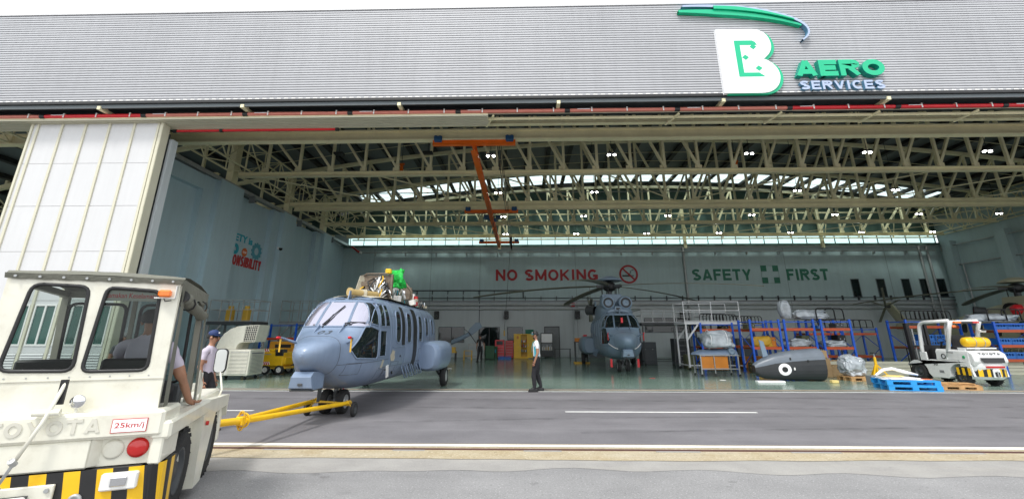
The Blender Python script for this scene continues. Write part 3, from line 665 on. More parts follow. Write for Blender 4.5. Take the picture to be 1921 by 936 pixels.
# ================================================================ SLIDING DOOR
D = thing('sliding_door', 'tall white panelled sliding hangar door with cream ribs standing open on the left', 'door', (-15.6, 14.3, 0))
ribs = [-2.5, -2.27, -1.36, -.47, .43, 1.36, 2.27]
zs = [.06, 1.1, 2.75, 4.39, 6.0, 7.6, 9.16]
b = B()
for a, c in zip(ribs, ribs[1:]):
    for z0, z1 in zip(zs, zs[1:]):
        wide = c - a > .5
        if z0 == 1.1 and wide: 
            b.bb(a, c, -.02, .02, z0 + .006, z0 + .22, 'door_panel'); b.bb(a, c, -.02, .02, z1 - .12, z1 - .006, 'door_panel')
            continue
        b.bb(a, c, -.02, .02, z0 + .006, z1 - .006, 'door_panel')
b.bb(-2.5, 2.3, .021, .04, .06, 1.3, 'door_cream'); b.bb(-2.5, 2.3, .021, .04, 2.64, 9.16, 'door_cream'); b.build('panel', D)
for x in ribs + [2.42]:
    one(lambda b: b.bb(x - .04, x + (.04 if x < 2.3 else .025), -.062, .03, .033, 9.196, 'door_cream')).build('rib', D)
one(lambda b: (b.bb(2.33, 2.46, -.05, .26, .03, 9.19, 'door_cream'),)).build('edge', D)
one(lambda b: (b.bb(-2.56, 2.47, -.06, .1, 9.2, 9.27, 'door_cream'),)).build('head_rail', D)
for a, c in zip(ribs, ribs[1:]):
    if c - a < .5: continue
    a += .08; c -= .08
    w = one(lambda b: (b.bb(a, c, -.04, .01, 1.32, 1.38, 'white_paint'), b.bb(a, c, -.04, .01, 2.58, 2.63, 'white_paint'), b.bb(a, a + .05, -.04, .01, 1.38, 2.58, 'white_paint'), b.bb(c - .05, c, -.04, .01, 1.38, 2.58, 'white_paint'), b.bb((a + c) / 2 - .03, (a + c) / 2 + .03, -.04, .01, 1.38, 2.58, 'white_paint'))).build('window', D)
    one(lambda b: (b.bb(a + .05, c - .05, -.012, -.004, 1.38, 2.58, 'glass_green'))).build('pane', w)
    one(lambda b: [b.box(((a + c) / 2, -.04, .35 + i * .08), (c - a, .012, .06), 'door_panel', rx=-30) for i in range(10)]).build('louvre', D)

# ================================================================ SIGNS ON THE FASCIA
FY = 13.60
L1 = thing('logo_sign', 'giant white block letter B edged in green on the ribbed front band', 'sign', (0, 0, 0)); L1.location = (7.6, FY, 9.62)
def bez(p0, p1, p2, p3, n=14): return [tuple(p0[k] * (1 - t) ** 3 + 3 * p1[k] * t * (1 - t) ** 2 + 3 * p2[k] * t * t * (1 - t) + p3[k] * t ** 3 for k in (0, 1)) for t in [i / n for i in range(1, n + 1)]]
def Bshape(dx=0): # local metres; photo shape: x 0..2.3, z 0..2.65
    P_ = [(0 + dx, 2.72), (0 + dx, 0), (1.28 + dx, 0)] 
    P_ += bez((1.28 + dx, 0), (1.78 + dx, .0), (1.98 + dx, .42), (1.98 + dx, .72)) + bez((1.98 + dx, .72), (1.98 + dx, 1.05), (1.78 + dx, 1.30), (1.52 + dx, 1.42))
    P_ += bez((1.52 + dx, 1.42), (1.74 + dx, 1.58), (1.86 + dx, 1.80), (1.86 + dx, 2.02)) + bez((1.86 + dx, 2.02), (1.86 + dx, 2.5), (1.6 + dx, 2.72), (1.2 + dx, 2.72))
    return [(x, z * .945) for x, z in P_]
ML = Matrix.Translation((-.62, 0, 0)) @ Matrix.Rotation(R(90), 4, 'X')
one(lambda b: b.prism(Bshape(.0), ML, .10, 'green_logo')).build('green_backing', L1).location = (.13, 0, -.03)
one(lambda b: b.prism(Bshape(), ML, .15, 'white_logo')).build('white_face', L1)
E_ = [(.58, 2.20), (1.22, 2.20), (1.32, 2.13), (1.37, 2.0), (.77, 2.0), (.77, .83), (1.28, .83), (1.48, .66), (.58, .66)]
one(lambda b: b.prism([(x, z * .95) for x, z in E_[::-1]], ML @ Matrix.Translation((0, 0, .15)), .006, 'green_logo')).build('green_bracket', L1)
for i, (x, z) in enumerate(((1.22, 1.83), (.90, 1.40), (1.30, .96))):
    one(lambda b: b.prism([(x - .12, z), (x, z - .11), (x + .12, z), (x, z + .11)], ML @ Matrix.Translation((0, 0, .15)), .007, 'green_logo')).build('diamond', L1)
# swoosh blades above the letter
def blade_strip(name, pts, w, m, mside, dep, par, y0=0):
    n = len(pts); up = []; lo = []
    for i, (x, z) in enumerate(pts):
        a = pts[max(i - 1, 0)]; c = pts[min(i + 1, n - 1)]; d = Vector((c[0] - a[0], c[1] - a[1])).normalized(); nn = Vector((-d.y, d.x)); ww = w[i] / 2
        up.append((x + nn.x * ww, z + nn.y * ww)); lo.append((x - nn.x * ww, z - nn.y * ww))
    b = B()
    vs = [(x, -y0 - q, z) for q in (0, dep) for x, z in up + lo]
    N2 = 2 * n
    for i in range(n - 1):
        b.add([vs[i], vs[i + 1], vs[n + i + 1], vs[n + i], vs[N2 + i], vs[N2 + i + 1], vs[N2 + n + i + 1], vs[N2 + n + i]], [(0, 1, 2, 3)[::-1], (4, 5, 1, 0)[::-1], (3, 2, 6, 7)[::-1]], mside)
        b.add([vs[N2 + i], vs[N2 + i + 1], vs[N2 + n + i + 1], vs[N2 + n + i]], [(0, 1, 2, 3)], m)
    return b.build(name, par)
SW = thing('swoosh_sign', 'curved green and blue swoosh blades mounted above the white letter', 'sign', (5.7, FY, 11.4))
def arcp(p0, p1, p2, p3, n=24): return [p0] + bez(p0, p1, p2, p3, n)
taper = lambda n, w0, w1, w2: [w0 + (w1 - w0) * min(1, i / (n * .3)) if i < n * .3 else w1 + (w2 - w1) * ((i - n * .3) / (n * .7)) for i in range(n)]
A1 = arcp((.05, 1.60), (1.6, 1.58), (3.2, 1.40), (4.35, .93)); blade_strip('green_blade', A1, taper(len(A1), .10, .21, .06), 'green_logo', 'green_logo', .16, SW)
A2 = arcp((1.3, 1.70), (2.2, 1.68), (3.2, 1.50), (4.1, 1.14)); blade_strip('green_blade', A2, taper(len(A2), .13, .15, .03), 'green_logo', 'green_logo', .22, SW)
A3 = arcp((.2, 1.80), (1.6, 1.85), (3.4, 1.65), (4.25, 1.12)) + bez((4.25, 1.12), (4.68, .82), (4.62, .52), (4.28, .30), 12); blade_strip('blue_blade', A3, taper(len(A3), .07, .14, .04), 'lav_logo', 'blue_side', .18, SW)
AE = thing('lettering_sign', 'thick green capital letters AERO on the ribbed front band', 'sign', (9.50, FY, 10.21))
SV = thing('lettering_sign', 'pale blue capital letters SERVICES below the green lettering', 'sign', (9.60, FY, 9.74))
def letters(par, word, x0, w, h, off, m, ms, dep):
    stroke_word(word, w, h, h * (.29 if len(word) < 5 else .22), RX, dep, m, ms, gap=.12 if len(word) < 5 else .2, par=par)
letters(AE, 'AERO', 0, 3.02, .63, .055, 'green_logo', mat('green_side', (.0, .30, .22), .4), .20)
letters(SV, 'SERVICES', 0, 2.85, .34, .055, 'lav_logo', 'blue_side', .12)

# ================================================================ WALL LETTERING
def wall_text(txt, x0, x1, z0, h, m, label, y=YB - .03):
    o = stroke_word(txt, x1 - x0, h, h * .21, Matrix.Translation((x0, y + .026, z0)) @ RX, .02, m, gap=.16).build('wall_lettering')
    return tag(o, label, 'lettering')
wall_text('NO SMOKING', -2.32, 6.5, 6.27, .97, 'sign_red', 'dark red NO SMOKING lettering on the back wall')
wall_text('SAFETY', 14.58, 19.6, 6.25, .97, 'sign_green', 'green SAFETY lettering on the back wall left of the cross')
wall_text('FIRST', 22.59, 26.1, 6.24, .97, 'sign_green', 'green FIRST lettering on the back wall right of the cross')
ns = thing('no_smoking_sign', 'round red no smoking symbol with a crossed cigarette on the back wall', 'sign', (9.15, YB - .02, 6.8))
def ring(r0, r1, m, y0=0, n=40, d=.015):
    b = B(); vs = [(r * math.cos(k * math.tau / n), yy, r * math.sin(k * math.tau / n)) for yy in (y0, y0 - d) for r in (r0, r1) for k in range(n)]
    fs = []
    for k in range(n):
        j = (k + 1) % n; fs += [(2 * n + k, 3 * n + k, 3 * n + j, 2 * n + j)[::-1], (n + k, n + j, 3 * n + j, 3 * n + k), (k, 2 * n + k, 2 * n + j, j)]
    b.add(vs, fs, m); return b
ring(.64, .80, 'sign_red').build('red_ring', ns)
one(lambda b: b.beam((-.5, -.03, .5), (.5, -.03, -.5), .012, .14, 'sign_red')).build('slash', ns)
one(lambda b: (b.bb(-.55, .25, -.008, 0, -.2, -.07, 'black'), b.bb(.29, .34, -.008, 0, -.2, -.07, 'black'), b.bb(.38, .42, -.008, 0, -.2, -.07, 'black'))).build('cigarette', ns)
one(lambda b: b.tube([(.05 + .1 * math.sin(i * .9) + i * .035, -.006, .05 + i * .04) for i in range(10)], .022, 'black', 5)).build('smoke_mark', ns)
cr = thing('cross_sign', 'green square with a pale cross between SAFETY and FIRST', 'sign', (21.2, YB - .02, 6.75))
for sx in (-1, 1):
    for sz in (-1, 1): one(lambda b: b.bb(sx * .26, sx * .74, -.012, 0, sz * .26, sz * .76, 'sign_green')).build('corner_square', cr)
one(lambda b: [b.bb(*q, 'sign_green') for q in ((-.74, .74, -.01, 0, .745, .76), (-.74, .74, -.01, 0, -.76, -.745), (-.745, -.73, -.01, 0, -.745, .745), (.73, .745, -.01, 0, -.745, .745))]).build('outline', cr)
# left wall slogan (reads along the wall, away from the camera)
ML_ = Matrix.Translation((XL - .297, 0, 0)) @ Matrix(((0, 0, 1, 0), (1, 0, 0, 0), (0, 1, 0, 0), (0, 0, 0, 1)))
def side_text(txt, y0, y1, z, h, m, label, **k):
    o = (stroke_word(txt, y1 - y0, h, h * .20, ML_ @ Matrix.Translation((y0, z, 0)), .015, m) if txt.isupper() else text_mesh(txt, h, ML_ @ Matrix.Translation((y0, z, 0)), .015, m, off=.03, width=y1 - y0)).build('wall_lettering'); return tag(o, label, 'lettering')
side_text('RESPONSIBILITY', 22.1, 26.05, 5.42, .58, mat('slogan_red', (.5, .03, .03), .6), 'red slogan RESPONSIBILITY on the left inner wall')
side_text('SAFETY is', 22.3, 24.9, 6.75, .42, 'teal', 'blue slogan SAFETY is on the left inner wall')
ob = thing('round_emblem', 'orange disc reading OUR on the left inner wall', 'emblem', (XL - .29, 24.3, 6.24), 90)
ring(.0, .24, mat('emblem_orange', (.75, .15, .02), .5)).build('disc', ob)
text_mesh('OUR', .12, Matrix.Translation((-.17, -.016, -.06)) @ Matrix.Rotation(R(90), 4, 'X'), .003, 'white_logo', off=.02, width=.34).build('lettering', ob)
ob = thing('round_emblem', 'pale blue gear shaped ring on the left inner wall', 'emblem', (XL - .29, 25.4, 6.5), 90)
ring(.22, .45, mat('emblem_blue', (.10, .36, .46), .5)).build('ring', ob)
one(lambda b: [b.box((.47 * math.cos(R(k * 30)), -.008, .47 * math.sin(R(k * 30))), (.10, .014, .12), 'emblem_blue', ry=-k * 30) for k in range(12)]).build('teeth', ob)
ob = thing('round_emblem', 'blue curved emblem on the left inner wall beside the orange disc', 'emblem', (XL - .29, 23.45, 6.3), 90)
ring(.10, .30, 'teal').build('ring', ob)
# ================================================================ HELICOPTERS
SEC = [(-1.95, .03, 1.38, 1.44), (-1.90, .16, 1.26, 1.55), (-1.75, .29, 1.13, 1.64), (-1.5, .41, 1.03, 1.73), (-1.22, .51, .96, 1.80), (-.95, .66, .80, 1.88), (-.70, .79, .67, 1.96),
       (-.3, .88, .60, 2.40), (0, .94, .57, 2.68), (.3, .96, .55, 2.80), (.7, .96, .54, 2.85), (1.3, .98, .53, 2.87), (3.5, .98, .53, 2.87), (5.6, .98, .54, 2.87), (6.5, .97, .58, 2.86), (7.3, .90, .74, 2.82),
       (8.1, .76, 1.02, 2.75), (8.9, .58, 1.42, 2.68), (9.7, .42, 1.75, 2.62), (11.2, .30, 1.98, 2.58), (12.6, .22, 2.15, 2.60)]
def cat(p0, p1, p2, p3, t): return .5 * (2 * p1 + (p2 - p0) * t + (2 * p0 - 5 * p1 + 4 * p2 - p3) * t * t + (3 * p1 - p0 - 3 * p2 + p3) * t ** 3)
def sec_at(u):
    for i in range(len(SEC) - 1):
        if SEC[i][0] <= u <= SEC[i + 1][0]:
            t = (u - SEC[i][0]) / (SEC[i + 1][0] - SEC[i][0])
            return [SEC[i][k] * (1 - t) + SEC[i + 1][k] * t for k in (1, 2, 3)]
    return SEC[-1][1:]
def hull(m, uend, m2=None):
    us = [-1.95, -1.93, -1.90, -1.85, -1.8, -1.7]; u = -1.6
    while u < uend: us.append(round(u, 3)); u += .1 if u < 1.2 else .25
    us.append(uend); n = 48; b = B(); vs = []
    for u in us:
        ws = [sec_at(max(-1.95, min(SEC[-1][0], u + d))) for d in ((-.06, 0, .06) if u > -1.6 else (0,))]
        w, zb, zt = [sum(q[k] for q in ws) / len(ws) for k in range(3)]
        f = min(1, max(0, (u + 1.9) / 1.5)); nt_ = 2.1 + 2.3 * f; nb = 2.1 + .9 * f
        zc = 1.46 + .05 * f; zc = min(max(zc, zb + .35 * (zt - zb)), zb + .62 * (zt - zb)) if u > 5 or u < -1.4 else zc
        for k in range(n):
            a = k * math.tau / n; c, s_ = math.cos(a), math.sin(a); e = nt_ if s_ > 0 else nb
            x = w * math.copysign(abs(c) ** (2 / e), c); z = zc + ((zt - zc) if s_ > 0 else (zc - zb)) * math.copysign(abs(s_) ** (2 / e), s_)
            # tumblehome above the shoulder
            if z > zc: x *= 1 - .10 * ((z - zc) / (zt - zc)) ** 2 * f
            vs.append((x, u, z))
    N = len(us); fs = [(i * n + k, (i + 1) * n + k, (i + 1) * n + (k + 1) % n, i * n + (k + 1) % n) for i in range(N - 1) for k in range(n)]
    b.add(vs, fs, m, True); b.add(vs[:n], [tuple(range(n))[::-1]], m, True); b.add(vs[-n:], [tuple(range(n))], m2 or m)
    return b
def bvh_of(b): return BVHTree.FromPolygons([Vector(v) for v in b.v], b.f)
def proj(T, mode, p, off):
    if mode == 'F': o, d = Vector((p[0], -6, p[1])), Vector((0, 1, 0))
    elif mode == 'P': o, d = Vector((5, p[0], p[1])), Vector((-1, 0, 0))
    elif mode == 'N': o, d = Vector((-5, p[0], p[1])), Vector((1, 0, 0))
    elif mode == 'T': o, d = Vector((p[0], p[1], 8)), Vector((0, 0, -1))
    h, nn, i, ds = T.ray_cast(o, d)
    if h is None: h, nn, i, ds = T.find_nearest(o + d * (6 if mode == 'F' else 4))
    if nn.dot(d) > 0: nn = -nn
    return h + nn * off
def dens(P, st=.08):
    out = []
    for a, c in zip(P, P[1:] + P[:1]):
        k = max(1, int(math.hypot(c[0] - a[0], c[1] - a[1]) / st)); out += [(a[0] + (c[0] - a[0]) * i / k, a[1] + (c[1] - a[1]) * i / k) for i in range(k)]
    return out
def decal(T, mode, poly, m, name, parent, off=.008, fr=None, frm='heli_grey', step=.1):
    bm = bmesh.new(); f = bm.faces.new([bm.verts.new((x, y, 0)) for x, y in poly])
    for ax in (0, 1):
        lo, hi = min(p[ax] for p in poly), max(p[ax] for p in poly); k = math.floor(lo / step) + 1
        while k * step < hi:
            co = [0, 0, 0]; co[ax] = k * step; no = [0, 0, 0]; no[ax] = 1
            bmesh.ops.bisect_plane(bm, geom=bm.verts[:] + bm.edges[:] + bm.faces[:], plane_co=co, plane_no=no); k += 1
    bmesh.ops.triangulate(bm, faces=bm.faces[:]); bm.verts.index_update()
    b = B(); vs = [proj(T, mode, (v.co.x, v.co.y), off) for v in bm.verts]
    b.add(vs, [tuple(v.index for v in f.verts) for f in bm.faces], m, True); bm.free()
    o = b.build(name, parent)
    if fr:
        b = B(); b.tube([proj(T, mode, p, off * .6) for p in dens(poly)], fr, frm, 6, closed=True); b.build('frame', o)
    return o
def rr(x0, x1, y0, y1, r, n=5):
    P = []
    for cx, cy, a in ((x1 - r, y0 + r, -90), (x1 - r, y1 - r, 0), (x0 + r, y1 - r, 90), (x0 + r, y0 + r, 180)):
        P += [(cx + r * math.cos(R(a + 90 * i / n)), cy + r * math.sin(R(a + 90 * i / n))) for i in range(n + 1)]
    return P
def seam(T, mode, P, b, r=.004, m='dark_grey'):
    Q = []
    for a, c in zip(P, P[1:]):
        k = max(1, int(math.hypot(c[0] - a[0], c[1] - a[1]) / .08)); Q += [(a[0] + (c[0] - a[0]) * i / k, a[1] + (c[1] - a[1]) * i / k) for i in range(k)]
    Q.append(P[-1]); b.tube([proj(T, mode, p, .001) for p in Q], r, m, 4)
def wheel(name, parent, c, r, w, ax=(1, 0, 0), rim='mid_grey', rr_=.55, n=28, tread=False):
    c = Vector(c); A = Vector(ax).normalized()
    b = B(); b.lathe([(r * rr_, -w * .42), (r * .86, -w * .5), (r * .97, -w * .38), (r, -w * .15), (r, w * .15), (r * .97, w * .38), (r * .86, w * .5), (r * rr_, w * .42)], c, A, 'rubber', n)
    if tread:
        a1, b1, d1 = frame(A)
        for k in range(22):
            for sg in (-1, 1):
                an = (k + .25 * sg) * math.tau / 22; rad = a1 * math.cos(an) + b1 * math.sin(an); tn = A.cross(rad)
                q = c + rad * r * .985 + A * sg * w * .24; b.beam(q - A * w * .2 - tn * .02 * sg, q + A * w * .2 + tn * .02 * sg, r * .10, r * .10, 'rubber')
    t = b.build('tyre', parent)
    b = B(); b.lathe([(0, -w * .30), (r * .22, -w * .32), (r * .24, -w * .22), (r * rr_ * .8, -w * .15), (r * rr_ * .9, -w * .4), (r * rr_, -w * .44), (r * rr_, w * .44), (r * rr_ * .9, w * .4), (r * rr_ * .8, w * .15), (r * .24, w * .22), (r * .22, w * .32), (0, w * .30)], c, A, rim, 20)
    for k in range(5):
        a1, b1, d1 = frame(A); an = k * math.tau / 5; q = c + (a1 * math.cos(an) + b1 * math.sin(an)) * r * rr_ * .5
        b.cyl(q - A * w * .26, q + A * w * .26, r * .05, m='chrome', n=6)
    b.build('rim', t); return t
def helicopter(label, m, full, loc, rz, sc, dark=False, cover=False, rot0=-18):
    hm = m; h = thing('helicopter', label, 'helicopter', loc, rz, sc=sc)
    fm = hm; g = 'glass_dark'
    hb_ = hull(hm, 12.6 if full else 7.7, None if full else 'black'); T = bvh_of(hb_); body = hb_.build('fuselage', h)
    gw = 'glass_wind' if not full else 'glass_dark'
    # windscreen, eyebrow and side glass
    for sg in (-1, 1):
        q = [(sg * .40, 2.02), (sg * .82, 2.01), (sg * .77, 2.62), (sg * .36, 2.64)]
        decal(T, 'F', q if sg > 0 else q[::-1], gw, 'windscreen', h, fr=.020, frm=fm)
        q = [(sg * .04, 2.70), (sg * .64, 2.70), (sg * .52, 2.82), (sg * .04, 2.83)]
        decal(T, 'F', q if sg > 0 else q[::-1], g, 'eyebrow_window', h, fr=.014, frm=fm)
        md = 'P' if sg > 0 else 'N'
        def sd(poly, mm, nm, **k): return decal(T, md, poly, mm, nm, h, frm=fm, **k)
        sd([(-.98, 1.50), (-.80, 1.30), (-.02, 1.26), (.05, 1.32), (.05, 1.95), (-.28, 2.03), (-.45, 2.02)], g, 'lower_window', fr=.020)
        sd([(-.34, 2.10), (.03, 2.05), (.08, 2.60), (-.02, 2.62)], g, 'quarter_window', fr=.016, off=.02)
        sd([(.18, 2.04), (.50, 2.04), (.52, 2.60), (.24, 2.62)], g, 'door_window', fr=.016)
        sd([(.57, 2.04), (.92, 2.06), (.82, 2.60), (.58, 2.60)], g, 'door_window', fr=.016)
        sd([(.16, 1.30), (.62, 1.30), (.62, 1.94), (.16, 1.94)], g, 'door_window', fr=.018)
        sd(rr(1.45, 1.95, 1.62, 2.50, .18), g, 'cabin_window', fr=.022)
        if not full and sg > 0:
            sd(rr(2.08, 2.42, 1.55, 2.66, .03), 'black', 'doorway_shade', off=.004)  # flat black patches stand in for the dark cabin behind the open doors
            sd(rr(3.42, 3.90, .86, 2.66, .03), 'black', 'doorway_shade', off=.004)
        sd(rr(2.62, 3.15, 1.60, 2.50, .18), g, 'cabin_window', fr=.022)
        sd(rr(4.10, 4.62, 1.62, 2.48, .18), g, 'cabin_window', fr=.022)
        sd(rr(5.15, 5.60, 1.80, 2.46, .16), g, 'cabin_window', fr=.020)
        sd(rr(6.15, 6.55, 1.85, 2.44, .15), g, 'cabin_window', fr=.020)
        b = B()
        seam(T, md, [(.10, 1.22), (.12, 2.04), (.18, 2.66)], b, .008, fm); seam(T, md, [(1.02, .78), (1.03, 2.2), (.95, 2.72)], b, .010, fm)
        seam(T, md, [(-1.2, 1.18), (.1, 1.20), (1.0, 1.22)], b, .005); seam(T, md, [(1.25, 1.50), (2.45, 1.50)], b, .014, fm); seam(T, md, [(1.2, 1.5), (1.22, 2.74)], b, .010, fm)
        seam(T, md, [(2.46, .84), (2.46, 2.72)], b, .012, fm); seam(T, md, [(2.46, .84), (4.0, .84)], b, .010, fm); seam(T, md, [(4.0, .84), (4.0, 2.72)], b, .012, fm)
        seam(T, md, [(1.2, 2.74), (6.6, 2.74)], b, .016, fm); seam(T, md, [(.3, 1.02), (6.8, 1.0)], b, .004); seam(T, md, [(4.9, .8), (4.9, 2.7)], b, .005); seam(T, md, [(5.9, 1.6), (5.9, 2.7)], b, .005)
        b.build('door_frame', h)
        b = B()
        for (u0, u1, z0, z1) in ((.25, .75, .72, .98), (1.2, 1.9, .66, 1.12), (2.6, 3.3, .62, .80), (5.1, 5.7, 1.2, 1.6), (-1.0, -.6, .95, 1.2), (6.7, 7.2, 1.9, 2.4), (4.2, 4.8, 1.0, 1.4)): seam(T, md, [(u0, z0), (u1, z0), (u1, z1), (u0, z1), (u0, z0)], b, .0045)
        for z in (.80, 2.35): seam(T, md, [(1.1, z), (6.6, z)], b, .0035)
        for u in (1.7, 3.3, 5.0): seam(T, md, [(u, .62), (u, 1.0)], b, .004)
        for (u, z) in ((.9, .95), (1.6, .85), (1.75, .80), (2.0, 1.25), (3.2, .95), (.5, .6), (5.4, 1.0)): b.box(proj(T, md, (u, z), .002), (.02, .07, .05), 'black')
        (b.build('hull_detail', h) if not full else None)
        # steps / foot rails
        b = B()
        for u in (2.3, 2.9, 3.5, 4.1): b.tube([(sg * .93, u, .95), (sg * 1.05, u + .05, .62), (sg * 1.05, u + .35, .62), (sg * .93, u + .40, .95)], .018, fm, 6)
        b.build('step', h)
    seamb = B()
    for u, a0, a1 in ((-1.05, 0, 360),):
        pass
    q = [(x, z) for x, z in ((.365, 2.02), (.325, 2.64), (-.325, 2.64), (-.365, 2.02))]
    decal(T, 'F', q, gw, 'windscreen', h, fr=.020, frm=fm)
    # ring seam round the radome, kept on the surface
    for u in (-1.22, -.02):
        w, zb, zt = sec_at(u)
        pts = []
        for k in range(36):
            a = k * math.tau / 36
            hh = T.ray_cast(Vector((0, u, 1.45)), Vector((math.cos(a), 0, math.sin(a))))[0]
            if hh is not None and (u < -1 or hh.z < 1.2): pts.append(hh + (hh - Vector((0, u, 1.45))).normalized() * .002)
        if u < -1: seamb.tube(pts, .005, 'dark_grey', 4, closed=True)
    seamb.build('panel_seam', h)
    # nose fins, probes, wipers, antenna
    for sg in (-1, 1):
        b = B(); z0 = 2.02; b.prism([(0, 0), (.36, .0), (.36, .26)], Matrix.Translation((sg * .30 + .012, -1.02, 1.83)) @ Matrix.Rotation(R(90), 4, 'Z') @ RX, .02, fm); b.build('nose_fin', h)
        b = B(); b.tube([(sg * .52, -1.0, 1.62), (sg * .72, -1.12, 1.70), (sg * .80, -1.30, 1.76), (sg * .80, -1.42, 1.76)], [.03, .028, .02, .02], fm, 8); p = b.build('pitot_probe', h)
        b = B(); b.lathe([(0, -.08), (.022, -.07), (.03, 0), (.026, .07), (0, .09)], (sg * .80, -1.45, 1.765), (0, -1, 0), 'red_bright', 10); b.build('cover', p)
        one(lambda b: b.box((sg * .80, -1.36, 1.60), (.035, .008, .28), 'yellow_dark' if not full else 'red')).build('ribbon', p)
    for sg in (-1, 1):
        q0, q1, q2 = ((-.20, 1.99), (-.06, 2.28), (.10, 2.52)) if sg < 0 else ((.30, 1.99), (.45, 2.10), (.74, 2.10))
        b = B(); b.tube([proj(T, 'F', q0, .02), proj(T, 'F', q1, .05)], .014, 'black', 6); q3 = (q1[0] * 2 - q2[0], q1[1] * 2 - q2[1]) if sg < 0 else (.30, 2.08); b.tube([proj(T, 'F', q3, .03), proj(T, 'F', q1, .035), proj(T, 'F', q2, .03)], .014, 'black', 6); b.build('wiper', h)
    one(lambda b: b.prism([(0, 0), (.22, 0), (.15, .22), (.08, .22)], Matrix.Translation((.012, .12, 2.74)) @ Matrix.Rotation(R(90), 4, 'Z') @ RX, .024, fm)).build('roof_antenna', h)
    one(lambda b: b.prism([(0, 0), (.20, 0), (.08, -.42), (-.02, -.40)], Matrix.Translation((.012, -1.0, .80)) @ Matrix.Rotation(R(90), 4, 'Z') @ RX, .024, 'dark_grey')).build('belly_antenna', h)
    # sensor box under the nose
    b = B(); pr = [(-.02, .92), (0, .70), (.10, .66), (.62, .66), (.75, .98), (.12, 1.02)]
    b.prism([(y, z) for y, z in pr], Matrix.Translation((.31, -1.98, 0)) @ Matrix.Rotation(R(90), 4, 'Z') @ RX, .0, fm) if False else None
    vs = [(sx * (.21 if z > .9 else .25), -1.82 + y * .85, z + .06) for sx in (-1, 1) for y, z in pr]; n_ = len(pr)
    b.add(vs, [tuple(range(n_)), tuple(range(n_, 2 * n_))[::-1]] + [(k, n_ + k, n_ + (k + 1) % n_, (k + 1) % n_) for k in range(n_)], fm)
    b.bb(-.23, .23, -1.80, -1.25, .695, .72, 'dark_grey'); b.bb(-.05, .05, -1.85, -1.82, .81, .86, 'dark_grey'); o = b.build('sensor_box', h)
    md = o.modifiers.new('bev', 'BEVEL'); md.width = .04; md.segments = 3
    # nose gear: twin wheels
    b = B(); b.cyl((0, 0, .25), (0, .08, .75), .055, m='mid_grey'); b.cyl((0, .0, .34), (0, .04, .5), .08, m='dark_grey'); b.cyl((-.2, 0, .25), (.2, 0, .25), .04, m='mid_grey'); b.beam((0, .1, .35), (0, .5, .7), .04, .04, 'dark_grey')
    b.build('nose_gear', h)
    for sg in (-1, 1): wheel('w', h, (sg * .20, 0, .28), .28, .18, (sg, 0, 0), 'galv').name = 'nose_wheel'
    one(lambda b: b.box((.20, -.02, .60), (.03, .01, .32), 'red_bright', ry=4)).build('ribbon', h)
    # sponsons with main wheels
    for sg in (-1, 1):
        b = B(); n = 20; vs = []; st = [(4.55, .24, .40), (4.66, .34, .46), (4.9, .40, .50), (5.4, .44, .52), (5.9, .46, .53), (6.4, .46, .53)]
        for i, (u, a_, c_) in enumerate(st):
            for k in range(n):
                an = k * math.tau / n; x = 1.18 + a_ * 1.25 * math.copysign(abs(math.cos(an)) ** .7, math.cos(an)); z = 1.12 + c_ * math.copysign(abs(math.sin(an)) ** .75, math.sin(an))
                uu = u + (.55 * (z - 1.12) if i == len(st) - 1 else 0)
                vs.append((sg * x, uu, z))
        b.add(vs, [(i * n + k, i * n + (k + 1) % n, (i + 1) * n + (k + 1) % n, (i + 1) * n + k)[::sg] for i in range(len(st) - 1) for k in range(n)], fm, True)
        b.add(vs[:n], [tuple(range(n))], fm)
        if full:
            st2 = [(6.5, .44, .49), (7.1, .36, .36), (7.6, .2, .15)]; v2 = [(sg * (1.18 + a_ * 1.25 * math.copysign(abs(math.cos(k * math.tau / n)) ** .7, math.cos(k * math.tau / n))), u, 1.12 + c_ * math.copysign(abs(math.sin(k * math.tau / n)) ** .75, math.sin(k * math.tau / n))) for u, a_, c_ in st2 for k in range(n)]
            b.add(v2, [(i * n + k, i * n + (k + 1) % n, (i + 1) * n + (k + 1) % n, (i + 1) * n + k)[::sg] for i in range(2) for k in range(n)], fm, True); b.add(v2[-n:], [tuple(range(n))], fm)
        else:
            b.add([(x, y - .25, z) for x, y, z in vs[-n:]], [tuple(range(n))], 'black')
        b.build('sponson', h)
        b = B(); b.beam((sg * 1.15, 5.7, .95), (sg * 1.36, 6.3, .45), .12, .14, 'dark_grey'); b.cyl((sg * 1.2, 5.6, .8), (sg * 1.42, 6.28, .38), .06, m='dark_grey'); b.cyl((sg * 1.3, 6.3, .36), (sg * 1.5, 6.3, .36), .05, m='galv')
        if not full: b.tube([(sg * 1.5, 6.35, .9), (sg * 1.55, 6.4, .6), (sg * 1.75, 6.42, .62), (sg * 1.72, 6.5, .5)], .025, 'galv', 6); b.box((sg * 1.5, 6.4, .75), (.14, .12, .10), 'galv', rz=20)
        b.build('main_gear', h); wheel('w', h, (sg * 1.5, 6.3, .36), .36, .22, (sg, 0, 0), 'galv').name = 'main_wheel'
    if full:
        # cowling, intakes, mast and rotor
        b = B(); st = [(.55, .55, 2.95), (.9, .78, 3.12), (1.5, .86, 3.28), (3.0, .88, 3.55), (4.4, .85, 3.5), (5.6, .72, 3.25), (6.8, .5, 2.98), (7.6, .3, 2.8)]; n = 15; vs = []
        for u, w, zt in st:
            for k in range(n):
                an = math.pi * k / (n - 1); vs.append((w * math.copysign(abs(math.cos(an)) ** .55, math.cos(an)), u, 2.55 + (zt - 2.55) * abs(math.sin(an)) ** .55))
        b.add(vs, [(i * n + k, (i + 1) * n + k, (i + 1) * n + k + 1, i * n + k + 1) for i in range(len(st) - 1) for k in range(n - 1)], fm, True); b.add(vs[:n], [tuple(range(n))[::-1]], fm)
        b.build('engine_cowling', h)
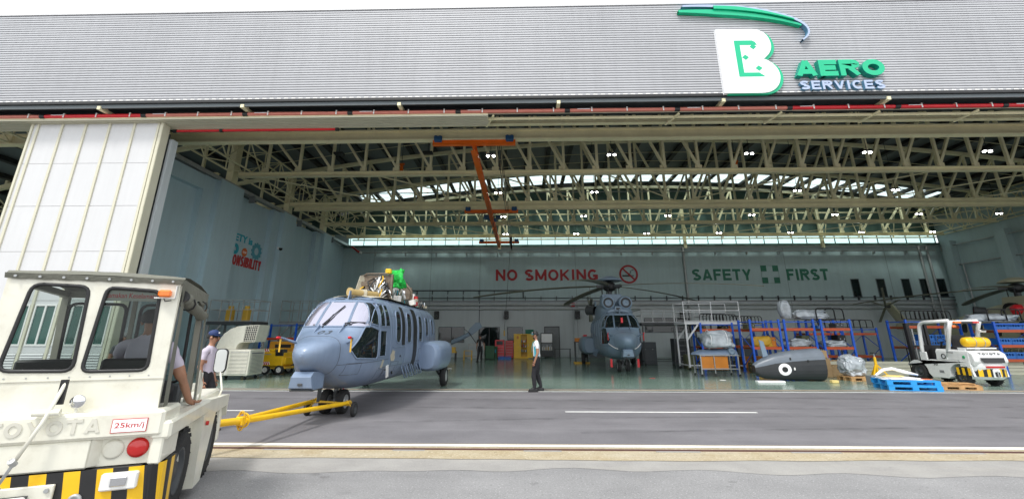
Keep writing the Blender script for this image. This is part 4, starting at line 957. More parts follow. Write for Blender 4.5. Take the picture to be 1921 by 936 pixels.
        one(lambda b: (b.box((-.0, .62, 2.96), (.32, .3, .22), fm), b.box((0, .46, 2.97), (.2, .02, .12), 'black'))).build('cooling_inlet', h)
        for sg in (-1, 1):
            b = B(); b.lathe([(.0, .10), (.12, .02), (.15, .05), (.17, .0), (.20, .03), (.27, -.02), (.34, .05), (.36, .2), (.36, .9), (.2, 1.5)], (sg * .44, .75, 3.30), (0, 1, 0), fm, 24); o = b.build('engine_intake', h)
            b = B(); b.lathe([(.17, 0), (.20, .02), (.26, -.005)], (sg * .44, .72, 3.30), (0, 1, 0), 'black', 24); b.build('grille', o)
            b = B(); b.lathe([(.26, .0), (.28, .5), (.30, .55), (.22, .55)], (sg * .75, 4.9, 3.12), (sg * .75, .6, .1), 'dark_grey', 18)
            b.lathe([(0, .50), (.26, .52), (.20, .50)], (sg * .75, 4.9, 3.12), (sg * .75, .6, .1), 'red_bright' if cover else 'yellow_dark', 18); b.build('exhaust', h)
        if cover:
            one(lambda b: (b.lathe([(0, .24), (.16, .22), (.26, .14), (.30, 0), (.30, -.3)], (-.90, 3.0, 3.12), (-1, 0, 0), 'red_bright', 20), b.box((-1.16, 3.0, 2.75), (.01, .12, .5), 'red_bright'))).build('engine_cover', h); one(lambda b: b.lathe([(.31, -.3), (.36, -.05), (.44, .0), (.44, -.3)], (-.90, 3.35, 3.10), (-1, 0, 0), 'black', 20)).build('shaded_exhaust_ring', h)  # black ring paints in the shadowed area of the engine exhaust
        one(lambda b: b.box((0, 3.3, 3.65), (1.15, 1.5, .5), fm, tp=.9, bev=0)).build('mast_fairing', h)
        HZ = 4.42; HU = 3.5
        b = B(); b.cyl((0, HU, 3.8), (0, HU, HZ + .1), .13, m='dark_grey'); b.lathe([(.1, -.3), (.3, -.22), (.36, -.1), (.36, .1), (.28, .2), (.12, .26)], (0, HU, HZ), m='black', n=16)
        for k in range(5):
            an = R(rot0 + 72 * k - 90); d = Vector((math.cos(an), math.sin(an), 0)); b.beam(Vector((0, HU, HZ)) + d * .2, Vector((0, HU, HZ)) + d * .75, .2, .14, 'dark_grey'); p = Vector((0, HU, HZ - .5)) + d * .42; b.cyl(p, p + Vector((0, 0, .5)), .025, m='black', n=6)
        for x in (-.48, .48): b.cyl((x, HU - .3, 3.9), (x, HU - .3, HZ), .02, m='black', n=6)
        hubo = b.build('rotor_hub', h)
        b = B(); b.lathe([(.0, .30), (.25, .28), (.5, .20), (.70, .08), (.76, 0), (.70, -.02), (.2, -.02)], (0, HU, HZ + .32), m=fm, n=28); b.build('hub_dome', h)
        for k in range(5):
            an = R(rot0 + 72 * k - 90); d = Vector((math.cos(an), math.sin(an), 0)); s_ = Vector((-d.y, d.x, 0)); b = B(); vs = []
            for i in range(15):
                r_ = .7 + 7.3 * i / 14; dz = -.009 * r_ ** 2; ch = .13 if i == 0 else (.24 if i < 13 else (.21 if i == 13 else .08)); tw = .06
                c = Vector((0, HU, HZ + dz + .02)) + d * r_
                for (q, zz) in ((-ch, -.02 - tw * ch), (-ch * .2, .022 - .2 * tw * ch), (ch, .005 + tw * ch), (-ch * .2, -.022)): vs.append(c + s_ * q + Vector((0, 0, zz)))
            b.add(vs, [(i * 4 + j, i * 4 + (j + 1) % 4, (i + 1) * 4 + (j + 1) % 4, (i + 1) * 4 + j) for i in range(14) for j in range(4)], 'blade', True); b.add(vs[:4], [(3, 2, 1, 0)], 'blade'); b.add(vs[-4:], [(0, 1, 2, 3)], 'blade')
            b.build('rotor_blade', h)
        # tail: fin, stabiliser, tail rotor on the starboard side (image left)
        b = B(); fp = [(11.2, 2.3), (12.3, 2.45), (13.35, 4.2), (12.9, 4.3), (12.2, 3.4)]
        b.prism(fp, Matrix.Translation((.08, 0, 0)) @ Matrix.Rotation(R(90), 4, 'Z') @ RX, .0, fm) if False else None
        vs = [(sx * .07, y, z) for sx in (-1, 1) for y, z in fp]; b.add(vs, [tuple(range(5))[::-1], tuple(range(5, 10))] + [(k, (k + 1) % 5, 5 + (k + 1) % 5, 5 + k) for k in range(5)], fm); b.build('tail_fin', h)
        one(lambda b: b.box((.8, 12.9, 3.6), (1.5, .6, .07), fm)).build('stabiliser', h)
        b = B(); c = Vector((-.38, 12.95, 3.95)); b.cyl(c, c + Vector((.35, 0, 0)), .12, m='dark_grey')
        for k in range(5):
            an = R(20 + 72 * k); d = Vector((0, math.cos(an), math.sin(an))); b.beam(c + d * .1, c + d * 1.5, .2, .03, 'blade')
        b.build('tail_rotor', h)
        for sg in (-1, 1):   # intake covers tags on the belly
            one(lambda b: b.bb(sg * .62 - .05, sg * .62 + .05, -.6, -.58, .25, .62, 'red_bright')).build('ribbon', h)
            b = B(); b.tube([proj(T, 'F', (sg * (.36 + i * .06), 1.10 + .22 * (i / 6) ** 1.6), .03) for i in range(7)], .02, 'white_paint', 6); b.build('cable_guide', h)
        one(lambda b: b.bb(-.05, .05, -.5, -.49, 2.26, 2.5, 'red_bright')).build('ribbon', h)
    return h, T
h1, T1 = helicopter('blue grey helicopter without rotor being towed nose first out of the hangar', 'heli_grey', False, (-4.13, 10.25, 0), -.6, .9)
# digits on the nose of the first helicopter
def nose_digits(c, x0):
    b = B(); stroke_letter(b, c, .13, .17, .026, Matrix.Identity(4), .001, 'dark_grey'); vs = []
    for v in b.v: p = proj(T1, 'T', (x0 + v[0], -1.08 + v[1] * 1.5), .006); vs.append(p)
    b.v = [tuple(v) for v in vs]; b.build('number', h1)
nose_digits('0', -.15); nose_digits('3', .02)
# bare gearbox deck
b = B(); 
vs = []; n = 9
for i, u in enumerate([.42, .55, .9, 1.4, 2.0, 6.9]):
    w = [.45, .58, .66, .70, .70, .66][i]
    for k in range(n): x = -w + 2 * w * k / (n - 1); vs.append((x, u, sec_at(u)[2] + .025 - .05 * (x / w) ** 4))
b.add(vs, [(i * n + k, i * n + k + 1, (i + 1) * n + k + 1, (i + 1) * n + k) for i in range(5) for k in range(n - 1)], 'heli_prime', True); b.build('roof_deck', h1)
b = B(); b.cyl((-.20, .75, 2.98), (.25, 1.65, 2.98), .085, m=mat('tank_tan', (.45, .33, .14), .5), n=16); b.cyl((-.22, .72, 2.98), (-.18, .78, 2.98), .115, m='tank_tan', n=16); b.bb(-.1, .15, 1.1, 1.14, 2.88, 3.08, 'heli_prime'); b.build('hydraulic_tank', h1)
mat('deck_brown', (.16, .12, .085), .6, var=.35, vs=9, grime=.35, gcol=(.4, .38, .33))
b = B(); b.bb(-.50, .50, 2.25, 2.29, 2.86, 3.64, 'deck_brown'); b.bb(.46, .52, 2.20, 2.30, 2.86, 3.66, 'deck_brown')
b.add([(-.52, 1.75, 2.87), (-.42, 2.27, 2.87), (-.44, 2.27, 3.62), (-.48, 2.1, 3.60), (-.50, 1.73, 2.87), (-.30, 2.25, 2.87), (-.40, 2.25, 3.62), (-.46, 2.08, 3.60)], [(0, 1, 2, 3)[::-1], (7, 6, 5, 4)[::-1], (0, 3, 7, 4)[::-1]], 'heli_prime')
b.tube([(-.46, 2.25, 3.60), (-.3, 2.2, 3.68), (.3, 2.2, 3.68), (.49, 2.25, 3.62)], .022, 'deck_brown', 6); b.build('firewall', h1)
b = B()
for i in range(34):
    x = rnd.uniform(-.38, .40); z = rnd.uniform(2.95, 3.62); b.tube([(x, 2.24, z), (x + rnd.uniform(-.15, .15), 2.05, z - .12), (x + rnd.uniform(-.25, .25), 2.0, z - .35), (x + rnd.uniform(-.2, .2), 2.22, max(2.9, z - .5))], .022, rnd.choice(['galv', 'black', 'chrome', 'white_paint', 'yellow_dark']), 6)
for i in range(14): b.box((rnd.uniform(-.38, .38), 2.18, rnd.uniform(2.95, 3.5)), (rnd.uniform(.06, .2), .12, rnd.uniform(.06, .18)), rnd.choice(['galv', 'dark_grey', 'chrome', 'deck_brown']), rz=rnd.uniform(-20, 20))
b.build('engine_hose', h1)
b = B()
for u, zt in ((3.2, 3.55), (4.6, 3.62)):
    b = B(); b.tube([(-.5, u, 2.88), (-.5, u, zt - .25), (-.3, u, zt), (.3, u, zt), (.5, u, zt - .25), (.5, u, 2.88)], .05, 'heli_prime' if u < 4.6 else 'deck_brown', 6)
    if u > 4: b.box((0, 4.62, 3.2), (1.02, .06, .6), 'deck_brown')
    b.build('gearbox_frame', h1)
b = B(); b.lathe([(.36, 0), (.40, .2), (.32, .42), (.2, .55), (0, .6)], (0, 3.9, 2.9), m='galv', n=18); b.cyl((0, 3.9, 3.4), (0, 3.9, 3.65), .1, m='chrome'); b.build('gearbox', h1)
b = B()
for i in range(150):
    u = rnd.uniform(2.3, 6.9); x = rnd.uniform(-.6, .62); s_ = rnd.uniform(.04, .16); zz = 2.9 + rnd.uniform(0, .36) * (1 if u < 5.5 else .5)
    if i % 3: b.box((x, u, zz), (s_, s_ * 1.4, s_ * 1.2), rnd.choice(['galv', 'chrome', 'heli_prime', 'deck_brown', 'dark_grey', 'white_paint']), rz=rnd.uniform(0, 90), rx=rnd.uniform(-20, 20))
    else: b.tube([(x, u, 2.9), (x, u + .1, zz + .15), (x * .8, u + .4, zz + .1), (x * .9, u + .55, 2.9)], .02, rnd.choice(['chrome', 'black', 'galv', 'teal']), 5)
for u in (5.0, 5.35): b.bb(.30, .42, u, u + .16, 2.9, 3.35, 'white_paint')
b.cyl((.5, 5.3, 2.9), (.5, 5.3, 3.25), .08, m='red'); b.build('deck_fitting', h1)
# taped patches and data sheet on the port side
one(lambda b: b.add([proj(T1, 'P', p, .006) for p in [(1.15, 1.16), (1.38, 1.14), (1.48, 1.22), (1.40, 1.30), (1.44, 1.42), (1.30, 1.40), (1.22, 1.46), (1.14, 1.36), (1.04, 1.30)]], [tuple(range(9))], 'heli_prime')).build('patch', h1)
one(lambda b: b.add([proj(T1, 'P', p, .006) for p in [(.40, 1.02), (.56, 1.02), (.60, 1.20), (.45, 1.22)]], [(0, 1, 2, 3)], 'heli_prime')).build('patch', h1)
one(lambda b: b.box((1.02, .70, .92), (.02, .17, .30), 'white_paint', rx=8)).build('data_sheet', h1)
yb = one(lambda b: b.box((0, 0, .07), (.16, .16, .14), 'yellow', bev=.02)).build('foam_block'); yb.location = (-3.93, 12.75, 3.38); tag(yb, 'small yellow block beside the green netting on the towed helicopter', 'block')
h2, _ = helicopter('slate grey helicopter with drooping rotor blades parked deep in the hangar', 'heli_slate', True, (4.80, 22.3, 0), -4, 1.0)
h3, _ = helicopter('olive beige helicopter at the right edge behind the blue racks', 'heli_olive', True, (29.5, 23.6, 0), 0, 1.0, cover=True, rot0=10)
# ================================================================ PEOPLE
def skin_body(edges, joints, radii, root):
    names = list(joints); me = bpy.data.meshes.new('t'); me.from_pydata([joints[n] for n in names], [(names.index(a), names.index(c)) for a, c in edges], [])
    o = bpy.data.objects.new('t', me); S.collection.objects.link(o)
    md = o.modifiers.new('s', 'SKIN'); md.use_smooth_shade = True; md.branch_smoothing = .4
    for i, n in enumerate(names):
        r = radii[n]; r = r if isinstance(r, tuple) else (r, r); me.skin_vertices[0].data[i].radius = r; me.skin_vertices[0].data[i].use_root = (n == root)
    s2 = o.modifiers.new('ss', 'SUBSURF'); s2.levels = 2
    dg = bpy.context.evaluated_depsgraph_get(); m2 = bpy.data.meshes.new_from_object(o.evaluated_get(dg)); bpy.data.objects.remove(o); return m2
def person(label, loc, rz, J, shirt, trousers, skin='skin', hairm='hair', sleeve=.55, cap=None, hair=True, sc=1, shoes='black', group=None, collar=None, beard=False, side=None, cat='person'):
    base = dict(pelvis=(0, 0, .95), waist=(0, 0, 1.08), chest=(0, .01, 1.28), ntop=(0, 0, 1.42), neck=(0, .015, 1.50), jaw=(0, .035, 1.565), head=(0, .02, 1.645),
                hipL=(-.09, 0, .90), kneeL=(-.10, .02, .50), ankL=(-.10, 0, .10), toeL=(-.11, .13, .045), hipR=(.09, 0, .90), kneeR=(.10, .02, .50), ankR=(.10, 0, .10), toeR=(.11, .13, .045),
                shL=(-.17, 0, 1.39), elL=(-.22, -.02, 1.12), wrL=(-.23, .06, .88), haL=(-.23, .09, .80), shR=(.17, 0, 1.39), elR=(.22, -.02, 1.12), wrR=(.23, .06, .88), haR=(.23, .09, .80))
    base.update(J)
    for s_ in 'LR':
        a, c = Vector(base['sh' + s_]), Vector(base['el' + s_]); base['sl' + s_] = tuple(a.lerp(c, .5))
        a, c = Vector(base['hip' + s_]), Vector(base['knee' + s_]); base['th' + s_] = tuple(a.lerp(c, .45))
        a, c = Vector(base['knee' + s_]), Vector(base['ank' + s_]); base['ca' + s_] = tuple(a.lerp(c, .4))
    rad = dict(pelvis=(.165, .13), waist=(.155, .125), chest=(.185, .135), ntop=(.09, .07), neck=.052, jaw=(.060, .066), head=(.078, .092))
    for s_ in 'LR': rad.update({'hip' + s_: .11, 'th' + s_: .105, 'knee' + s_: .080, 'ca' + s_: .078, 'ank' + s_: .062, 'toe' + s_: (.042, .03), 'sh' + s_: .068, 'sl' + s_: .062, 'el' + s_: .046, 'wr' + s_: .031, 'ha' + s_: (.036, .018)})
    E = [('pelvis', 'waist'), ('waist', 'chest'), ('chest', 'ntop'), ('ntop', 'neck'), ('neck', 'jaw'), ('jaw', 'head')]
    for s_ in 'LR': E += [('pelvis', 'hip' + s_), ('hip' + s_, 'th' + s_), ('th' + s_, 'knee' + s_), ('knee' + s_, 'ca' + s_), ('ca' + s_, 'ank' + s_), ('ank' + s_, 'toe' + s_), ('ntop', 'sh' + s_), ('sh' + s_, 'sl' + s_), ('sl' + s_, 'el' + s_), ('el' + s_, 'wr' + s_), ('wr' + s_, 'ha' + s_)]
    me = skin_body(E, base, rad, 'pelvis')
    for n in (skin, shirt, trousers, shoes, side or shirt): me.materials.append(K(n))
    hd_ = Vector(base['head'])
    for v in me.vertices:
        if (v.co - hd_).length > .26 and v.co.z > .12:
            q = noise.noise(v.co * 11 + Vector((loc[0], 0, 0))) + .6 * noise.noise(v.co * 26); f_ = .012 if v.co.z < 1.38 and min((v.co - Vector(base['wr' + s_])).length for s_ in 'LR') > .28 else .0
            v.co += v.normal * q * f_
    V = {k: Vector(v) for k, v in base.items()}
    def dseg(p, a, c):
        d = c - a; t = max(0, min(1, (p - a).dot(d) / max(1e-9, d.length_squared))); return (p - a - d * t).length, t
    for f in me.polygons:
        c = f.center; f.use_smooth = True; best = (9, 0)
        segs = [('head', 'jaw', 0), ('jaw', 'neck', 0), ('ntop', 'chest', 1), ('neck', 'ntop', 5), ('chest', 'waist', 1), ('waist', 'pelvis', 6)]
        for s_ in 'LR': segs += [('sh' + s_, 'el' + s_, 7), ('el' + s_, 'wr' + s_, 0), ('wr' + s_, 'ha' + s_, 0), ('ntop', 'sh' + s_, 1), ('hip' + s_, 'knee' + s_, 2), ('knee' + s_, 'ank' + s_, 2), ('ank' + s_, 'toe' + s_, 3), ('pelvis', 'hip' + s_, 2)]
        for a, b_, k in segs:
            ds, t = dseg(c, V[a], V[b_]); r = rad[a] if not isinstance(rad[a], tuple) else rad[a][0]
            if ds - r * .5 < best[0]:
                if k == 5: k2 = 0 if t < .45 else 1
                elif k == 6: k2 = 1 if t < .6 else 2
                elif k == 7: k2 = 1 if t < sleeve else 0
                else: k2 = k
                best = (ds - r * .5, k2, a)
        k2 = best[1]
        if k2 == 1 and side and abs(c.x) > .10 and c.z < 1.30 and best[2] in ('chest', 'waist'): k2 = 4
        f.material_index = k2
    root = bpy.data.objects.new('person', me); link(root); root.location = loc; root.rotation_euler = (0, 0, R(rz)); root.scale = (sc,) * 3
    tag(root, label, cat, group)
    b = B(); hd = V['head']
    # face
    b.lathe([(0, .035), (.012, .02), (.02, -.01), (.008, -.03)], hd + Vector((0, .10, -.035)), (0, .3, -1), skin, 8)
    for sx in (-1, 1):
        b.lathe([(0, .012), (.010, .008), (.012, 0)], hd + Vector((sx * .03, .086, .0)), (0, 1, 0), 'hair', 8); b.box(hd + Vector((sx * .03, .088, .022)), (.035, .008, .007), 'hair')
        b.lathe([(0, .02), (.028, .012), (.03, 0), (.015, -.01)], hd + Vector((sx * .078, .0, -.02)), (sx, -.3, 0), skin, 8)
    b.box(hd + Vector((0, .083, -.075)), (.04, .006, .008), 'slogan_red'); b.build('face', root)
    if beard: one(lambda b: b.lathe([(.055, .0), (.05, .03), (.02, .045)], V['jaw'] + Vector((0, .018, -.01)), (0, .35, -1), 'hair', 12)).build('beard', root)
    if hair: one(lambda b: b.lathe([(.088, -.01), (.092, .03), (.080, .07), (.05, .1), (0, .112)], hd + Vector((0, -.018, .0)), (0, -.25, 1), hairm, 16)).build('hair', root)
    if cap:
        b = B(); b.lathe([(.093, .02), (.096, .05), (.085, .085), (.05, .115), (0, .122)], hd + Vector((0, -.002, .005)), (0, -.08, 1), cap, 18)
        vs = []; n = 9
        for rr_, zz in ((.085, .030), (.165, .018)):
            for i in range(n): an = R(25 + 130 * i / (n - 1)); vs.append(hd + Vector((math.cos(an) * rr_ * .85, math.sin(an) * rr_, zz)))
        b.add(vs + [v - Vector((0, 0, .008)) for v in vs], [(i, i + 1, n + i + 1, n + i) for i in range(n - 1)] + [(2 * n + i, 3 * n + i, 3 * n + i + 1, 2 * n + i + 1) for i in range(n - 1)], 'teal' if cap != 'navy' else 'navy'); b.box(hd + Vector((0, .092, .07)), (.04, .01, .03), 'white_logo'); b.build('cap', root)
    # fingers
    for s_ in 'LR':
        w, h_ = V['wr' + s_], V['ha' + s_]; d = (h_ - w).normalized(); sd_ = Vector((0, 1, 0)) if abs(d.y) < .7 else Vector((1, 0, 0)); sd_ = (sd_ - d * sd_.dot(d)).normalized(); nn = d.cross(sd_)
        inn = nn if nn.x * h_.x < 0 else -nn
        b = B()
        for i, L_ in enumerate((.062, .075, .070, .055)):
            q = h_ + sd_ * (.026 - .0175 * i) + d * .005; b.tube([q, q + d * L_ * .45 + inn * .004, q + d * L_ * .8 + inn * .016, q + d * L_ + inn * .030], [.010, .0095, .0085, .006], skin, 6)
        q = w.lerp(h_, .45) + sd_ * .02; b.tube([q, q + sd_ * .028 + d * .02, q + sd_ * .034 + d * .05 + inn * .01], [.012, .010, .007], skin, 6); b.build('fingers', root)
    if collar: one(lambda b: b.lathe([(.062, 0), (.072, -.02), (.085, -.045)], V['neck'] + Vector((0, 0, -.015)), (0, .1, 1), collar, 16)).build('collar', root)
    for s_ in 'LR':
        a, t = V['ank' + s_], V['toe' + s_]; d = (t - a); d.z = 0; d.normalize(); z0 = a.z - .10
        b = B(); b.box(Vector((a.x, a.y, a.z - .055)) + d * .05, (.095, .27, .075), shoes, rz=math.degrees(math.atan2(-d.x, d.y)), bev=.028); b.box(Vector((a.x, a.y, a.z - .088)) + d * .055, (.10, .285, .024), 'rubber', rz=math.degrees(math.atan2(-d.x, d.y))); b.build('shoe', root)
    return root, V
# worker walking across the doorway, facing left
w1, V1 = person('man in white and turquoise polo shirt and dark trousers walking left across the doorway', (.42, 14.33, .012), 90,
    dict(kneeL=(-.10, .10, .50), ankL=(-.10, .07, .10), toeL=(-.12, .20, .045), kneeR=(.10, -.01, .50), ankR=(.10, -.13, .11), toeR=(.11, -.0, .05), elR=(.24, -.05, 1.13), wrR=(.24, .03, .89), haR=(.24, .05, .81), elL=(-.23, -.03, 1.13), head=(0, .035, 1.645)),
    'shirt_white', 'trousers', cap='hair', collar='sign_green', beard=True, side='teal', hair=True)
one(lambda b: b.lathe([(.032, -.012), (.034, 0), (.032, .012)], V1['wrR'] + Vector((0, -.005, .02)), (V1['haR'] - V1['wrR']), 'black', 12)).build('watch', w1)
one(lambda b: b.tube([(-.05, .10, 1.44), (-.03, .145, 1.28), (0, .15, 1.12), (.03, .145, 1.28), (.05, .10, 1.44)], .006, 'teal', 5)).build('lanyard', w1)
person('man in black and white work shirt standing near the back wall beside a green bin', (-2.88, 30.7, .01), 175, dict(elL=(-.26, 0, 1.12), wrL=(-.30, .03, .88), haL=(-.31, .04, .80), ankR=(.16, 0, .1), toeR=(.18, .13, .045)), 'shirt_black', 'shirt_black', side='shirt_white', sleeve=.6)
person('man in blue cap and lavender shirt walking right beyond the tow tractor', (-5.72, 8.25, .012), -80, dict(kneeL=(-.10, .16, .50), ankL=(-.1, .16, .1), toeL=(-.1, .29, .045), kneeR=(.1, 0, .5), ankR=(.1, -.22, .15), toeR=(.1, -.1, .06)), 'shirt_lav', 'trousers', cap='navy', sleeve=.6, sc=.97)
mat('hair_grey', (.16, .16, .16), .7)
person('grey haired man in dark shirt seen through the tractor windows', (-10.0, 11.2, .012), 200, {}, 'dark_grey', 'trousers', hairm='hair_grey', sc=.97)

# ================================================================ TOW TRACTOR
TR = thing('tow_tractor', 'cream aircraft tow tractor with a canvas topped cab and striped bumper', 'tractor', (-3.60, 3.55, 0), 24)
TR.scale = (1, .93, 1)
cp = 'cream_paint'
# lower body: shaped side profile band, fenders over the wheels
b = B()
b.bb(-.72, .72, .12, .50, .62, .83, cp)                        # rear block behind the lamps
# recessed lamp panel: body front faces with a recess at the right
b.bb(-.72, .28, .02, .12, .63, .83, cp, bev=.012); b.bb(.655, .74, .03, .5, .62, .83, cp, bev=.012); b.bb(.28, .655, .085, .12, .63, .83, cp)
b.add([(.28, .02, .64), (.28, .02, .83), (.33, .085, .83), (.33, .085, .64)], [(0, 1, 2, 3)[::-1]], cp)
b.bb(-.72, .72, .0, .50, .832, 1.03, cp, bev=.022)             # band with the embossed word
b.bb(.64, .78, .02, 1.55, .80, .94, cp, bev=.02); b.bb(-.78, -.64, .02, 1.55, .80, .94, cp, bev=.02)
b.bb(-.66, .66, .48, 2.75, .40, .95, cp, bev=.02)
for sg in (-1, 1):
    # sill panel between the wheels and the front fender
    xs_ = (sg * .66, sg * .77)
    pf = [(1.40, .10), (1.72, .10), (2.02, .74), (2.72, .74), (2.82, .60), (2.84, .86), (1.50, .93), (1.36, .78)]
    vs = [(x, y, z) for x in xs_ for y, z in pf]; n_ = len(pf); b.add(vs, [tuple(range(n_)), tuple(range(n_, 2 * n_))[::-1]] + [(k, (k + 1) % n_, n_ + (k + 1) % n_, n_ + k) for k in range(n_)], cp)
    b.bb(sg * .40, sg * .765, 1.50, 2.82, .80, .865, cp, bev=.015)
b.bb(-.72, .72, 2.74, 2.86, .30, .84, cp, bev=.02); b.bb(-.42, .42, 1.75, 2.80, .84, 1.02, cp, bev=.04)
o = b.build('body', TR)
for p in ((.60, .01, .86), (-.5, .01, .86)): pass
# embossed word on the band
for i, c in enumerate('TOYOTA'):
    b = B(); stroke_letter(b, c, .098, .105, .024, Matrix.Translation((-.36 + i * .116, .001, .885)) @ RX, .008, mat('emboss', (.62, .60, .52), .45)); b.build('embossed_letter', TR)
# speed plate
pl = one(lambda b: (b.bb(.385, .615, -.006, .001, .875, .975, 'red'), b.bb(.390, .610, -.0075, .001, .880, .970, 'white_logo'))).build('speed_plate', TR)
text_mesh('25km/j', .05, Matrix.Translation((.405, -.0078, .898)) @ RX, .001, 'red', width=.19, off=.008).build('lettering', pl)
# lamps
b = B(); b.lathe([(0, .030), (.05, .026), (.068, .015), (.074, 0)], (.565, .083, .745), (0, -1, 0), 'lamp_red', 28); b.build('tail_lamp', TR)
b = B(); b.lathe([(0, .014), (.055, .012), (.068, .006), (.070, 0)], (.405, .083, .745), (0, -1, 0), 'cream_paint', 28); b.build('blank_cover', TR)
b = B(); b.bb(.40, .63, -.035, .03, .475, .595, 'white_paint', bev=.01); o = b.build('reverse_lamp', TR)
one(lambda b: b.bb(.465, .565, -.045, -.034, .505, .565, 'chrome', bev=.008)).build('lens', o)
b = B(); b.lathe([(0, .012), (.022, .014), (.028, .02), (.042, .018), (.045, 0)], (.265, -.005, .43), (0, -1, 0), 'galv', 20); b.build('round_fitting', TR)
# bumper with hazard stripes
b = B(); x = -.72; k = 0; zt_, zb_ = .625, .24; sl_ = .05; wd_ = .098
prof = [(-.72, .0), (.62, .0), (.70, .03), (.755, .10), (.775, .20), (.775, .42)]
def along(s_):
    for (x0, y0), (x1, y1) in zip(prof, prof[1:]):
        L_ = math.hypot(x1 - x0, y1 - y0)
        if s_ <= L_: return (x0 + (x1 - x0) * s_ / L_, y0 + (y1 - y0) * s_ / L_)
        s_ -= L_
    return prof[-1]
tot = sum(math.hypot(c[0] - a[0], c[1] - a[1]) for a, c in zip(prof, prof[1:]))
s_ = 0
while s_ < tot - .01:
    e_ = min(tot, s_ + wd_); m_ = 'yellow' if k % 2 else 'black'; sub = 4
    for j in range(sub):
        a0, a1 = s_ + (e_ - s_) * j / sub, s_ + (e_ - s_) * (j + 1) / sub
        t0, t1 = along(min(tot, max(0, a0 - sl_ * .0))), along(min(tot, a1)); b0, b1 = along(min(tot, a0 + sl_)), along(min(tot, a1 + sl_))
        b.add([(t0[0], t0[1], zt_), (t1[0], t1[1], zt_), (b1[0], b1[1], zb_), (b0[0], b0[1], zb_)], [(0, 1, 2, 3)[::-1]], m_)
    s_ = e_; k += 1
b.bb(-.72, .62, .006, .10, .24, .622, 'black'); b.bb(.2, .765, .2, .42, .24, .622, 'black'); b.build('striped_bumper', TR)
# hitch plate, hitch and release lever
b = B(); b.bb(-.36, .135, -.03, .0, .20, .555, cp, bev=.006); b.bb(-.30, .0, -.12, -.03, .36, .40, 'white_paint', bev=.01); b.bb(-.30, .0, -.12, -.03, .46, .50, 'white_paint', bev=.01); b.bb(-.28, .0, -.06, -.03, .36, .5, 'dark_grey')
for x, z in ((-.33, .52), (.10, .52), (-.33, .25), (.10, .25), (-.02, .42)): b.cyl((x, -.03, z), (x, -.045, z), .016, m='galv', n=6)
b.cyl((-.15, -.10, .33), (-.15, -.10, .58), .018, m='galv'); b.build('hitch', TR)
b = B(); b.bb(.0, .045, .005, .03, 1.10, 1.28, 'black'); b.cyl((-.10, -.03, 1.05), (.06, -.03, 1.05), .026, m=cp); b.tube([(.03, .02, 1.26), (-.0, -.04, 1.07), (-.02, -.06, .98), (-.10, -.10, .74)], .014, cp, 8); b.tube([(-.12, -.11, .76), (-.10, -.10, .73), (-.16, -.12, .56)], .011, 'galv', 6); b.cyl((-.11, -.12, .75), (-.10, -.09, .72), .022, m='galv'); b.cyl((-.17, -.13, .56), (-.17, -.09, .56), .02, m='galv'); b.build('release_lever', TR)
b = B(); b.lathe([(0, -.04), (.035, -.035), (.048, -.01), (.05, 0)], (.13, .02, 1.115), (0, -1, 0), cp, 20); b.lathe([(.05, 0), (.046, .01), (0, .018)], (.13, .02, 1.115), (0, -1, 0), 'chrome', 20); b.cyl((.13, .03, 1.03), (.13, .03, 1.08), .01, m=cp); b.build('work_lamp', TR)
# cab: rear wall with two rounded openings
def panel_holes(b, outer, holes, y, th, m):
    """flat wall in local x,z with holes, thickness th along +y"""
    bm = bmesh.new()
    def loop(P): vs = [bm.verts.new((x, z, 0)) for x, z in P]; return [bm.edges.new((vs[i], vs[(i + 1) % len(vs)])) for i in range(len(vs))]
    es = loop(outer)
    for h_ in holes: es += loop(h_)
    bmesh.ops.triangle_fill(bm, use_beauty=True, use_dissolve=False, edges=es); bm.verts.index_update()
    V_ = [(v.co.x, v.co.y) for v in bm.verts]; n = len(V_); fs = [tuple(v.index for v in f.verts) for f in bm.faces]
    nz = [f.normal.z for f in bm.faces]
    b.add([(x, y, z) for x, z in V_], [f if q > 0 else f[::-1] for f, q in zip(fs, nz)], m); b.add([(x, y + th, z) for x, z in V_], [f[::-1] if q > 0 else f for f, q in zip(fs, nz)], m)
    for e in bm.edges:
        if e.is_boundary: p, q = e.verts[0].index, e.verts[1].index; b.add([(V_[p][0], y, V_[p][1]), (V_[q][0], y, V_[q][1]), (V_[q][0], y + th, V_[q][1]), (V_[p][0], y + th, V_[p][1])], [(0, 1, 2, 3)], m)
    bm.free()
def rquad(P, r, n=4):
    out = []
    for i in range(len(P)):
        p = Vector(P[i]); a = Vector(P[i - 1]) - p; c = Vector(P[(i + 1) % len(P)]) - p; a.normalize(); c.normalize(); s0 = p + a * r; s1 = p + c * r
        for k in range(n + 1): t = k / n; q = s0 * (1 - t) ** 2 + p * 2 * t * (1 - t) + s1 * t * t; out.append((q.x, q.y))
    return out
W1 = rquad([(-.44, 1.345), (.01, 1.335), (-.02, 2.01), (-.385, 2.02)], .07); W2 = rquad([(.065, 1.33), (.50, 1.33), (.475, 1.99), (.10, 2.01)], .06)
b = B(); panel_holes(b, [(-.575, 1.03), (.63, 1.03), (.615, 2.08), (-.52, 2.09)], [W1, W2], .13, .03, cp)
b.bb(-.60, .63, .122, .13, 1.262, 1.268, 'emboss')
for i in range(9): b.cyl((-.52 + i * .13, .13, 1.29), (-.52 + i * .13, .126, 1.29), .006, m='galv', n=6)
b.build('cab_rear_wall', TR)
for i, Wn in enumerate((W1, W2)):
    f = one(lambda b: b.tube([(x, .132, z) for x, z in Wn], .015, 'black', 8, closed=True)).build('window_seal', TR)
    one(lambda b: b.add([(x, .145, z) for x, z in Wn], [tuple(range(len(Wn)))], 'cab_glass')).build('glass', f)
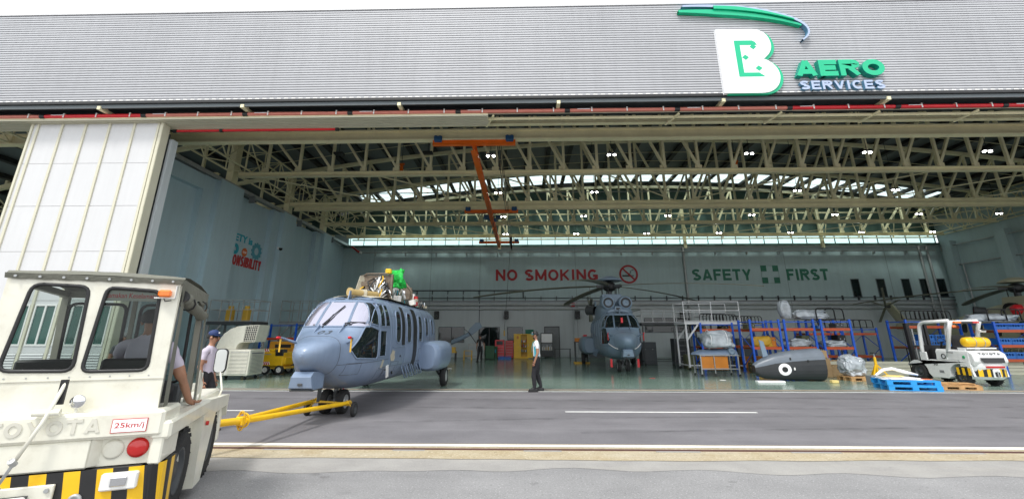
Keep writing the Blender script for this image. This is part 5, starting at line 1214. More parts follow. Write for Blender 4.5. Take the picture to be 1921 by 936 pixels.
st = one(lambda b: b.bb(.10, .49, .150, .156, 1.90, 1.985, mat('sticker', (.55, .52, .46), .6))).build('sticker', TR)
text_mesh('Utamakan Keselamatan', .042, Matrix.Translation((.07, .149, 1.925)) @ RX, .0015, 'red_bright', width=.40, off=.006).build('lettering', st)
# cab frame posts, side door frame, windscreen
b = B(); cf = mat('cab_frame', (.30, .29, .24), .5)
for x in (-.53, .60):
    b.beam((x, .17, 1.0), (x, .17, 2.06), .05, .05, cp); b.beam((x, 1.28, .92), (x, 1.12, 2.0), .06, .05, cf); b.beam((x, .17, 2.05), (x, 1.14, 2.0), .05, .05, cf)
b.beam((-.58, 1.12, 2.0), (.60, 1.12, 2.0), .05, .05, cf); b.beam((-.58, 1.26, 1.02), (.60, 1.26, 1.02), .05, .05, cf); b.beam((0.02, 1.26, 1.02), (.02, 1.13, 2.0), .035, .035, cf)
b.bb(-.57, -.54, .16, 1.28, .95, 1.32, cp)
b.build('cab_frame', TR)
one(lambda b: b.add([(-.56, 1.24, 1.05), (.58, 1.24, 1.05), (.58, 1.13, 1.97), (-.56, 1.13, 1.97)], [(0, 1, 2, 3)], 'cab_glass')).build('windscreen', TR)
b = B(); b.tube([(x, 1.235 - (z - 1.05) * .12, z) for x, z in rquad([(.08, 1.15), (.52, 1.15), (.52, 1.92), (.08, 1.92)], .08)], .016, 'black', 6, closed=True); b.tube([(x, 1.235 - (z - 1.05) * .12, z) for x, z in rquad([(-.5, 1.15), (-.04, 1.15), (-.04, 1.92), (-.5, 1.92)], .08)], .016, 'black', 6, closed=True); b.build('windscreen_seal', TR)
one(lambda b: b.tube([(.2, 1.30, 1.12), (.35, 1.22, 1.55), (.37, 1.21, 1.6)], .01, 'black', 6)).build('wiper', TR)
# canvas roof and rolled side curtain
b = B(); n = 12; vs = []
for j, (y, dz) in enumerate([(.10, 0), (.14, .035), (.3, .05), (.75, .05), (1.1, .02), (1.19, -.02)]):
    for i in range(n + 1): x = -.56 + 1.20 * i / n; vs.append((x, y, 2.085 - .05 * (y - .1) + dz + .022 * math.sin(math.pi * i / n) + .006 * noise.noise(Vector((x * 9, y * 9, 1)))))
b.add(vs, [(j * (n + 1) + i, j * (n + 1) + i + 1, (j + 1) * (n + 1) + i + 1, (j + 1) * (n + 1) + i) for j in range(5) for i in range(n)], 'canvas', True)
for i in range(24):
    x = -.56 + 1.20 * i / 24; x1 = x + 1.20 / 24; d0 = .045 + .004 * math.sin(i * 2.1); b.add([(x, .098, 2.10), (x1, .098, 2.10), (x1, .112, 2.10 - d0), (x, .112, 2.10 - .045 - .004 * math.sin(i * 2.1 - 2.1))], [(0, 1, 2, 3)], 'canvas')
for i in range(8): b.cyl((-.49 + i * .15, .10, 2.075), (-.49 + i * .15, .09, 2.075), .010, m='galv', n=8)
for i in range(14):
    y = .10 + 1.08 * i / 14; y1 = y + 1.08 / 14; b.add([(.64, y, 2.10 - .05 * (y - .1)), (.64, y1, 2.10 - .05 * (y1 - .1)), (.638, y1, 1.99 - .06 * y1 + .01 * math.sin(i * 1.7)), (.638, y, 1.99 - .06 * y + .01 * math.sin(i * 1.7 - 1.7))], [(0, 1, 2, 3)], 'canvas')
b.build('canvas_roof', TR)
b = B(); b.tube([(.63 + .012 * math.sin(i * 2.3), .24 + i * .085, 1.94 - .02 * i * .6 + .01 * math.sin(i * 1.9)) for i in range(12)], [.05 + .008 * math.sin(i * 2.7) for i in range(12)], 'canvas', 10)
for y in (.45, .95): b.tube([(.63 + .058 * math.cos(R(k * 40)), y, 1.90 + .06 * math.sin(R(k * 40))) for k in range(9)], .007, 'black', 5, closed=True)
b.cyl((.63, .19, 1.955), (.63, .23, 1.95), .052, m='black'); b.build('rolled_curtain', TR)
one(lambda b: b.add([(.64, .13, 2.0), (.64, .24, 2.0), (.66, .30, .96), (.66, .16, .96)], [(0, 1, 2, 3)], 'canvas')).build('canvas_flap', TR)
one(lambda b: (b.add([(.645, 1.10, 1.96), (.645, 1.20, 1.95), (.665, 1.36, .93), (.665, 1.24, .93)], [(0, 1, 2, 3)], 'canvas'))).build('canvas_flap', TR)
# beacon on its bracket
b = B(); b.bb(.45, .60, .085, .13, 1.925, 1.935, 'white_paint'); b.bb(.595, .60, .085, .13, 1.93, 2.04, 'white_paint'); b.tube([(.52, .09, 1.925), (.54, .06, 1.90), (.58, .08, 1.91)], .005, 'black', 5); o = b.build('beacon_bracket', TR)
one(lambda b: b.box((.525, .08, 1.968), (.095, .06, .062), 'lamp_amber', bev=.014)).build('beacon', o)
# mirror on its arm
b = B(); b.tube([(.70, 2.46, .84), (.72, 2.50, .95), (.66, 2.60, 1.14), (.64, 2.63, 1.22)], .012, cp, 8); o = b.build('mirror_arm', TR)
MM = Matrix.Translation((.64, 2.63, 1.30)) @ Matrix.Rotation(R(-10), 4, 'Z')
b = B(); P_ = rr(-.075, .075, -.155, .155, .06, 6); b.prism(P_, MM @ RX, .03, 'black'); o2 = b.build('mirror_shell', o)
one(lambda b: b.prism(rr(-.064, .064, -.144, .144, .052, 6), MM @ Matrix.Translation((0, -.031, 0)) @ RX, .002, mat('mirror_glass', (.8, .82, .82), .12, metal=.35, var=0))).build('mirror_glass', o2)  # pale, weakly metallic colour paints in the mirror's light reflection
# seats, steering wheel, dashboard, gauges
b = B()
for x in (-.26, .30): b.bb(x - .21, x + .21, .42, .88, .98, 1.08, 'black', bev=.03); b.bb(x - .20, x + .20, .36, .44, 1.05, 1.42, 'black', bev=.035); 
b.build('seat', TR)
b = B(); b.bb(-.52, .56, 1.10, 1.24, .90, 1.14, 'dark_grey', bev=.02)
for i in range(4): b.lathe([(.035, 0), (.038, .01), (0, .012)], (.10 + i * .1, 1.09, 1.08), (0, -1, 0), 'galv', 14)
b.build('dashboard', TR)
b = B(); c = Vector((.28, .92, 1.28)); b.tube([c + Vector((.17 * math.cos(R(k * 20)), -.06 * math.sin(R(k * 20)), .155 * math.sin(R(k * 20)))) for k in range(18)], .012, 'black', 6, closed=True); b.cyl(c, (.28, 1.15, 1.08), .02, m='black'); b.beam(c + Vector((-.16, 0, 0)), c + Vector((.16, 0, 0)), .02, .02, 'black'); b.build('steering_wheel', TR)
one(lambda b: (b.bb(.645, .66, 1.34, 1.55, 1.0, 1.22, cp, bev=.004), b.tube([(.66, 1.36, .93), (.66, 1.36, 1.25), (.66, 1.56, 1.1), (.66, 1.56, .92)], .010, cp, 6))).build('side_guard', TR)
# wheels
for x in (-.60, .60):
    wheel('w', TR, (x, .95, .37), .37, .24, (math.copysign(1, x), 0, 0), 'dark_grey', tread=True).name = 'rear_wheel'; wheel('w', TR, (x, 2.36, .36), .36, .22, (math.copysign(1, x), 0, 0), 'dark_grey', tread=True).name = 'front_wheel'
one(lambda b: (b.bb(-.45, .45, .45, 2.7, .22, .42, 'black'), b.cyl((-.55, .95, .37), (.55, .95, .37), .07, m='black'), b.cyl((-.55, 2.36, .36), (.55, 2.36, .36), .05, m='black'))).build('chassis', TR)
one(lambda b: (b.bb(-.15, .15, 2.84, 2.98, .34, .42, 'dark_grey'), b.bb(-.15, .15, 2.84, 2.98, .48, .54, 'dark_grey'), b.cyl((0, 2.93, .3), (0, 2.93, .6), .02, m='galv'))).build('front_hitch', TR)
one(lambda b: (b.cyl((.775, 1.50, .70), (.80, 1.50, .70), .022, m='red'),)).build('side_knob', TR)
# driver, sitting in the right seat, right forearm resting on the side
M = Matrix.Translation((-3.60, 3.55, 0)) @ Matrix.Rotation(R(24), 4, 'Z') @ Matrix.Diagonal((1, .93, 1, 1))
dl = M @ Vector((.33, .62, .16))
drv, Vd = person('driver in lavender shirt sitting in the tractor cab with one arm resting outside', dl, 24,
   dict(pelvis=(0, -.02, .99), hipL=(-.10, .04, .97), kneeL=(-.14, .42, 1.0 - .02), ankL=(-.14, .50, .62), toeL=(-.14, .62, .56), hipR=(.10, .04, .97), kneeR=(.12, .42, .98), ankR=(.12, .50, .62), toeR=(.12, .62, .56), waist=(0, -.05, 1.10), chest=(0, -.04, 1.30), ntop=(0, -.02, 1.44), neck=(0, 0, 1.51), jaw=(0, .03, 1.57), head=(0, .03, 1.645),
        shR=(.19, -.02, 1.40), elR=(.315, .05, 1.12), wrR=(.36, .36, .845), haR=(.39, .44, .825), shL=(-.18, -.02, 1.40), elL=(-.22, .20, 1.20), wrL=(-.05, .45, 1.27), haL=(.02, .50, 1.30)), 'shirt_lav', 'trousers', sleeve=.7, sc=.97)

# ================================================================ TOW BAR
TB = thing('tow_bar', 'yellow V shaped tow bar between the tow tractor and the helicopter nose wheels', 'tow bar', (-4.20, 7.0, 0))
def wl(x, y, z): return (x + 4.20, y - 7.0, z)
hp = M @ Vector((0, 2.93, .45)); ap = Vector((-4.22, 7.05, .40))
b = B(); b.cyl(wl(*hp), wl(*ap), .05, m='yellow', n=14); b.lathe([(.04, -.03), (.07, -.03), (.07, .03), (.04, .03)], wl(*hp), (0, 0, 1), 'yellow', 14); b.build('drawbar', TB)
for i, e in enumerate(((-4.43, 10.02, .30), (-3.72, 9.92, .26))):
    b = B(); b.cyl(wl(*(ap + Vector((-.05 + .1 * i, 0, 0)))), wl(*e), .042, m='yellow', n=12); b.cyl(wl(e[0], e[1] - .02, e[2]), wl(e[0], e[1] + .12, e[2] - .01), .055, m='yellow_dark'); b.build('leg', TB)
b = B(); b.tube([wl(ap.x + .15 * math.sin(R(k * 20)) * .35, ap.y, ap.z + .13 * math.cos(R(k * 20))) for k in range(18)], .014, 'yellow_dark', 6, closed=True); b.tube([wl(ap.x + .10 * math.sin(R(k * 20)), ap.y + .04, ap.z + .10 * math.cos(R(k * 20))) for k in range(18)], .014, 'yellow', 6, closed=True); b.box(wl(*ap), (.12, .1, .12), 'yellow', rz=-10, bev=.01); b.build('coil_ring', TB)
b = B(); b.cyl(wl(-4.42, 9.95, .29), wl(-3.74, 9.88, .26), .022, m='yellow'); b.cyl(wl(-4.40, 9.72, .31), wl(-3.80, 9.72, .29), .016, m='yellow_dark'); b.build('cross_tube', TB)
for c in ((-4.60, 10.02, .145), (-3.56, 9.90, .145)): 
    o = wheel('w', TB, wl(*c), .145, .07, (1, 0, 0), 'dark_grey'); o.name = 'wheel'
one(lambda b: (b.cyl(wl(-4.60, 10.02, .145), wl(-4.43, 10.02, .29), .015, m='yellow_dark'), b.cyl(wl(-3.56, 9.90, .145), wl(-3.72, 9.92, .27), .015, m='yellow_dark'))).build('axle_stub', TB)
# ================================================================ OVERHEAD CRANE
CX_ = -2.0
CR = thing('bridge_crane', 'orange underslung bridge crane with blue wheels crossing the hangar roof', 'crane', (CX_, 16.85, 9.38))
def lc(x, y, z): return (x - CX_, y - 16.85, z - 9.38)
b = B(); b.bb(-.02, .02, -.1, 20.5, -.34, -.06, 'orange'); b.bb(-.10, .10, -.1, 20.5, -.075, -.045, 'orange'); b.bb(-.12, .12, -.1, 20.5, -.37, -.335, 'orange'); b.build('bridge_beam', CR)
for y in (0, 10.45, 20.05):
    w_ = 1.74
    b = B(); b.bb(-w_, w_, y - .07, y + .07, -.04, .13, 'orange'); b.bb(-w_, w_, y - .10, y + .10, .13, .15, 'orange'); b.bb(-w_, w_, y - .10, y + .10, -.055 + .012 * (y < 1), -.038, 'orange'); et = b.build('end_truck', CR)
    for sx in (-1.5, 1.5):
        b = B(); b.box((sx, y - .17, .20), (.34, .08, .22), 'blue_motor', bev=.03); b.box((sx, y + .17, .20), (.34, .08, .22), 'blue_motor', bev=.03); b.cyl((sx - .09, y - .22, .24), (sx - .09, y - .12, .24), .08, m='blue_motor'); b.cyl((sx + .09, y - .22, .24), (sx + .09, y - .12, .24), .08, m='blue_motor'); b.box((sx, y, .09), (.3, .3, .05), 'blue_motor'); b.build('wheel_block', et)
b = B(); b.box((-.35, 11.6, -.02), (.45, .5, .28), 'blue_motor', bev=.03); b.box((.38, 11.9, .06), (.38, .42, .22), 'blue_motor', bev=.03); b.cyl((-.2, 11.6, -.20), (.25, 11.7, -.20), .13, m='blue_motor'); b.cyl((.05, 11.6, -.3), (.05, 11.6, -.75), .02, m='black'); b.box((.05, 11.6, -.8), (.12, .1, .16), 'orange', bev=.02); b.build('hoist', CR)
b = B()
for x, ph in ((.95, 0), (1.05, .8), (1.12, 1.7)):
    b.tube([(x, i * .68, .12 - .10 * abs(math.sin(i * .55 + ph)) - (.0 if i < 28 else .0)) for i in range(30)], .016, 'black', 5)
for i in range(6): b.tube([(.98 + i * .035, 18.2, .1), (.95 + i * .04, 18.4, -.45 - .12 * i), (1.0 + i * .03, 18.7, .1)], .02, 'black', 5)
b.build('festoon_cable', CR)
b = B(); b.tube([(1.1, 17.6, .0), (.9, 17.6, -3.0), (.6, 17.5, -7.3)], .014, 'black', 5); b.box((.59, 17.5, -7.5), (.10, .08, .42), 'yellow_dark', bev=.02); b.build('pendant', CR)

# ================================================================ STORAGE RACKS
def rack(loc, rz, w, d, h, label, levels=(1.10, 1.93), over=True):
    t = thing('storage_rack', label, 'rack', loc, rz, 'blue and orange pallet racks')
    for sx in (0, w):
        b = B()
        for y in (0, d): b.bb(sx - .045, sx + .045, y - .035, y + .035, 0, h, 'blue'); b.bb(sx - .08, sx + .08, y - .06, y + .06, 0, .012, 'blue')
        z = .25; k = 0
        while z + .8 < h: b.beam((sx, 0 if k % 2 else d, z), (sx, d if k % 2 else 0, z + .75), .03, .03, 'blue'); z += .75; k += 1
        b.bb(sx - .02, sx + .02, .035, d - .035, h - .12, h - .08, 'blue'); b.build('upright_frame', t)
    for z in levels:
        for y in (0, d): one(lambda b: b.bb(.045, w - .045, y - .025, y + .025, z - .06, z + .06, mat('beam_orange', (.58, .09, .02), .4))).build('beam', t)
        one(lambda b: b.bb(.05, w - .05, .03, d - .03, z + .02, z + .045, 'wood')).build('shelf', t)
    one(lambda b: b.beam((.03, d, .3), (w - .03, d, h - .4), .03, .02, 'blue')).build('brace', t)
    one(lambda b: (b.bb(.045, w - .045, -.02, .02, h - .13, h - .09, 'blue'),)).build('top_rail', t)
    return t
rack((10.60, 21.35, .01), 0, 1.33, 1.1, 2.38, 'blue rack with orange beams directly behind the trolley table')
rack((12.18, 21.35, .01), 0, 1.33, 1.1, 2.38, 'blue rack behind the dark tail section carrying wrapped panels')
rack((13.86, 21.35, .01), 0, 1.33, 1.1, 2.38, 'blue rack behind the white wrapped bundle')
rack((9.1, 23.4, .01), 0, 1.6, 1.1, 2.3, 'blue rack behind the wrapped engine with yellow goods inside')
rack((10.9, 24.4, .01), 0, 1.9, 1.1, 2.3, 'blue rack standing in the second row behind the front racks')
rack((16.0, 26.0, .01), 0, 1.9, 1.1, 2.1, 'far blue rack left of the narrow black frames by the back wall', (.55, 1.75))
rack((18.0, 26.0, .01), 0, 1.9, 1.1, 2.1, 'far blue rack right of the narrow black frames by the back wall', (.55, 1.75))
rack((18.45, 22.2, .01), 0, 2.5, 1.1, 2.40, 'long blue rack directly behind the forklift', (1.1, 2.05))
rack((21.15, 20.8, .01), 0, 2.6, 1.1, 2.25, 'blue rack at the right edge holding blue crates', (.6, 1.2, 1.85))
# hoop frames on the rack tops
hp0 = thing('hoop_frame', '', 'frame', (0, 0, 0), group='black tubular hoop frames standing on the racks')
b = B(); b.tube([(0, 0, 0), (0, 0, .32), (.03, 0, .40), (.10, 0, .43), (.58, 0, .43), (.65, 0, .40), (.68, 0, .32), (.68, 0, 0)], .022, 'black', 6); b.build('hoop', hp0)
one(lambda b: b.beam((0, 0, .03), (.68, 0, .03), .03, .03, 'black')).build('foot_bar', hp0)
ctr = 0
def hoops(x0, y0, z, n, dx, dy, where, sc=1):
    global ctr
    for i in range(n):
        o = hp0 if ctr == 0 else copy_tree(hp0); ctr += 1
        o.location = (x0 + dx * i, y0 + dy * i, z); o.scale = (sc, sc, sc)
        nth = ['first', 'second', 'third', 'fourth', 'fifth', 'sixth', 'seventh', 'eighth', 'ninth', 'tenth'][i]
        o['label'] = '%s black hoop %s' % (nth, where)
hoops(9.15, 23.5, 2.3, 8, .21, .10, 'on the rack behind the wrapped engine', 1.05)
hoops(11.2, 24.6, 2.3, 7, .22, .08, 'on the second row rack', .9)
hoops(13.9, 21.6, 2.38, 2, .62, .3, 'on the rack behind the wrapped bundle', 1.25)
hoops(16.2, 26.3, 2.1, 4, .45, .12, 'on the left far rack', 1.05)
hoops(18.2, 26.3, 2.1, 4, .45, .12, 'on the right far rack', 1.05)
hoops(18.5, 22.4, 2.42, 9, .30, .10, 'above the forklift roof', 1.0)
hoops(21.2, 21.0, 2.3, 3, .75, .1, 'on the right edge rack', 1.2)

# ================================================================ wrapped goods
def lump(name, label, cat, loc, dims, seed, m='plastic_wrap', rz=0, rough=.22, lv=4, tie=0, inner='mid_grey'):
    bm = bmesh.new(); bmesh.ops.create_icosphere(bm, subdivisions=lv, radius=1)
    for v in bm.verts:
        p = v.co.copy(); q = Vector((abs(p.x) ** .6 * math.copysign(1, p.x), abs(p.y) ** .6 * math.copysign(1, p.y), abs(p.z) ** .6 * math.copysign(1, p.z)))
        k = 1 + rough * noise.noise(p * 1.7 + Vector((seed, 0, 0))) + rough * .45 * noise.noise(p * 5 + Vector((0, seed, 0))) + rough * .2 * noise.noise(p * 12 + Vector((0, seed, 4)))
        v.co = Vector((q.x * dims[0] / 2 * k, q.y * dims[1] / 2 * k, (q.z * k) * dims[2] / 2 + dims[2] / 2 * .98))
        if v.co.z < 0: v.co.z = 0
    me = bpy.data.meshes.new(name); bm.to_mesh(me); bm.free(); me.materials.append(K(m))
    for f in me.polygons: f.use_smooth = True
    o = bpy.data.objects.new(name, me); link(o); o.location = loc; o.rotation_euler = (0, 0, R(rz)); tag(o, label, cat)
    if tie:
        for i in range(tie):
            x = -dims[0] * .25 + dims[0] * .5 * i / max(1, tie - 1)
            one(lambda b: b.tube([(x, dims[1] * .52 * math.cos(R(k * 20)), dims[2] * .5 + dims[2] * .53 * math.sin(R(k * 20))) for k in range(18)], .02, 'white_logo', 4, closed=True)).build('strap', o)
    return o
lump('wrapped_engine', 'engine in clear plastic with white straps on the trolley table', 'engine', (8.40, 20.05, 1.14), (1.35, .7, .72), 3, tie=2, rough=.3)
lump('upright_wrapped_bundle', 'dark panel in plastic wrap leaning on top of the middle rack', 'panel', (12.55, 21.8, 2.44), (.5, .35, .85), 7, rough=.2)
lump('wrapped_parts', 'long parts in plastic wrap stacked across the middle rack tops', 'parts', (13.75, 21.9, 2.42), (1.7, .5, .42), 12, rough=.4)
lump('wrapped_bundle', 'white wrapped bundle standing on a small wooden pallet', 'bundle', (12.72, 18.25, .17), (.80, .66, .74), 15, m='plastic_wrap', rough=.28, lv=5)
lump('wrapped_long_bundle', 'long plastic wrapped bundle on top of the rack at the right edge', 'bundle', (21.6, 21.3, 2.27), (2.3, .5, .36), 19, rough=.3)
lump('wrapped_parts', 'crumpled plastic wrapped parts on the middle shelf behind the tail section', 'parts', (12.85, 21.8, 1.145), (1.1, .7, .35), 23, rough=.5)
lump('wrapped_parts', 'plastic wrapped parts on the shelf behind the wrapped bundle', 'parts', (14.5, 21.8, 1.145), (1.1, .7, .30), 27, rough=.5)
lump('yellow_tarp', 'yellow covered goods inside the rack behind the wrapped engine', 'cover', (9.9, 23.9, 1.15), (1.2, .7, .6), 31, m='yellow_dark', rough=.2)
lump('yellow_tarp', 'yellow covered goods on the shelf of the rack behind the trolley table', 'cover', (11.3, 21.9, 1.145), (.9, .6, .5), 33, m='yellow_dark', rough=.2)
lump('green_net', 'bundle of bright green netting on top of the towed helicopter', 'net', (-3.80, 13.04, 2.98), (.44, .46, .56), 41, m='net_green', rough=.8, lv=4)
lump('yellow_hose', 'heap of yellow hoses on the floor under the front rack', 'hose', (11.2, 21.7, .02), (.9, .6, .32), 35, m='yellow', rough=.8)
# trolley table
t = thing('trolley_table', 'steel trolley table with orange side panels carrying an engine', 'table', (7.5, 19.75, .01))
b = B()
for x in (0.05, 1.62):
    for y in (.05, .85): b.bb(x - .022, x + .022, y - .022, y + .022, .12, .84, 'galv')
for x in (.62, ): b.bb(x - .015, x + .015, .04, .07, .12, .84, 'galv')
b.bb(0, 1.68, 0, .9, .82, .86, 'galv', bev=.005); b.bb(.05, 1.62, .04, .07, .28, .32, 'galv'); b.bb(.05, 1.62, .83, .86, .28, .32, 'galv'); b.build('table_frame', t)
one(lambda b: (b.bb(.09, .60, .075, .095, .26, .80, 'orange_box'), b.bb(.64, 1.20, .075, .095, .26, .80, 'orange_box'))).build('side_panel', t)
for x in (.05, 1.62):
    for y in (.05, .85): one(lambda b: (b.cyl((x - .02, y, .05), (x + .02, y, .05), .05, m='rubber'), b.bb(x - .03, x + .03, y - .02, y + .02, .07, .13, 'galv'))).build('castor', t)
b = B(); vs = []; n = 14
for x, w, h_ in ((-.25, .02, .03), (-.15, .18, .10), (.1, .34, .18), (.8, .42, .24), (1.5, .40, .26), (1.62, .34, .22)):
    for k in range(n): an = math.pi * k / (n - 1); vs.append((x, w * math.cos(an), h_ * math.sin(an)))
b.add(vs, [(i * n + k, (i + 1) * n + k, (i + 1) * n + k + 1, i * n + k + 1) for i in range(5) for k in range(n - 1)], 'heli_grey', True); b.add(vs[-n:], [tuple(range(n))], 'heli_grey'); b.add([(-.2, -.2, .004), (1.6, -.36, .004), (1.6, .36, .004), (-.2, .2, .004)], [(0, 3, 2, 1)], 'dark_grey')
b.lathe([(0, .0), (.07, .005), (.09, .02), (.14, .0), (.15, -.2)], (1.35, -.42, .13), (0, -1, 0), 'heli_slate', 18)
o = b.build('cowling_panel'); o.location = (7.55, 20.2, .875); tag(o, 'curved blue grey cowling lying on the trolley table under the wrapped engine', 'cowling')
# dark tail section on the floor
t = thing('tail_section', 'two tone grey helicopter tail section with a white ring lying on the floor', 'tail section', (8.85, 17.6, .01))
TS = [(0, .28, .56), (.12, .16, .66), (.35, .08, .78), (.7, .04, .93), (1.3, .02, 1.06), (2.0, .01, 1.14), (2.42, .0, 1.18), (2.46, .03, 1.14)]
b = B(); n = 28; vs = []
for x, z0, z1 in TS:
    hw = .16 + .30 * min(1, x / 1.2)
    for k in range(n):
        an = k * math.tau / n; vs.append((x + (.12 * (1 - (z0 + z1) / 2) if x > 2.3 else 0), .45 + hw * math.copysign(abs(math.cos(an)) ** .6, math.cos(an)), (z0 + z1) / 2 + (z1 - z0) / 2 * math.copysign(abs(math.sin(an)) ** .75, math.sin(an))))
for i in range(len(TS) - 1):
    for k in range(n):
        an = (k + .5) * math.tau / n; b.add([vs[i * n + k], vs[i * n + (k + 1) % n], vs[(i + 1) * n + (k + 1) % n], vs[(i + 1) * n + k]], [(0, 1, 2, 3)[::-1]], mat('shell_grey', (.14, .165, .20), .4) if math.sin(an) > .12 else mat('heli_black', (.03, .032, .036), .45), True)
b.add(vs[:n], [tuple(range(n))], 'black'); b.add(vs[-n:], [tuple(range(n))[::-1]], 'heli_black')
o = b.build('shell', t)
Tt = bvh_of(b)
def pj(x, z, off=.004):
    h, nn, i, ds = Tt.ray_cast(Vector((x, -2, z)), Vector((0, 1, 0))); return (h + Vector((0, -off, 0))) if h is not None else Vector((x, 0, z))
b = B(); vs = [pj(.98 + r * math.cos(k * math.tau / 30), .42 + r * math.sin(k * math.tau / 30), .008) for r in (.10, .215) for k in range(30)]; b.add(vs, [(k, (k + 1) % 30, 30 + (k + 1) % 30, 30 + k)[::-1] for k in range(30)], 'white_logo'); b.build('white_ring', t)
one(lambda b: b.add([pj(.98 + .10 * math.cos(k * math.tau / 24), .42 + .10 * math.sin(k * math.tau / 24), .006) for k in range(24)], [tuple(range(24))], 'black')).build('opening', t)  # flat black disc on the shell paints the dark inside the hole
for x, z in ((1.22, .80), (1.85, .72), (1.30, .45)): one(lambda b: b.box(pj(x, z, .01), (.05, .02, .09), 'white_paint' if z < .5 else 'black')).build('hatch', t)
one(lambda b: b.prism([(.42, .84), (.62, .90), (.52, 1.42), (.36, 1.48)], Matrix.Translation((0, .47, 0)) @ RX, .05, 'heli_slate')).build('fin', t)
pk = one(lambda b: b.box((0, 0, .03), (.95, .25, .06), 'white_logo', rz=-4, bev=.008)).build('white_plank'); pk.location = (9.0, 17.25, .01); tag(pk, 'flat white plank lying on the floor before the tail section', 'plank')
for (x, y) in ((11.2, 17.1),): o = one(lambda b: b.box((0, 0, .05), (.24, .16, .10), mat('foam_yellow', (.75, .58, .22), .8), bev=.012)).build('foam_block'); o.location = (x, y, .01); tag(o, 'pale yellow foam block on the floor right of the tail section', 'block')
# pallets
def pallet(loc, rz, m, label, w=1.3, d=1.0, h=.15, group=None, cat='pallet'):
    t = thing('pallet', label, cat, loc, rz, group)
    b = B()
    for i in range(7): b.bb(-w / 2 + .0, w / 2, -d / 2 + i * d / 7 + .008, -d / 2 + (i + 1) * d / 7 - .008, h - .022, h, m)
    b.build('deck', t)
    for y in (-d / 2 + .06, 0, d / 2 - .06):
        b = B(); b.bb(-w / 2, w / 2, y - .055, y + .055, 0, .022, m); b.bb(-w / 2, w / 2, y - .055, y + .055, h - .045, h - .022, m)
        for x in (-w / 2 + .08, 0, w / 2 - .08): b.bb(x - .08, x + .08, y - .055, y + .055, .022, h - .045, m)
        b.build('runner', t)
    return t
g_ = 'blue plastic pallets stacked at the door line'
pallet((12.15, 15.15, .012), -14, 'blue_pallet', 'bright blue plastic pallet, lower of the two at the door line', group=g_, w=1.4)
pallet((12.12, 15.16, .163), -13, 'blue_pallet', 'bright blue plastic pallet, upper of the two at the door line, under white sheets', group=g_, w=1.4)
pallet((12.75, 18.15, .01), 0, 'wood', 'small wooden pallet under the white wrapped bundle', w=.95, d=.8)
pallet((13.75, 15.35, .012), -10, 'wood', 'low wooden pallet beside the blue pallets in front of the forklift', w=1.1, d=.8, h=.13)
def sheet_stack(name, label, cat, loc, rz, n, w, d, m, seed):
    b = B(); r_ = random.Random(seed); z = 0
    for i in range(n): h_ = r_.uniform(.008, .02); b.box((r_.uniform(-.08, .08), r_.uniform(-.06, .06), z + h_ / 2 + .001), (w * r_.uniform(.7, 1), d * r_.uniform(.6, 1), h_), m, rz=r_.uniform(-14, 14)); z += h_ + .002
    o = b.build(name); o.location = loc; o.rotation_euler = (0, 0, R(rz)); return tag(o, label, cat)
sheet_stack('foam_sheets', 'white foam sheets piled on the upper blue pallet', 'sheets', (11.95, 15.2, .316), -10, 4, 1.15, .8, 'white_logo', 3)
sheet_stack('foam_pad', 'pale yellow foam pad on top of the white sheets', 'pad', (11.85, 15.25, .385), -20, 2, .6, .4, 'foam_yellow', 4)
o = one(lambda b: b.tube([(-.7, 0, .0), (-.4, .05, .16), (-.1, .05, .20), (.2, 0, .12), (.6, -.05, .02)], [.03, .05, .05, .05, .03], 'white_logo', 8)).build('foam_strip'); o.location = (12.1, 15.35, .41); tag(o, 'bent white foam strip curving over the blue pallets', 'foam strip')
o = one(lambda b: b.bb(-.16, .16, -.08, .08, 0, .02, 'orange')).build('orange_tray'); o.location = (12.65, 15.0, .316); tag(o, 'flat orange tray at the right end of the blue pallets', 'tray')
sheet_stack('wooden_boards', 'brown wooden boards lying on the low pallet by the forklift', 'boards', (13.8, 15.3, .145), -8, 3, 1.15, .6, 'wood', 9)
o = one(lambda b: b.box((0, 0, .15), (.35, .3, .3), 'mid_grey', bev=.01)).build('grey_box'); o.location = (12.25, 16.6, .01); tag(o, 'small grey box on the floor behind the blue pallets', 'box')
# jack stand
t = thing('jack_stand', 'yellow tripod jack stand beside the wrapped bundle', 'stand', (13.55, 18.1, .01))
b = B(); b.cyl((0, 0, .25), (0, 0, .85), .045, m='yellow'); b.cyl((0, 0, .85), (0, 0, .98), .025, m='galv'); b.box((0, 0, 1.0), (.16, .16, .03), 'black'); b.build('post', t)
for k in range(3): an = R(90 + 120 * k); one(lambda b: (b.beam((0, 0, .60), (.42 * math.cos(an), .42 * math.sin(an), .03), .045, .045, 'yellow'), b.bb(.42 * math.cos(an) - .05, .42 * math.cos(an) + .05, .42 * math.sin(an) - .05, .42 * math.sin(an) + .05, 0, .02, 'yellow'))).build('leg', t)
def carton(loc, s_, rz, label, m='cardboard'):
    o = one(lambda b: (b.box((0, 0, s_[2] / 2), s_, m, bev=.008), b.box((0, 0, s_[2] + .0015), (s_[0] * .98, .05, .003), 'foam_yellow'))).build('carton'); o.location = loc; o.rotation_euler = (0, 0, R(rz)); return tag(o, label, 'box')
carton((12.45, 19.6, .01), (.5, .4, .75), 4, 'tall brown carton on the floor behind the wrapped bundle')
carton((12.4, 19.55, .765), (.42, .38, .3), -6, 'brown carton, topmost of the pile behind the wrapped bundle')
carton((13.1, 19.9, .01), (.6, .5, .45), 8, 'wide low brown carton beside the tall one behind the wrapped bundle')
carton((14.4, 21.8, .08), (.7, .5, .5), 0, 'brown carton on the floor inside the rack behind the wrapped bundle')
sheet_stack('orange_plank', 'orange wooden plank laid across the yellow jack stand and the rack', 'plank', (13.0, 19.2, 1.04), 0, 1, 1.3, .2, 'orange_box', 12) if False else None
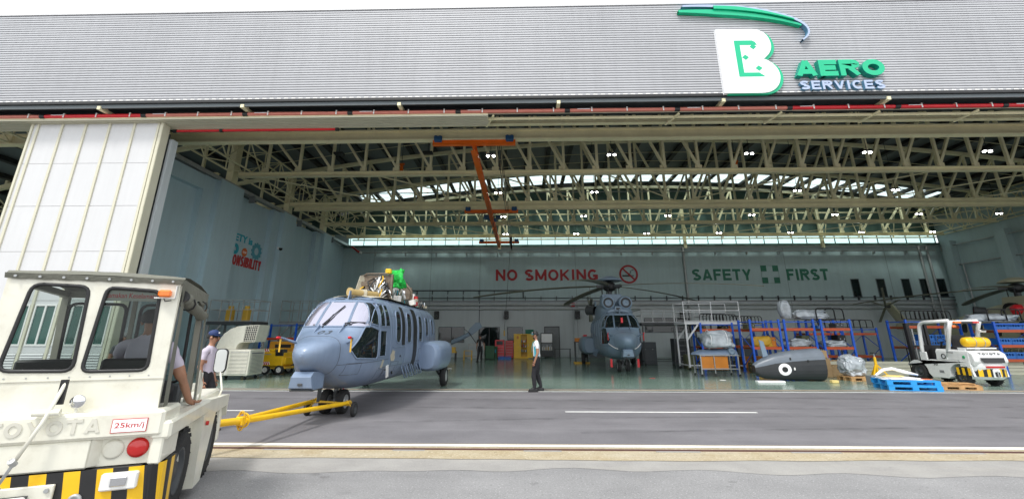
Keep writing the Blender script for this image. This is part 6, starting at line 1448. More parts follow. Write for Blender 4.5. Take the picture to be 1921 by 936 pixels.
# blue crates on the right racks
def crate(loc, label, w=.6, d=.4, h=.28, group='blue crates stored on the right racks'):
    b = B(); b.bb(-w / 2, w / 2, -d / 2, d / 2, 0, .02, 'blue_bin')
    for sx in (-1, 1): b.bb(sx * w / 2 - .012, sx * w / 2 + .012, -d / 2, d / 2, .02, h, 'blue_bin')
    for sy in (-1, 1):
        b.bb(-w / 2 + .012, w / 2 - .012, sy * d / 2 - .01, sy * d / 2 + .01, .02, h * .45, 'blue_bin'); b.bb(-w / 2 + .012, w / 2 - .012, sy * d / 2 - .01, sy * d / 2 + .01, h * .8, h, 'blue_bin')
        for i in range(5): x = -w / 2 + w * (i + .5) / 5; b.bb(x - .02, x + .02, sy * d / 2 - .01, sy * d / 2 + .01, h * .45, h * .8, 'blue_bin')
    o = b.build('crate'); o.location = loc; return tag(o, label, 'crate', group)
wn = ['leftmost', 'second from the left', 'third from the left', 'rightmost']
for j, (z, nm) in enumerate(((.67, 'lowest'), (1.27, 'middle'), (1.92, 'top'))):
    for i in range(4): crate((21.5 + i * .63, 21.1, z), 'blue crate on the %s shelf of the right edge rack, %s' % (nm, wn[i]))
for i in range(3): crate((19.1 + i * .66, 22.5, 1.145), 'blue crate on the shelf behind the forklift, %s' % ['left', 'middle', 'right'][i])
for i in range(2): crate((19.4 + i * .66, 22.5, 1.43), 'blue crate stacked on another behind the forklift, %s' % ['left', 'right'][i])
# low cream ribbed barrier along the right side
t = thing('low_barrier', 'long low cream ribbed panel stack behind the forklift and jack stand', 'barrier', (16.5, 21.0, .01))
for k in range(4): one(lambda b: b.bb(-2.9, 5.6, -.1 + k * .02, .1, k * .14, k * .14 + .125, 'door_cream')).build('panel', t)

# ================================================================ FORKLIFT
F = thing('forklift', 'white forklift with yellow and black striped counterweight parked at the door line', 'forklift', (15.72, 16.45, .01), 0, sc=1.0)
wp = mat('fork_white', (.74, .75, .75), .3, var=.03, coat=.3)
b = B()
def side_poly(pf, x0, x1, m, nm=None, bev=.02):
    bb_ = B(); vs = [(x, y, z) for x in (x0, x1) for y, z in pf]; n_ = len(pf)
    # signed area decides the winding
    A_ = sum(pf[i][0] * pf[(i + 1) % n_][1] - pf[(i + 1) % n_][0] * pf[i][1] for i in range(n_))
    bb_.add(vs, [tuple(range(n_))[::-1] if A_ > 0 else tuple(range(n_)), tuple(range(n_, 2 * n_)) if A_ > 0 else tuple(range(n_, 2 * n_))[::-1]] + [((k, (k + 1) % n_, n_ + (k + 1) % n_, n_ + k) if A_ > 0 else (k, n_ + k, n_ + (k + 1) % n_, (k + 1) % n_)) for k in range(n_)], m)
    o = bb_.build(nm, F)
    if bev: md = o.modifiers.new('bev', 'BEVEL'); md.width = bev; md.segments = 3; md.limit_method = 'ANGLE'
    return o
def arcw(cy, cz, r, a0, a1, n=10): return [(cy + r * math.cos(R(a0 + (a1 - a0) * i / n)), cz + r * math.sin(R(a0 + (a1 - a0) * i / n))) for i in range(n + 1)]
# body sides with wheel arches
pf = [(-.45, .30)] + [(-.42, .62), (-.38, .78), (1.10, .80), (1.25, .72), (1.30, .70)] + [(2.10, .60), (2.12, .52)] + arcw(1.70, .30, .44, 35, 180, 10) + [(1.15, .18), (.50, .18)] + arcw(0, .28, .42, -5, 175, 12)
side_poly(pf, -.58, .58, wp, 'chassis_body')
side_poly([(-.50, .62), (-.60, .80), (-.55, 1.05), (-.40, 1.14), (.80, 1.18), (.86, .80), (-.3, .78)], -.56, .56, wp, 'engine_hood', .05)
# counterweight, curved rear
b = B(); vs = []; n = 17
for z, y0, w in ((.22, -.52, .50), (.30, -.60, .56), (.58, -.64, .58), (.62, -.66, .58), (.98, -.56, .57), (1.08, -.46, .55)):
    for i in range(n):
        t_ = -1 + 2 * i / (n - 1); vs.append((t_ * w, y0 + .26 * abs(t_) ** 3.5, z))
b.add(vs, [(j * n + i, j * n + i + 1, (j + 1) * n + i + 1, (j + 1) * n + i) for j in range(5) for i in range(n - 1)], wp, True)
back = [(w_ * t_, -.1, z_) for z_, w_ in ((1.08, .55),) for t_ in (-1, 1)]
b.add([vs[5 * n + i] for i in range(n)] + back, [tuple(range(n)) + (n + 1, n)], wp)
for sx in (-1, 1):
    b.bb(sx * .56 - .015, sx * .56 + .015, -.40, -.05, .62, 1.06, wp)
o = b.build('counterweight', F)
b = B()
def rear_pt(x, z, off=.006): t_ = x / .57; return (x, -.62 + .26 * abs(t_) ** 3.5 - .015 * (z - .3) / .3 - off, z)
for i in range(12):
    x0, x1 = -.56 + i * .0933, -.56 + (i + 1) * .0933
    if -.13 < (x0 + x1) / 2 < .13: continue
    b.add([rear_pt(x0, .32), rear_pt(x1, .32), rear_pt(x1, .57), rear_pt(x0, .57)], [(0, 1, 2, 3)], 'yellow' if i % 2 else 'black')
b.build('hazard_stripes', F)
for sx in (-1,): 
    b = B()
    for i in range(5): y = -.36 + i * .10 - .02; (b.bb(sx * .59 - .004, sx * .59 + .004, y, y + .10, .34, .58, 'black' if i % 2 else 'yellow'))
    b.build('hazard_stripes', F)
one(lambda b: (b.box((0, -.63, .42), (.24, .04, .26), wp, bev=.01), b.box((0, -.655, .40), (.14, .03, .14), 'black'), b.cyl((0, -.67, .30), (0, -.67, .5), .02, m='galv'))).build('towing_pin', F)
one(lambda b: b.add([(-.34, -.672, .76), (.34, -.672, .76), (.40, -.612, .92), (-.40, -.612, .92)], [(0, 1, 2, 3)], 'black')).build('rear_grille', F)
one(lambda b: b.bb(-.3, .3, -.66, -.60, .60, .66, 'red')).build('rear_lamp', F)
Mt = Matrix.Translation((-.36, -.545, 1.00)) @ Matrix.Rotation(R(60), 4, 'X')
for i, c in enumerate('TOYOTA'): b = B(); stroke_letter(b, c, .095, .07, .018, Mt @ Matrix.Translation((i * .123, 0, 0.035)), .004, 'dark_grey'); b.build('letter', F)
MS = Matrix.Translation((-.585, 0, 0)) @ Matrix(((0, 0, -1, 0), (-1, 0, 0, 0), (0, 1, 0, 0), (0, 0, 0, 1)))      # reads on the left side
b = stroke_word('3', .07, .09, .02, MS @ Matrix.Translation((-.98, .60, .0)), .006, 'dark_grey'); b.build('number', F)
b = stroke_word('O', .08, .09, .02, MS @ Matrix.Translation((-.89, .60, .0)), .006, 'dark_grey'); b.build('number', F)
one(lambda b: b.lathe([(0, .01), (.045, .008), (.05, 0)], (-.583, -.25, .93), (-1, 0, 0), mat('dot_green', (0, .35, .12), .4), 20)).build('round_label', F)
one(lambda b: b.lathe([(0, -.02), (.06, -.02), (.065, .006), (.085, .01), (.09, 0)], (-.583, .50, .93), (-1, 0, 0), 'black', 20)).build('fuel_cap', F)
one(lambda b: (b.bb(-.588, -.582, .62, .80, .36, .44, 'mid_grey'), b.bb(-.589, -.581, .10, .34, 1.05, 1.08, 'mid_grey'))).build('side_label', F)
# gas bottle on its cradle
b = B(); b.bb(-.50, .50, -.36, -.02, 1.20, 1.24, wp); b.bb(-.52, -.48, -.30, -.05, 1.12, 1.2, wp); b.build('bottle_cradle', F)
b = B(); b.lathe([(0, -.42), (.10, -.42), (.15, -.38), (.165, -.30), (.165, .30), (.15, .38), (.08, .43), (.05, .46), (0, .46)], (0, -.20, 1.42), (1, 0, 0), 'yellow', 24); gb = b.build('gas_bottle', F)
for x in (-.12, .18): one(lambda b: b.tube([(x, -.20 + .172 * math.cos(R(k * 20)), 1.42 + .172 * math.sin(R(k * 20))) for k in range(18)], .014, 'galv', 4, closed=True)).build('strap', gb)
# overhead guard
for sx in (-1, 1):
    b = B(); b.tube([(sx * .50, 1.42, .72), (sx * .50, 1.40, 1.2), (sx * .50, 1.30, 1.95), (sx * .50, 1.22, 2.08), (sx * .50, 1.05, 2.13), (sx * .50, .05, 2.15), (sx * .50, -.02, 2.12), (sx * .50, .10, 1.85), (sx * .52, .42, .85)], .062, wp, 8); b.build('guard_post', F)
b = B()
for y in (-.0, .2, .4, .6, .8, 1.0, 1.15): b.bb(-.48, .48, y - .015, y + .015, 2.12, 2.16, wp if y in (0, 1.15) else 'dark_grey')
b.build('guard_roof', F)
one(lambda b: (b.bb(-.42, -.20, -.10, -.02, 2.06, 2.12, 'lamp_amber'), b.bb(-.2, .2, -.09, -.03, 2.05, 2.11, 'black'), b.bb(.2, .42, -.10, -.02, 2.06, 2.12, 'lamp_red'))).build('light_bar', F)
one(lambda b: (b.bb(-.46, -.34, -.02, .05, 1.93, 2.0, 'lamp_amber'),)).build('indicator', F)
one(lambda b: (b.box((.42, -.12, 1.80), (.20, .12, .10), wp, rx=20, bev=.02), b.box((.42, -.16, 1.84), (.16, .1, .05), 'black'))).build('work_lamp', F)
b = B(); b.bb(-.26, .26, .42, .85, 1.18, 1.27, 'black', bev=.04); b.bb(-.25, .25, .34, .45, 1.22, 1.66, 'black', bev=.04); b.build('seat', F)
b = B(); c = Vector((0, 1.05, 1.42)); b.tube([c + Vector((.16 * math.cos(R(k * 20)), .07 * math.sin(R(k * 20)), .13 * math.sin(R(k * 20)))) for k in range(18)], .013, 'black', 6, closed=True); b.cyl(c, (0, 1.25, 1.05), .025, m='black'); b.beam(c + Vector((-.15, 0, 0)), c + Vector((.15, 0, 0)), .02, .02, 'black'); b.bb(-.3, .3, 1.22, 1.32, .8, 1.15, 'black'); b.build('steering_wheel', F)
one(lambda b: b.bb(-.50, .50, .86, 1.34, .72, .80, 'black')).build('floor_plate', F)
one(lambda b: (b.bb(-.56, -.50, 1.22, 1.50, .72, 1.06, wp, bev=.015), b.bb(.50, .56, 1.22, 1.50, .72, 1.06, wp, bev=.015), b.bb(-.5, .5, 1.36, 1.44, .75, 1.3, 'black'))).build('dashboard', F)
one(lambda b: (b.bb(-.575, -.50, .36, .80, .80, 1.12, wp, bev=.02), b.bb(.50, .575, .36, .80, .80, 1.12, wp, bev=.02))).build('side_panel', F)
b = B()
for sx in (-1, 1): b.bb(sx * .36 - .05, sx * .36 + .05, 2.0, 2.14, .10, 2.12, 'black'); b.bb(sx * .27 - .03, sx * .27 + .03, 2.05, 2.14, .12, 2.08, 'dark_grey')
for z in (.4, 1.2, 2.05): b.bb(-.36, .36, 2.02, 2.08, z, z + .08, 'black')
b.cyl((-.16, 2.07, .2), (-.16, 2.07, 1.9), .03, m='galv'); b.cyl((.16, 2.07, .2), (.16, 2.07, 1.9), .03, m='galv'); b.build('mast', F)
b = B(); b.bb(-.5, .5, 2.15, 2.20, .18, .26, 'black'); b.bb(-.5, .5, 2.15, 2.20, .52, .60, 'black')
for i in range(6): b.bb(-.45 + i * .18 - .012, -.45 + i * .18 + .012, 2.16, 2.19, .26, 1.15, 'black')
b.bb(-.46, .46, 2.155, 2.195, 1.13, 1.17, 'black'); b.build('carriage', F)
for sx in (-.28, .28): one(lambda b: (b.bb(sx - .055, sx + .055, 2.20, 2.25, .04, .6, 'dark_grey'), b.bb(sx - .05, sx + .05, 2.25, 3.2, .04, .08, 'dark_grey'))).build('fork', F)
for sx in (-1, 1):
    wheel('w', F, (sx * .46, 1.70, .34), .34, .24, (sx, 0, 0), 'dark_grey', tread=True).name = 'front_wheel'; wheel('w', F, (sx * .47, 0, .27), .27, .20, (sx, 0, 0), 'dark_grey', tread=True).name = 'rear_wheel'

# ================================================================ MAINTENANCE DOCKS
def dock(loc, w, d, z, label, rail='galv', deck='galv', brace=True, rh=1.05, nx=4, dark=False):
    t = thing('work_platform', label, 'platform', loc, 0, 'wheeled maintenance platforms')
    leg = 'dark_grey' if dark else rail
    b = B(); b.bb(0, w, 0, d, z - .14, z - .02, deck); b.bb(.02, w - .02, .02, d - .02, z - .02, z, 'dark_grey'); b.build('deck', t)
    for x in (.08, w - .08):
        for y in (.08, d - .08): b = B(); b.bb(x - .04, x + .04, y - .04, y + .04, .1, z - .14, leg); b.cyl((x - .03, y, .07), (x + .03, y, .07), .07, m='rubber'); b.build('leg', t)
    b = B()
    for y in (.08, d - .08): b.beam((.08, y, .22), (w - .08, y, .22), .05, .05, leg); (brace and b.beam((.1, y, z - .9), (.7, y, z - .16), .06, .08, rail))
    b.beam((.08, .08, .22), (.08, d - .08, .22), .05, .05, leg); b.build('brace', t)
    b = B()
    for y in (.03, d - .03):
        for zz in (z + .03, z + rh * .55, z + rh): b.beam((0.02, y, zz), (w - .02, y, zz), .03, .03, rail)
        for i in range(nx + 1): x = .03 + (w - .06) * i / nx; b.beam((x, y, z), (x, y, z + rh), .035, .035, rail)
    for x in (.03, w - .03):
        for zz in (z + rh * .55, z + rh): b.beam((x, .03, zz), (x, d - .03, zz), .035, .035, rail)
    b.build('guard_rail', t)
    return t
dock((8.30, 23.4, .01), 2.9, 1.6, 2.36, 'pale metal work platform with white rails right of the parked helicopter', 'belt_white', 'belt_white', nx=2, rh=1.0)
dock((7.1, 27.2, .01), 4.2, 2.6, 2.42, 'dark work platform with thin rails close behind the parked helicopter', 'galv', 'dark_grey', dark=True, brace=False, rh=.75, nx=6)
dock((-15.0, 21.0, .01), 2.2, 1.4, 2.30, 'steel work platform against the left wall above the air cooler', 'galv', 'dark_grey', rh=1.0)
dock((-14.7, 26.8, .01), 2.3, 1.5, 2.46, 'steel work platform further back on the left behind the helicopter nose', 'galv', 'galv', rh=1.25)
rack((-14.2, 24.3, .01), 0, 1.9, .9, 2.3, 'single blue and red rack by the left wall behind the yellow carts', (1.5,))
# stair frames under the dark dock
t = thing('step_ladder', 'dark step ladder standing under the dark work platform', 'ladder', (8.9, 26.0, .01))
for sx in (0, .6): one(lambda b: (b.beam((sx, 0, 0), (sx, .9, 2.1), .05, .04, 'mid_grey'), b.beam((sx, 1.2, 0), (sx, .9, 2.1), .04, .04, 'mid_grey'))).build('rail', t)
for i in range(7): one(lambda b: b.box((.3, .12 + i * .12, .28 + i * .28), (.56, .16, .03), 'galv')).build('tread', t)

# ================================================================ LEFT SIDE EQUIPMENT
A = thing('air_cooler', 'white wheeled air cooler with a curved duct on top beside the yellow carts', 'air cooler', (-12.15, 17.7, .01))
b = B(); b.bb(0, 1.5, 0, 1.0, .16, 1.12, 'cream_paint', bev=.02); b.bb(.62, .66, -.008, 0, .18, 1.10, 'white_paint'); b.build('cabinet', A)
for x0, x1 in ((.06, .58), (.72, 1.44)):
    b = B(); b.bb(x0, x1, -.006, 0, .22, 1.04, 'mid_grey')
    for i in range(16): b.box(((x0 + x1) / 2, -.012, .25 + i * .05), (x1 - x0, .02, .028), 'cream_paint', rx=-25)
    b.build('louvre', A)
b = B(); b.bb(1.505, 1.51, .1, .9, .25, 1.0, 'mid_grey'); 
for i in range(14): b.box((1.515, .5, .28 + i * .05), (.02, .8, .028), 'cream_paint', ry=25)
b.build('louvre', A)
b = B(); pf = [(.02, 1.13), (.02, 1.24), (.10, 1.48), (.25, 1.72), (.48, 1.90), (.75, 2.0), (1.05, 2.03), (1.62, 2.06), (1.54, 1.40), (1.05, 1.40), (.92, 1.36), (.84, 1.27), (.82, 1.13)]
vs = [(x, y, z) for y in (.12, .88) for x, z in pf]; n_ = len(pf); b.add(vs, [tuple(range(n_))[::-1], tuple(range(n_, 2 * n_))] + [(k, (k + 1) % n_, n_ + (k + 1) % n_, n_ + k) for k in range(n_)], 'cream_paint'); b.build('duct', A)
b = B()
b.add([(1.06, .114, 1.43), (1.52, .114, 1.43), (1.60, .114, 2.04), (1.10, .114, 2.0)], [(0, 1, 2, 3)], 'black')
for i in range(7): z = 1.47 + i * .085; b.beam((1.06, .11, z), (1.56, .11, z + .006), .014, .014, 'cream_paint')
for i in range(7): x = 1.08 + i * .075; b.beam((x, .11, 1.43), (x + .05, .11, 2.02), .014 if i != 3 else .04, .014, 'cream_paint')
b.build('outlet_grille', A)
for x in (.15, 1.35):
    for y in (.15, .85): one(lambda b: (b.cyl((x - .025, y, .07), (x + .025, y, .07), .07, m='rubber'), b.bb(x - .04, x + .04, y - .03, y + .03, .1, .17, 'galv'))).build('castor', A)
G1 = thing('ground_power_cart', 'low yellow ground power cart with red and white chevrons near the air cooler', 'power cart', (-12.4, 20.2, .01))
b = B(); b.bb(0, 1.75, 0, .95, .34, .95, 'yellow', bev=.04); b.bb(.05, 1.3, .05, .9, .95, 1.08, 'yellow', bev=.03); b.bb(1.35, 1.85, .05, .9, .42, .72, 'yellow', bev=.02); b.bb(-.1, 1.9, .1, .85, .24, .33, 'yellow_dark'); b.build('housing', G1)
one(lambda b: (b.add([(1.40, -.004, .80), (1.72, -.004, .80), (1.68, -.004, 1.04), (1.44, -.004, 1.04)], [(0, 1, 2, 3)], 'black'), b.bb(1.38, 1.74, 0, .3, .78, 1.06, 'dark_grey'))).build('control_panel', G1)
for x, z in ((.72, .96), (.85, .42)):
    b = B(); y_ = -.006 if z < .9 else .045
    for i in range(4): b.add([(x + i * .09, y_, z), (x + i * .09 + .05, y_, z), (x + i * .09 - .0, y_, z + .12), (x + i * .09 - .05, y_, z + .12)], [(0, 1, 2, 3)], 'red_bright'); b.add([(x + i * .09 + .05, y_, z), (x + i * .09 + .09, y_, z), (x + i * .09 + .04, y_, z + .12), (x + i * .09 - .0, y_, z + .12)], [(0, 1, 2, 3)], 'white_logo')
    b.build('chevron_plate', G1)
one(lambda b: (b.bb(.35, .60, -.006, 0, .50, .60, 'black'), b.bb(-.02, 1.2, -.02, -.005, .84, .87, 'galv'), b.cyl((-.05, -.05, .9), (.9, -.05, .92), .025, m='black'))).build('trim', G1)
for x in (1.0, 1.62):
    for y in (.05, .90): wheel('w', G1, (x, y, .20), .20, .12, (0, -1 if y < .5 else 1, 0), 'white_paint').name = 'wheel'
G2 = thing('ground_power_cart', 'tall orange yellow power cart standing behind the low yellow cart', 'power cart', (-12.7, 22.6, .01))
b = B(); b.bb(0, 2.3, 0, 1.1, .35, 1.38, mat('cart_orange', (.68, .30, .02), .45, grime=.15), bev=.03); b.bb(.1, 2.4, .1, 1.0, .22, .34, 'dark_grey'); b.build('housing', G2)
b = B(); b.bb(.3, 1.1, -.012, 0, 1.08, 1.24, 'black'); b.bb(1.75, 2.1, -.012, 0, 1.12, 1.24, 'black')
b.build('vent', G2)
text_mesh('ON 8452', .11, Matrix.Translation((1.15, -.004, 1.16)) @ RX, .004, 'dark_grey', width=.52, off=.02).build('number', G2)
for x in (.45, 1.9):
    for y in (.06, 1.04): wheel('w', G2, (x, y, .22), .22, .14, (0, -1 if y < .5 else 1, 0), 'mid_grey').name = 'wheel'
for x, l in ((-14.3, 'left'), (-13.5, 'right')):
    o = one(lambda b: (b.box((0, 0, .3), (.30, .3, .6), 'yellow_dark', bev=.03), b.cyl((0, 0, .6), (0, 0, .75), .12, m='yellow_dark'))).build('yellow_canister'); o.location = (x, 21.6, 2.31); tag(o, 'yellow canister on the left wall work platform, %s one' % l, 'canister')
t = thing('office_table', 'dark table standing behind the air cooler below the platform', 'table', (-12.5, 24.0, .01))
one(lambda b: b.bb(0, 1.6, 0, .8, 1.02, 1.06, 'dark_grey')).build('top', t)
for x in (.05, 1.55):
    for y in (.05, .75): one(lambda b: b.bb(x - .03, x + .03, y - .03, y + .03, 0, 1.02, 'dark_grey')).build('leg', t)

# ================================================================ BACK WALL EQUIPMENT
C = thing('tool_cabinet', 'tall yellow steel cabinet with an open shelf section at the back wall', 'cabinet', (-.70, 35.1, .01))
b = B(); Z1 = 1.82
b.bb(0, .55, 0, .6, .06, Z1, 'yellow'); b.bb(1.02, 1.62, 0, .6, .06, Z1, 'yellow'); b.bb(.55, 1.02, .45, .6, .06, Z1, 'yellow_dark'); b.bb(.55, 1.02, 0, .45, Z1 - .06, Z1, 'yellow'); b.bb(.55, 1.02, 0, .45, .06, .14, 'yellow'); b.bb(-.02, 1.1, -.02, .6, 0, .06, 'yellow_dark'); b.build('carcass', C)
for z in (.48, .82, 1.18):
    o = one(lambda b: b.bb(.55, 1.02, .02, .45, z, z + .02, 'yellow_dark')).build('shelf', C)
    b = B(); r_ = random.Random(int(z * 100)); 
    for i in range(6): x = .60 + i * .07; h_ = r_.uniform(.10, .24); b.cyl((x, .15, z + .02), (x, .15, z + .02 + h_), .026, m=r_.choice(['white_logo', 'teal', 'red', 'dark_grey', 'galv']), n=8)
    b.build('bottle', o)
for x in (.48, 1.10): one(lambda b: b.bb(x - .01, x + .01, -.03, 0, .9, 1.1, 'galv')).build('handle', C)
one(lambda b: b.bb(.22, .38, -.006, 0, 1.45, 1.68, 'orange_box')).build('notice', C)
def tool_chest(loc, w, h_, nd, label, screen=False, cat='tool chest'):
    t = thing('tool_chest', label, cat, loc)
    one(lambda b: (b.bb(0, w, 0, .5, .08, h_, 'red_bright', bev=.012), b.bb(0, w, .03, .5, 0, .08, 'black'))).build('carcass', t)
    for i in range(nd):
        z0 = .12 + i * (h_ - .16 - (.42 if screen else 0)) / nd; z1 = .12 + (i + 1) * (h_ - .16 - (.42 if screen else 0)) / nd - .02
        d = one(lambda b: b.bb(.03, w - .03, -.015, 0, z0, z1, 'red' if not screen else 'red_bright')).build('drawer', t); one(lambda b: b.bb(.06, w - .06, -.03, -.015, z1 - .025, z1 - .01, 'galv')).build('handle', d)
    if screen: one(lambda b: b.bb(.12, w - .12, -.012, 0, h_ - .36, h_ - .08, 'black_gloss')).build('screen', t)
    else: one(lambda b: b.bb(.02, w - .02, -.012, 0, h_ - .22, h_ - .19, 'black')).build('trim', t)
tool_chest((-2.15, 35.0, .01), .72, 1.38, 4, 'red tool cabinet with a dark screen left of the tool chest', True)
tool_chest((-1.34, 35.0, .01), .60, 1.32, 6, 'red tool chest with many drawers left of the yellow cabinet')
for i, (x, l) in enumerate(((-1.62, 'left'), (-1.12, 'right'))): crate((x, 34.4, .01), 'open blue floor crate before the red tool chests, %s one' % l, .44, .35, .2, 'blue crates on the floor at the back wall')
t = thing('notice_cabinet', 'dark framed cabinet with a whiteboard above glass doors at the back wall', 'cabinet', (1.42, 36.2, .01))
b = B(); b.bb(0, .95, 0, .45, .12, 1.9, 'dark_grey'); b.bb(.03, .92, -.04, 0, .10, .16, 'black'); b.build('carcass', t)
one(lambda b: b.bb(.05, .90, -.015, 0, 1.18, 1.84, 'white_logo')).build('whiteboard', t)
one(lambda b: (b.bb(.05, .90, -.012, 0, .55, 1.12, 'mid_grey'),)).build('glass_door', t)
b = B(); r_ = random.Random(4)
for i in range(9): x = .10 + i * .09; b.bb(x, x + .05, -.02, -.012, .60, .60 + r_.uniform(.2, .4), r_.choice(['white_paint', 'galv', 'yellow_dark']))
b.build('binder', t)
t = thing('bench', 'low black steel bench at the back wall near the grey door', 'bench', (2.45, 35.6, .01))
one(lambda b: b.bb(0, 1.25, 0, .4, .68, .73, 'dark_grey')).build('top', t)
for x in (.04, 1.21): one(lambda b: b.bb(x - .03, x + .03, .02, .38, 0, .68, 'dark_grey')).build('leg', t)
t = thing('wheeled_bin', 'dark green wheeled bin beside the worker in black', 'bin', (-2.75, 33.9, .01))
one(lambda b: b.box((.3, .25, .48), (.62, .55, .82), mat('bin_green', (.02, .10, .04), .5), tp=1.08)).build('body', t); one(lambda b: b.box((.3, .25, .93), (.70, .62, .07), 'bin_green', bev=.02)).build('lid', t)
for x in (.08, .52): one(lambda b: b.cyl((x - .03, .5, .08), (x + .03, .5, .08), .08, m='rubber')).build('wheel', t)
t = thing('recycling_bin', 'green bin with a pale square label behind the dark one', 'bin', (-2.2, 34.7, .01))
one(lambda b: b.box((.0, .25, .45), (.5, .45, .9), 'bin_green', tp=1.05)).build('body', t); one(lambda b: b.bb(-.15, .15, .0, .012, .45, .7, 'teal')).build('label_plate', t)
t = thing('step_stool', 'small yellow step stool on the floor left of the worker in black', 'stool', (-4.3, 33.0, .01))
for z in (.28, .62): one(lambda b: b.bb(0, .6, .0 if z < .5 else .2, .3 if z < .5 else .5, z, z + .03, 'yellow')).build('step', t)
for x in (.02, .58): one(lambda b: (b.beam((x, 0, 0), (x, .25, .64), .04, .04, 'yellow'), b.beam((x, .5, 0), (x, .4, .64), .04, .04, 'yellow'))).build('leg', t)
t = thing('tail_boom', 'grey folded helicopter tail boom on a yellow stand near the back wall', 'tail boom', (-4.9, 32.6, .01))
b = B(); n = 12; vs = []
for x, z, r_ in ((-.3, 1.2, .17), (.2, 1.42, .17), (.6, 1.60, .17), (.9, 1.76, .18), (1.25, 2.02, .16), (1.5, 2.15, .13), (1.6, 2.2, .06)):
    for k in range(n): an = k * math.tau / n; vs.append((x, .4 + r_ * .7 * math.cos(an), z + r_ * math.sin(an)))
b.add(vs, [(i * n + k, i * n + (k + 1) % n, (i + 1) * n + (k + 1) % n, (i + 1) * n + k) for i in range(6) for k in range(n)], 'heli_slate', True); b.add(vs[:n], [tuple(range(n))], 'black'); b.build('boom', t)
one(lambda b: b.prism([(.75, 1.55), (1.2, 1.72), (1.95, 2.30), (1.75, 2.62), (1.45, 2.60), (1.0, 2.15)], Matrix.Translation((0, .36, 0)) @ RX, .10, 'heli_slate')).build('fin', t)
one(lambda b: (b.beam((1.0, .1, 1.9), (1.75, .0, .9), .14, .03, 'black'), b.beam((1.0, .1, 1.9), (.6, .1, 2.2), .14, .03, 'black'))).build('rotor_blade', t)
b = B(); b.bb(-1.0, .1, .1, .7, .5, .62, 'yellow_dark'); b.box((-.3, .3, .75), (.7, .3, .3), 'yellow_dark')
for x in (-.95, .05): b.beam((x, .2, 0), (x, .2, .5), .08, .08, 'black'); b.beam((x, .6, 0), (x, .6, .5), .08, .08, 'black')
b.build('stand', t)
o = one(lambda b: (b.box((0, 0, .55), (1.3, .6, 1.1), 'galv'), b.bb(-.6, .6, -.32, -.3, .2, .9, 'wall_low'))).build('steel_cabinet'); o.location = (-3.7, 36.4, .01); tag(o, 'low grey steel cabinet behind the worker in black', 'cabinet')
o = one(lambda b: (b.bb(-.35, .35, -.03, .0, -.18, .18, mat('exit_green', (.0, .16, .09), .5)),)).build('wall_sign'); o.location = (.55, YB - .002, 2.02); tag(o, 'small green sign on the back wall above the yellow cabinet', 'sign')
for i, (x, l) in enumerate(((-7.26, 'leftmost, above the wide window'), (-1.38, 'above the square window'), (4.59, 'just left of the parked helicopter'), (13.3, 'rightmost, above the work platform'))):
    t = thing('wall_speaker', 'black wall speaker, ' + l, 'speaker', (x, YB - .3, 3.37), 0, 'black speakers on the back wall')
    one(lambda b: b.box((0, 0, 0), (.38, .32, .66), 'black', bev=.02)).build('enclosure', t); one(lambda b: b.bb(-.03, .03, .16, .3, -.04, .04, 'dark_grey')).build('bracket', t)
    one(lambda b: b.lathe([(0, -.01), (.10, .0), (.14, .006)], (0, -.162, -.1), (0, -1, 0), 'dark_grey', 16)).build('cone', t)
o = one(lambda b: (b.bb(0, .75, 0, .4, 0, .22, 'orange_box'), b.bb(.55, .75, .0, .4, .22, .42, 'red_bright'), b.bb(-.05, .8, -.05, .45, -.04, 0, 'dark_grey'))).build('orange_case'); o.location = (3.3, 28.9, 1.32); tag(o, 'orange case on a stand left of the parked helicopter', 'case')
t = thing('equipment_stand', 'dark stand under the orange case left of the parked helicopter', 'stand', (3.3, 28.9, .01))
for x in (.0, .75):
    for y in (0, .4): one(lambda b: b.bb(x - .03, x + .03, y - .03, y + .03, 0, 1.26, 'dark_grey')).build('leg', t)
one(lambda b: b.bb(-.1, .85, -.1, .5, 0, .10, 'yellow_dark')).build('base', t)
# cctv on the left wall
t = thing('security_camera', 'white dome security camera on a pilaster of the left wall', 'camera', (XL + .12, 26.9, 7.0))
one(lambda b: b.box((0.05, 0, 0), (.12, .16, .12), 'white_paint')).build('mount', t); one(lambda b: b.lathe([(0, -.16), (.08, -.13), (.11, -.05), (.11, 0)], (.18, 0, 0), m='black_gloss', n=14)).build('dome', t)
t = thing('red_hydrant_pipe', 'red sprinkler pipe end on the back left corner of the wall', 'pipe', (XL + 1.1, 37.5, 8.75))
one(lambda b: b.tube([(-.5, 0, .5), (0, 0, .1), (.3, 0, -.05)], .08, 'red', 8)).build('pipe', t); one(lambda b: b.cyl((.26, 0, -.03), (.42, 0, -.1), .12, m='white_paint')).build('flange', t)
for i, (x, y, l) in enumerate(((5.2, 18.9, 'red'), (7.7, 18.2, 'white'))):
    o = one(lambda b: b.lathe([(.0, .006), (.10, .006), (.12, .0)], m='red' if i == 0 else 'white_logo', n=18)).build('floor_marker'); o.location = (x, y, .01); tag(o, 'small %s disc on the green floor' % l, 'marker')
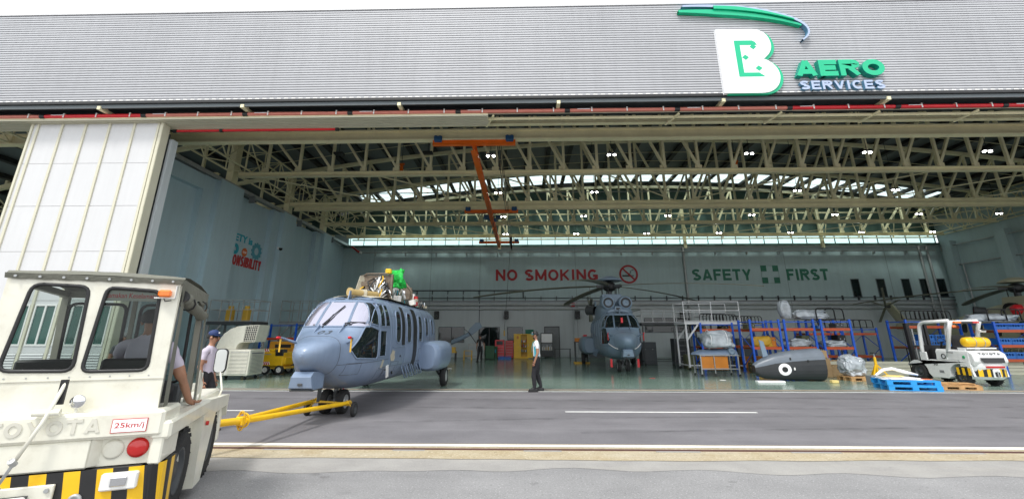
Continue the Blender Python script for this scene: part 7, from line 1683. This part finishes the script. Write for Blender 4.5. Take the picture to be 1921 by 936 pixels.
# ================================================================ more stores on the racks and under the docks
def case(loc, s_, m, label, rz=0, kind='parts_case', cat='case'):
    t = thing(kind, label, cat, loc, rz)
    one(lambda b: b.box((0, 0, s_[2] / 2), s_, m, bev=.015)).build('shell', t)
    one(lambda b: (b.box((0, 0, s_[2] * .72), (s_[0] + .008, s_[1] + .008, .012), 'black'), b.box((-s_[0] * .25, -s_[1] / 2 - .01, s_[2] * .68), (.04, .02, .06), 'galv'), b.box((s_[0] * .25, -s_[1] / 2 - .01, s_[2] * .68), (.04, .02, .06), 'galv'))).build('latch', t)
    return t
mat('olive', (.10, .11, .05), .6); mat('box_grey', (.10, .11, .12), .6)
RK = [(10.60, 21.35, 1.33, 'behind the trolley table'), (12.18, 21.35, 1.33, 'behind the dark tail section'), (13.86, 21.35, 1.33, 'behind the wrapped bundle'), (9.1, 23.4, 1.6, 'behind the wrapped engine'), (10.9, 24.4, 1.9, 'in the second row')]
r_ = random.Random(21); side = ['left', 'middle', 'right']; used = {3: (), }
for ri, (x, y, w, where) in enumerate(RK):
    for zi, (z, nm) in enumerate(((.02, 'floor'), (1.145, 'lower shelf'), (1.975, 'upper shelf'))):
        for k in range(3):
            if zi == 1 and ri < 3 and k != 2: continue
            if zi == 1 and ri >= 3 and k == 1: continue
            if ri == 2 and zi == 0 and k: continue
            if zi == 2 and (ri == 1 or r_.random() < .35): continue
            m, cn = r_.choice([('box_grey', 'dark grey'), ('olive', 'olive green'), ('dark_grey', 'charcoal'), ('blue_bin', 'blue'), ('yellow_dark', 'yellow'), ('black', 'black'), ('orange_box', 'orange')])
            h_ = r_.uniform(.3, .62) if zi < 2 else r_.uniform(.15, .3)
            case((x + .24 + k * (w - .46) / 2, y + .62, z), (.36, .5, h_), m, '%s case, %s, %s of the rack %s' % (cn, nm, side[k], where), kind='storage_case')
for i, (x, y, s_, m, l) in enumerate([(7.6, 28.2, (.9, .7, 1.3), 'box_grey', 'tall dark grey cabinet under the left end of the dark platform'), (9.7, 28.4, (1.0, .7, 1.5), 'box_grey', 'tall dark grey cabinet under the middle of the dark platform'), (10.9, 28.3, (.7, .6, .8), 'yellow_dark', 'yellow case under the right end of the dark platform'),
        (9.9, 24.7, (.8, .6, 1.1), 'black', 'black case standing under the pale work platform'), (8.8, 24.6, (.5, .5, .7), 'olive', 'small olive case under the pale work platform')]):
    case((x, y, .01), s_, m, l)
# tyres, drums and odds along the back wall, right of the docks
for i in range(3): o = one(lambda b: (b.cyl((0, 0, 0), (0, 0, .88), .29, m='blue_bin' if i != 1 else 'box_grey', n=20), b.cyl((0, 0, .28), (0, 0, .31), .30, m='dark_grey', n=20), b.cyl((0, 0, .58), (0, 0, .61), .30, m='dark_grey', n=20))).build('oil_drum'); o.location = (12.6 + i * .8, 36.8, .01); tag(o, '%s oil drum at the back wall behind the racks' % ['left blue', 'grey', 'right blue'][i], 'drum')
for i, (x, y, m, cn) in enumerate(((5.9, 36.9, 'box_grey', 'grey'), (15.6, 37.1, 'olive', 'olive'), (17.6, 37.0, 'box_grey', 'dark'))): case((x, y, .01), (1.2, .6, 1.5), m, 'large %s locker against the back wall' % cn, kind='locker', cat='locker')
# trailer frames between far racks
for i, x in enumerate((14.9, 17.5)):
    t = thing('hand_trolley', 'dark hand trolley parked %s of the far racks' % ['left', 'between the two'][i] if i == 0 else 'dark hand trolley parked between the two far racks', 'trolley', (x, 25.2, .01))
    one(lambda b: (b.bb(0, .8, 0, .5, .18, .24, 'dark_grey'),)).build('deck', t)
    one(lambda b: b.tube([(0.02, .05, .24), (.02, .05, .95), (.02, .45, .95), (.02, .45, .24)], .02, 'black', 6)).build('handle', t)
    for xx in (.08, .72):
        for yy in (.04, .46): one(lambda b: b.cyl((xx - .03, yy, .09), (xx + .03, yy, .09), .09, m='rubber')).build('castor', t)
# floodlight-like lamps unlit between trusses, sprinkler pipes under the roof
H_ = bpy.data.objects['hangar']
for y in (20.6, 26.0, 30.2): one(lambda b: b.cyl((-15, y, 11.7), (35, y, 11.7), .035, m='galv', n=6)).build('sprinkler_pipe', H_)
for i, (x, y) in enumerate(((-9.4, 20.6), (-4.8, 20.6), (-12.6, 26.0), (-9.0, 30.2))):
    t = thing('unlit_lamp', 'unlit dark lamp hanging on the left between the trusses, %s' % ['nearest and second from the wall', 'nearest and third from the wall', 'further back', 'furthest back'][i], 'light', (x, y, 10.6), group='unlit lamps')
    one(lambda b: b.bb(-.24, .24, -.15, .15, 0, .1, 'black')).build('housing', t); one(lambda b: b.cyl((0, 0, .1), (0, 0, 1.1), .012, m='black', n=6)).build('stem', t)
# orange beacons on columns
for i, (x, y) in enumerate(((-7.2, 24.3), (12.6, 24.3))):
    o = one(lambda b: (b.bb(-.08, .08, -.08, .08, 0, .5, 'orange'), b.bb(-.16, .16, -.02, .02, .5, .62, 'orange'), b.cyl((0, 0, .62), (0, 0, 2.4), .015, m='black'))).build('hanging_hook'); o.location = (x, y, 11.0); tag(o, 'orange hook block hanging under the roof, %s one' % ['left', 'right'][i], 'hook')
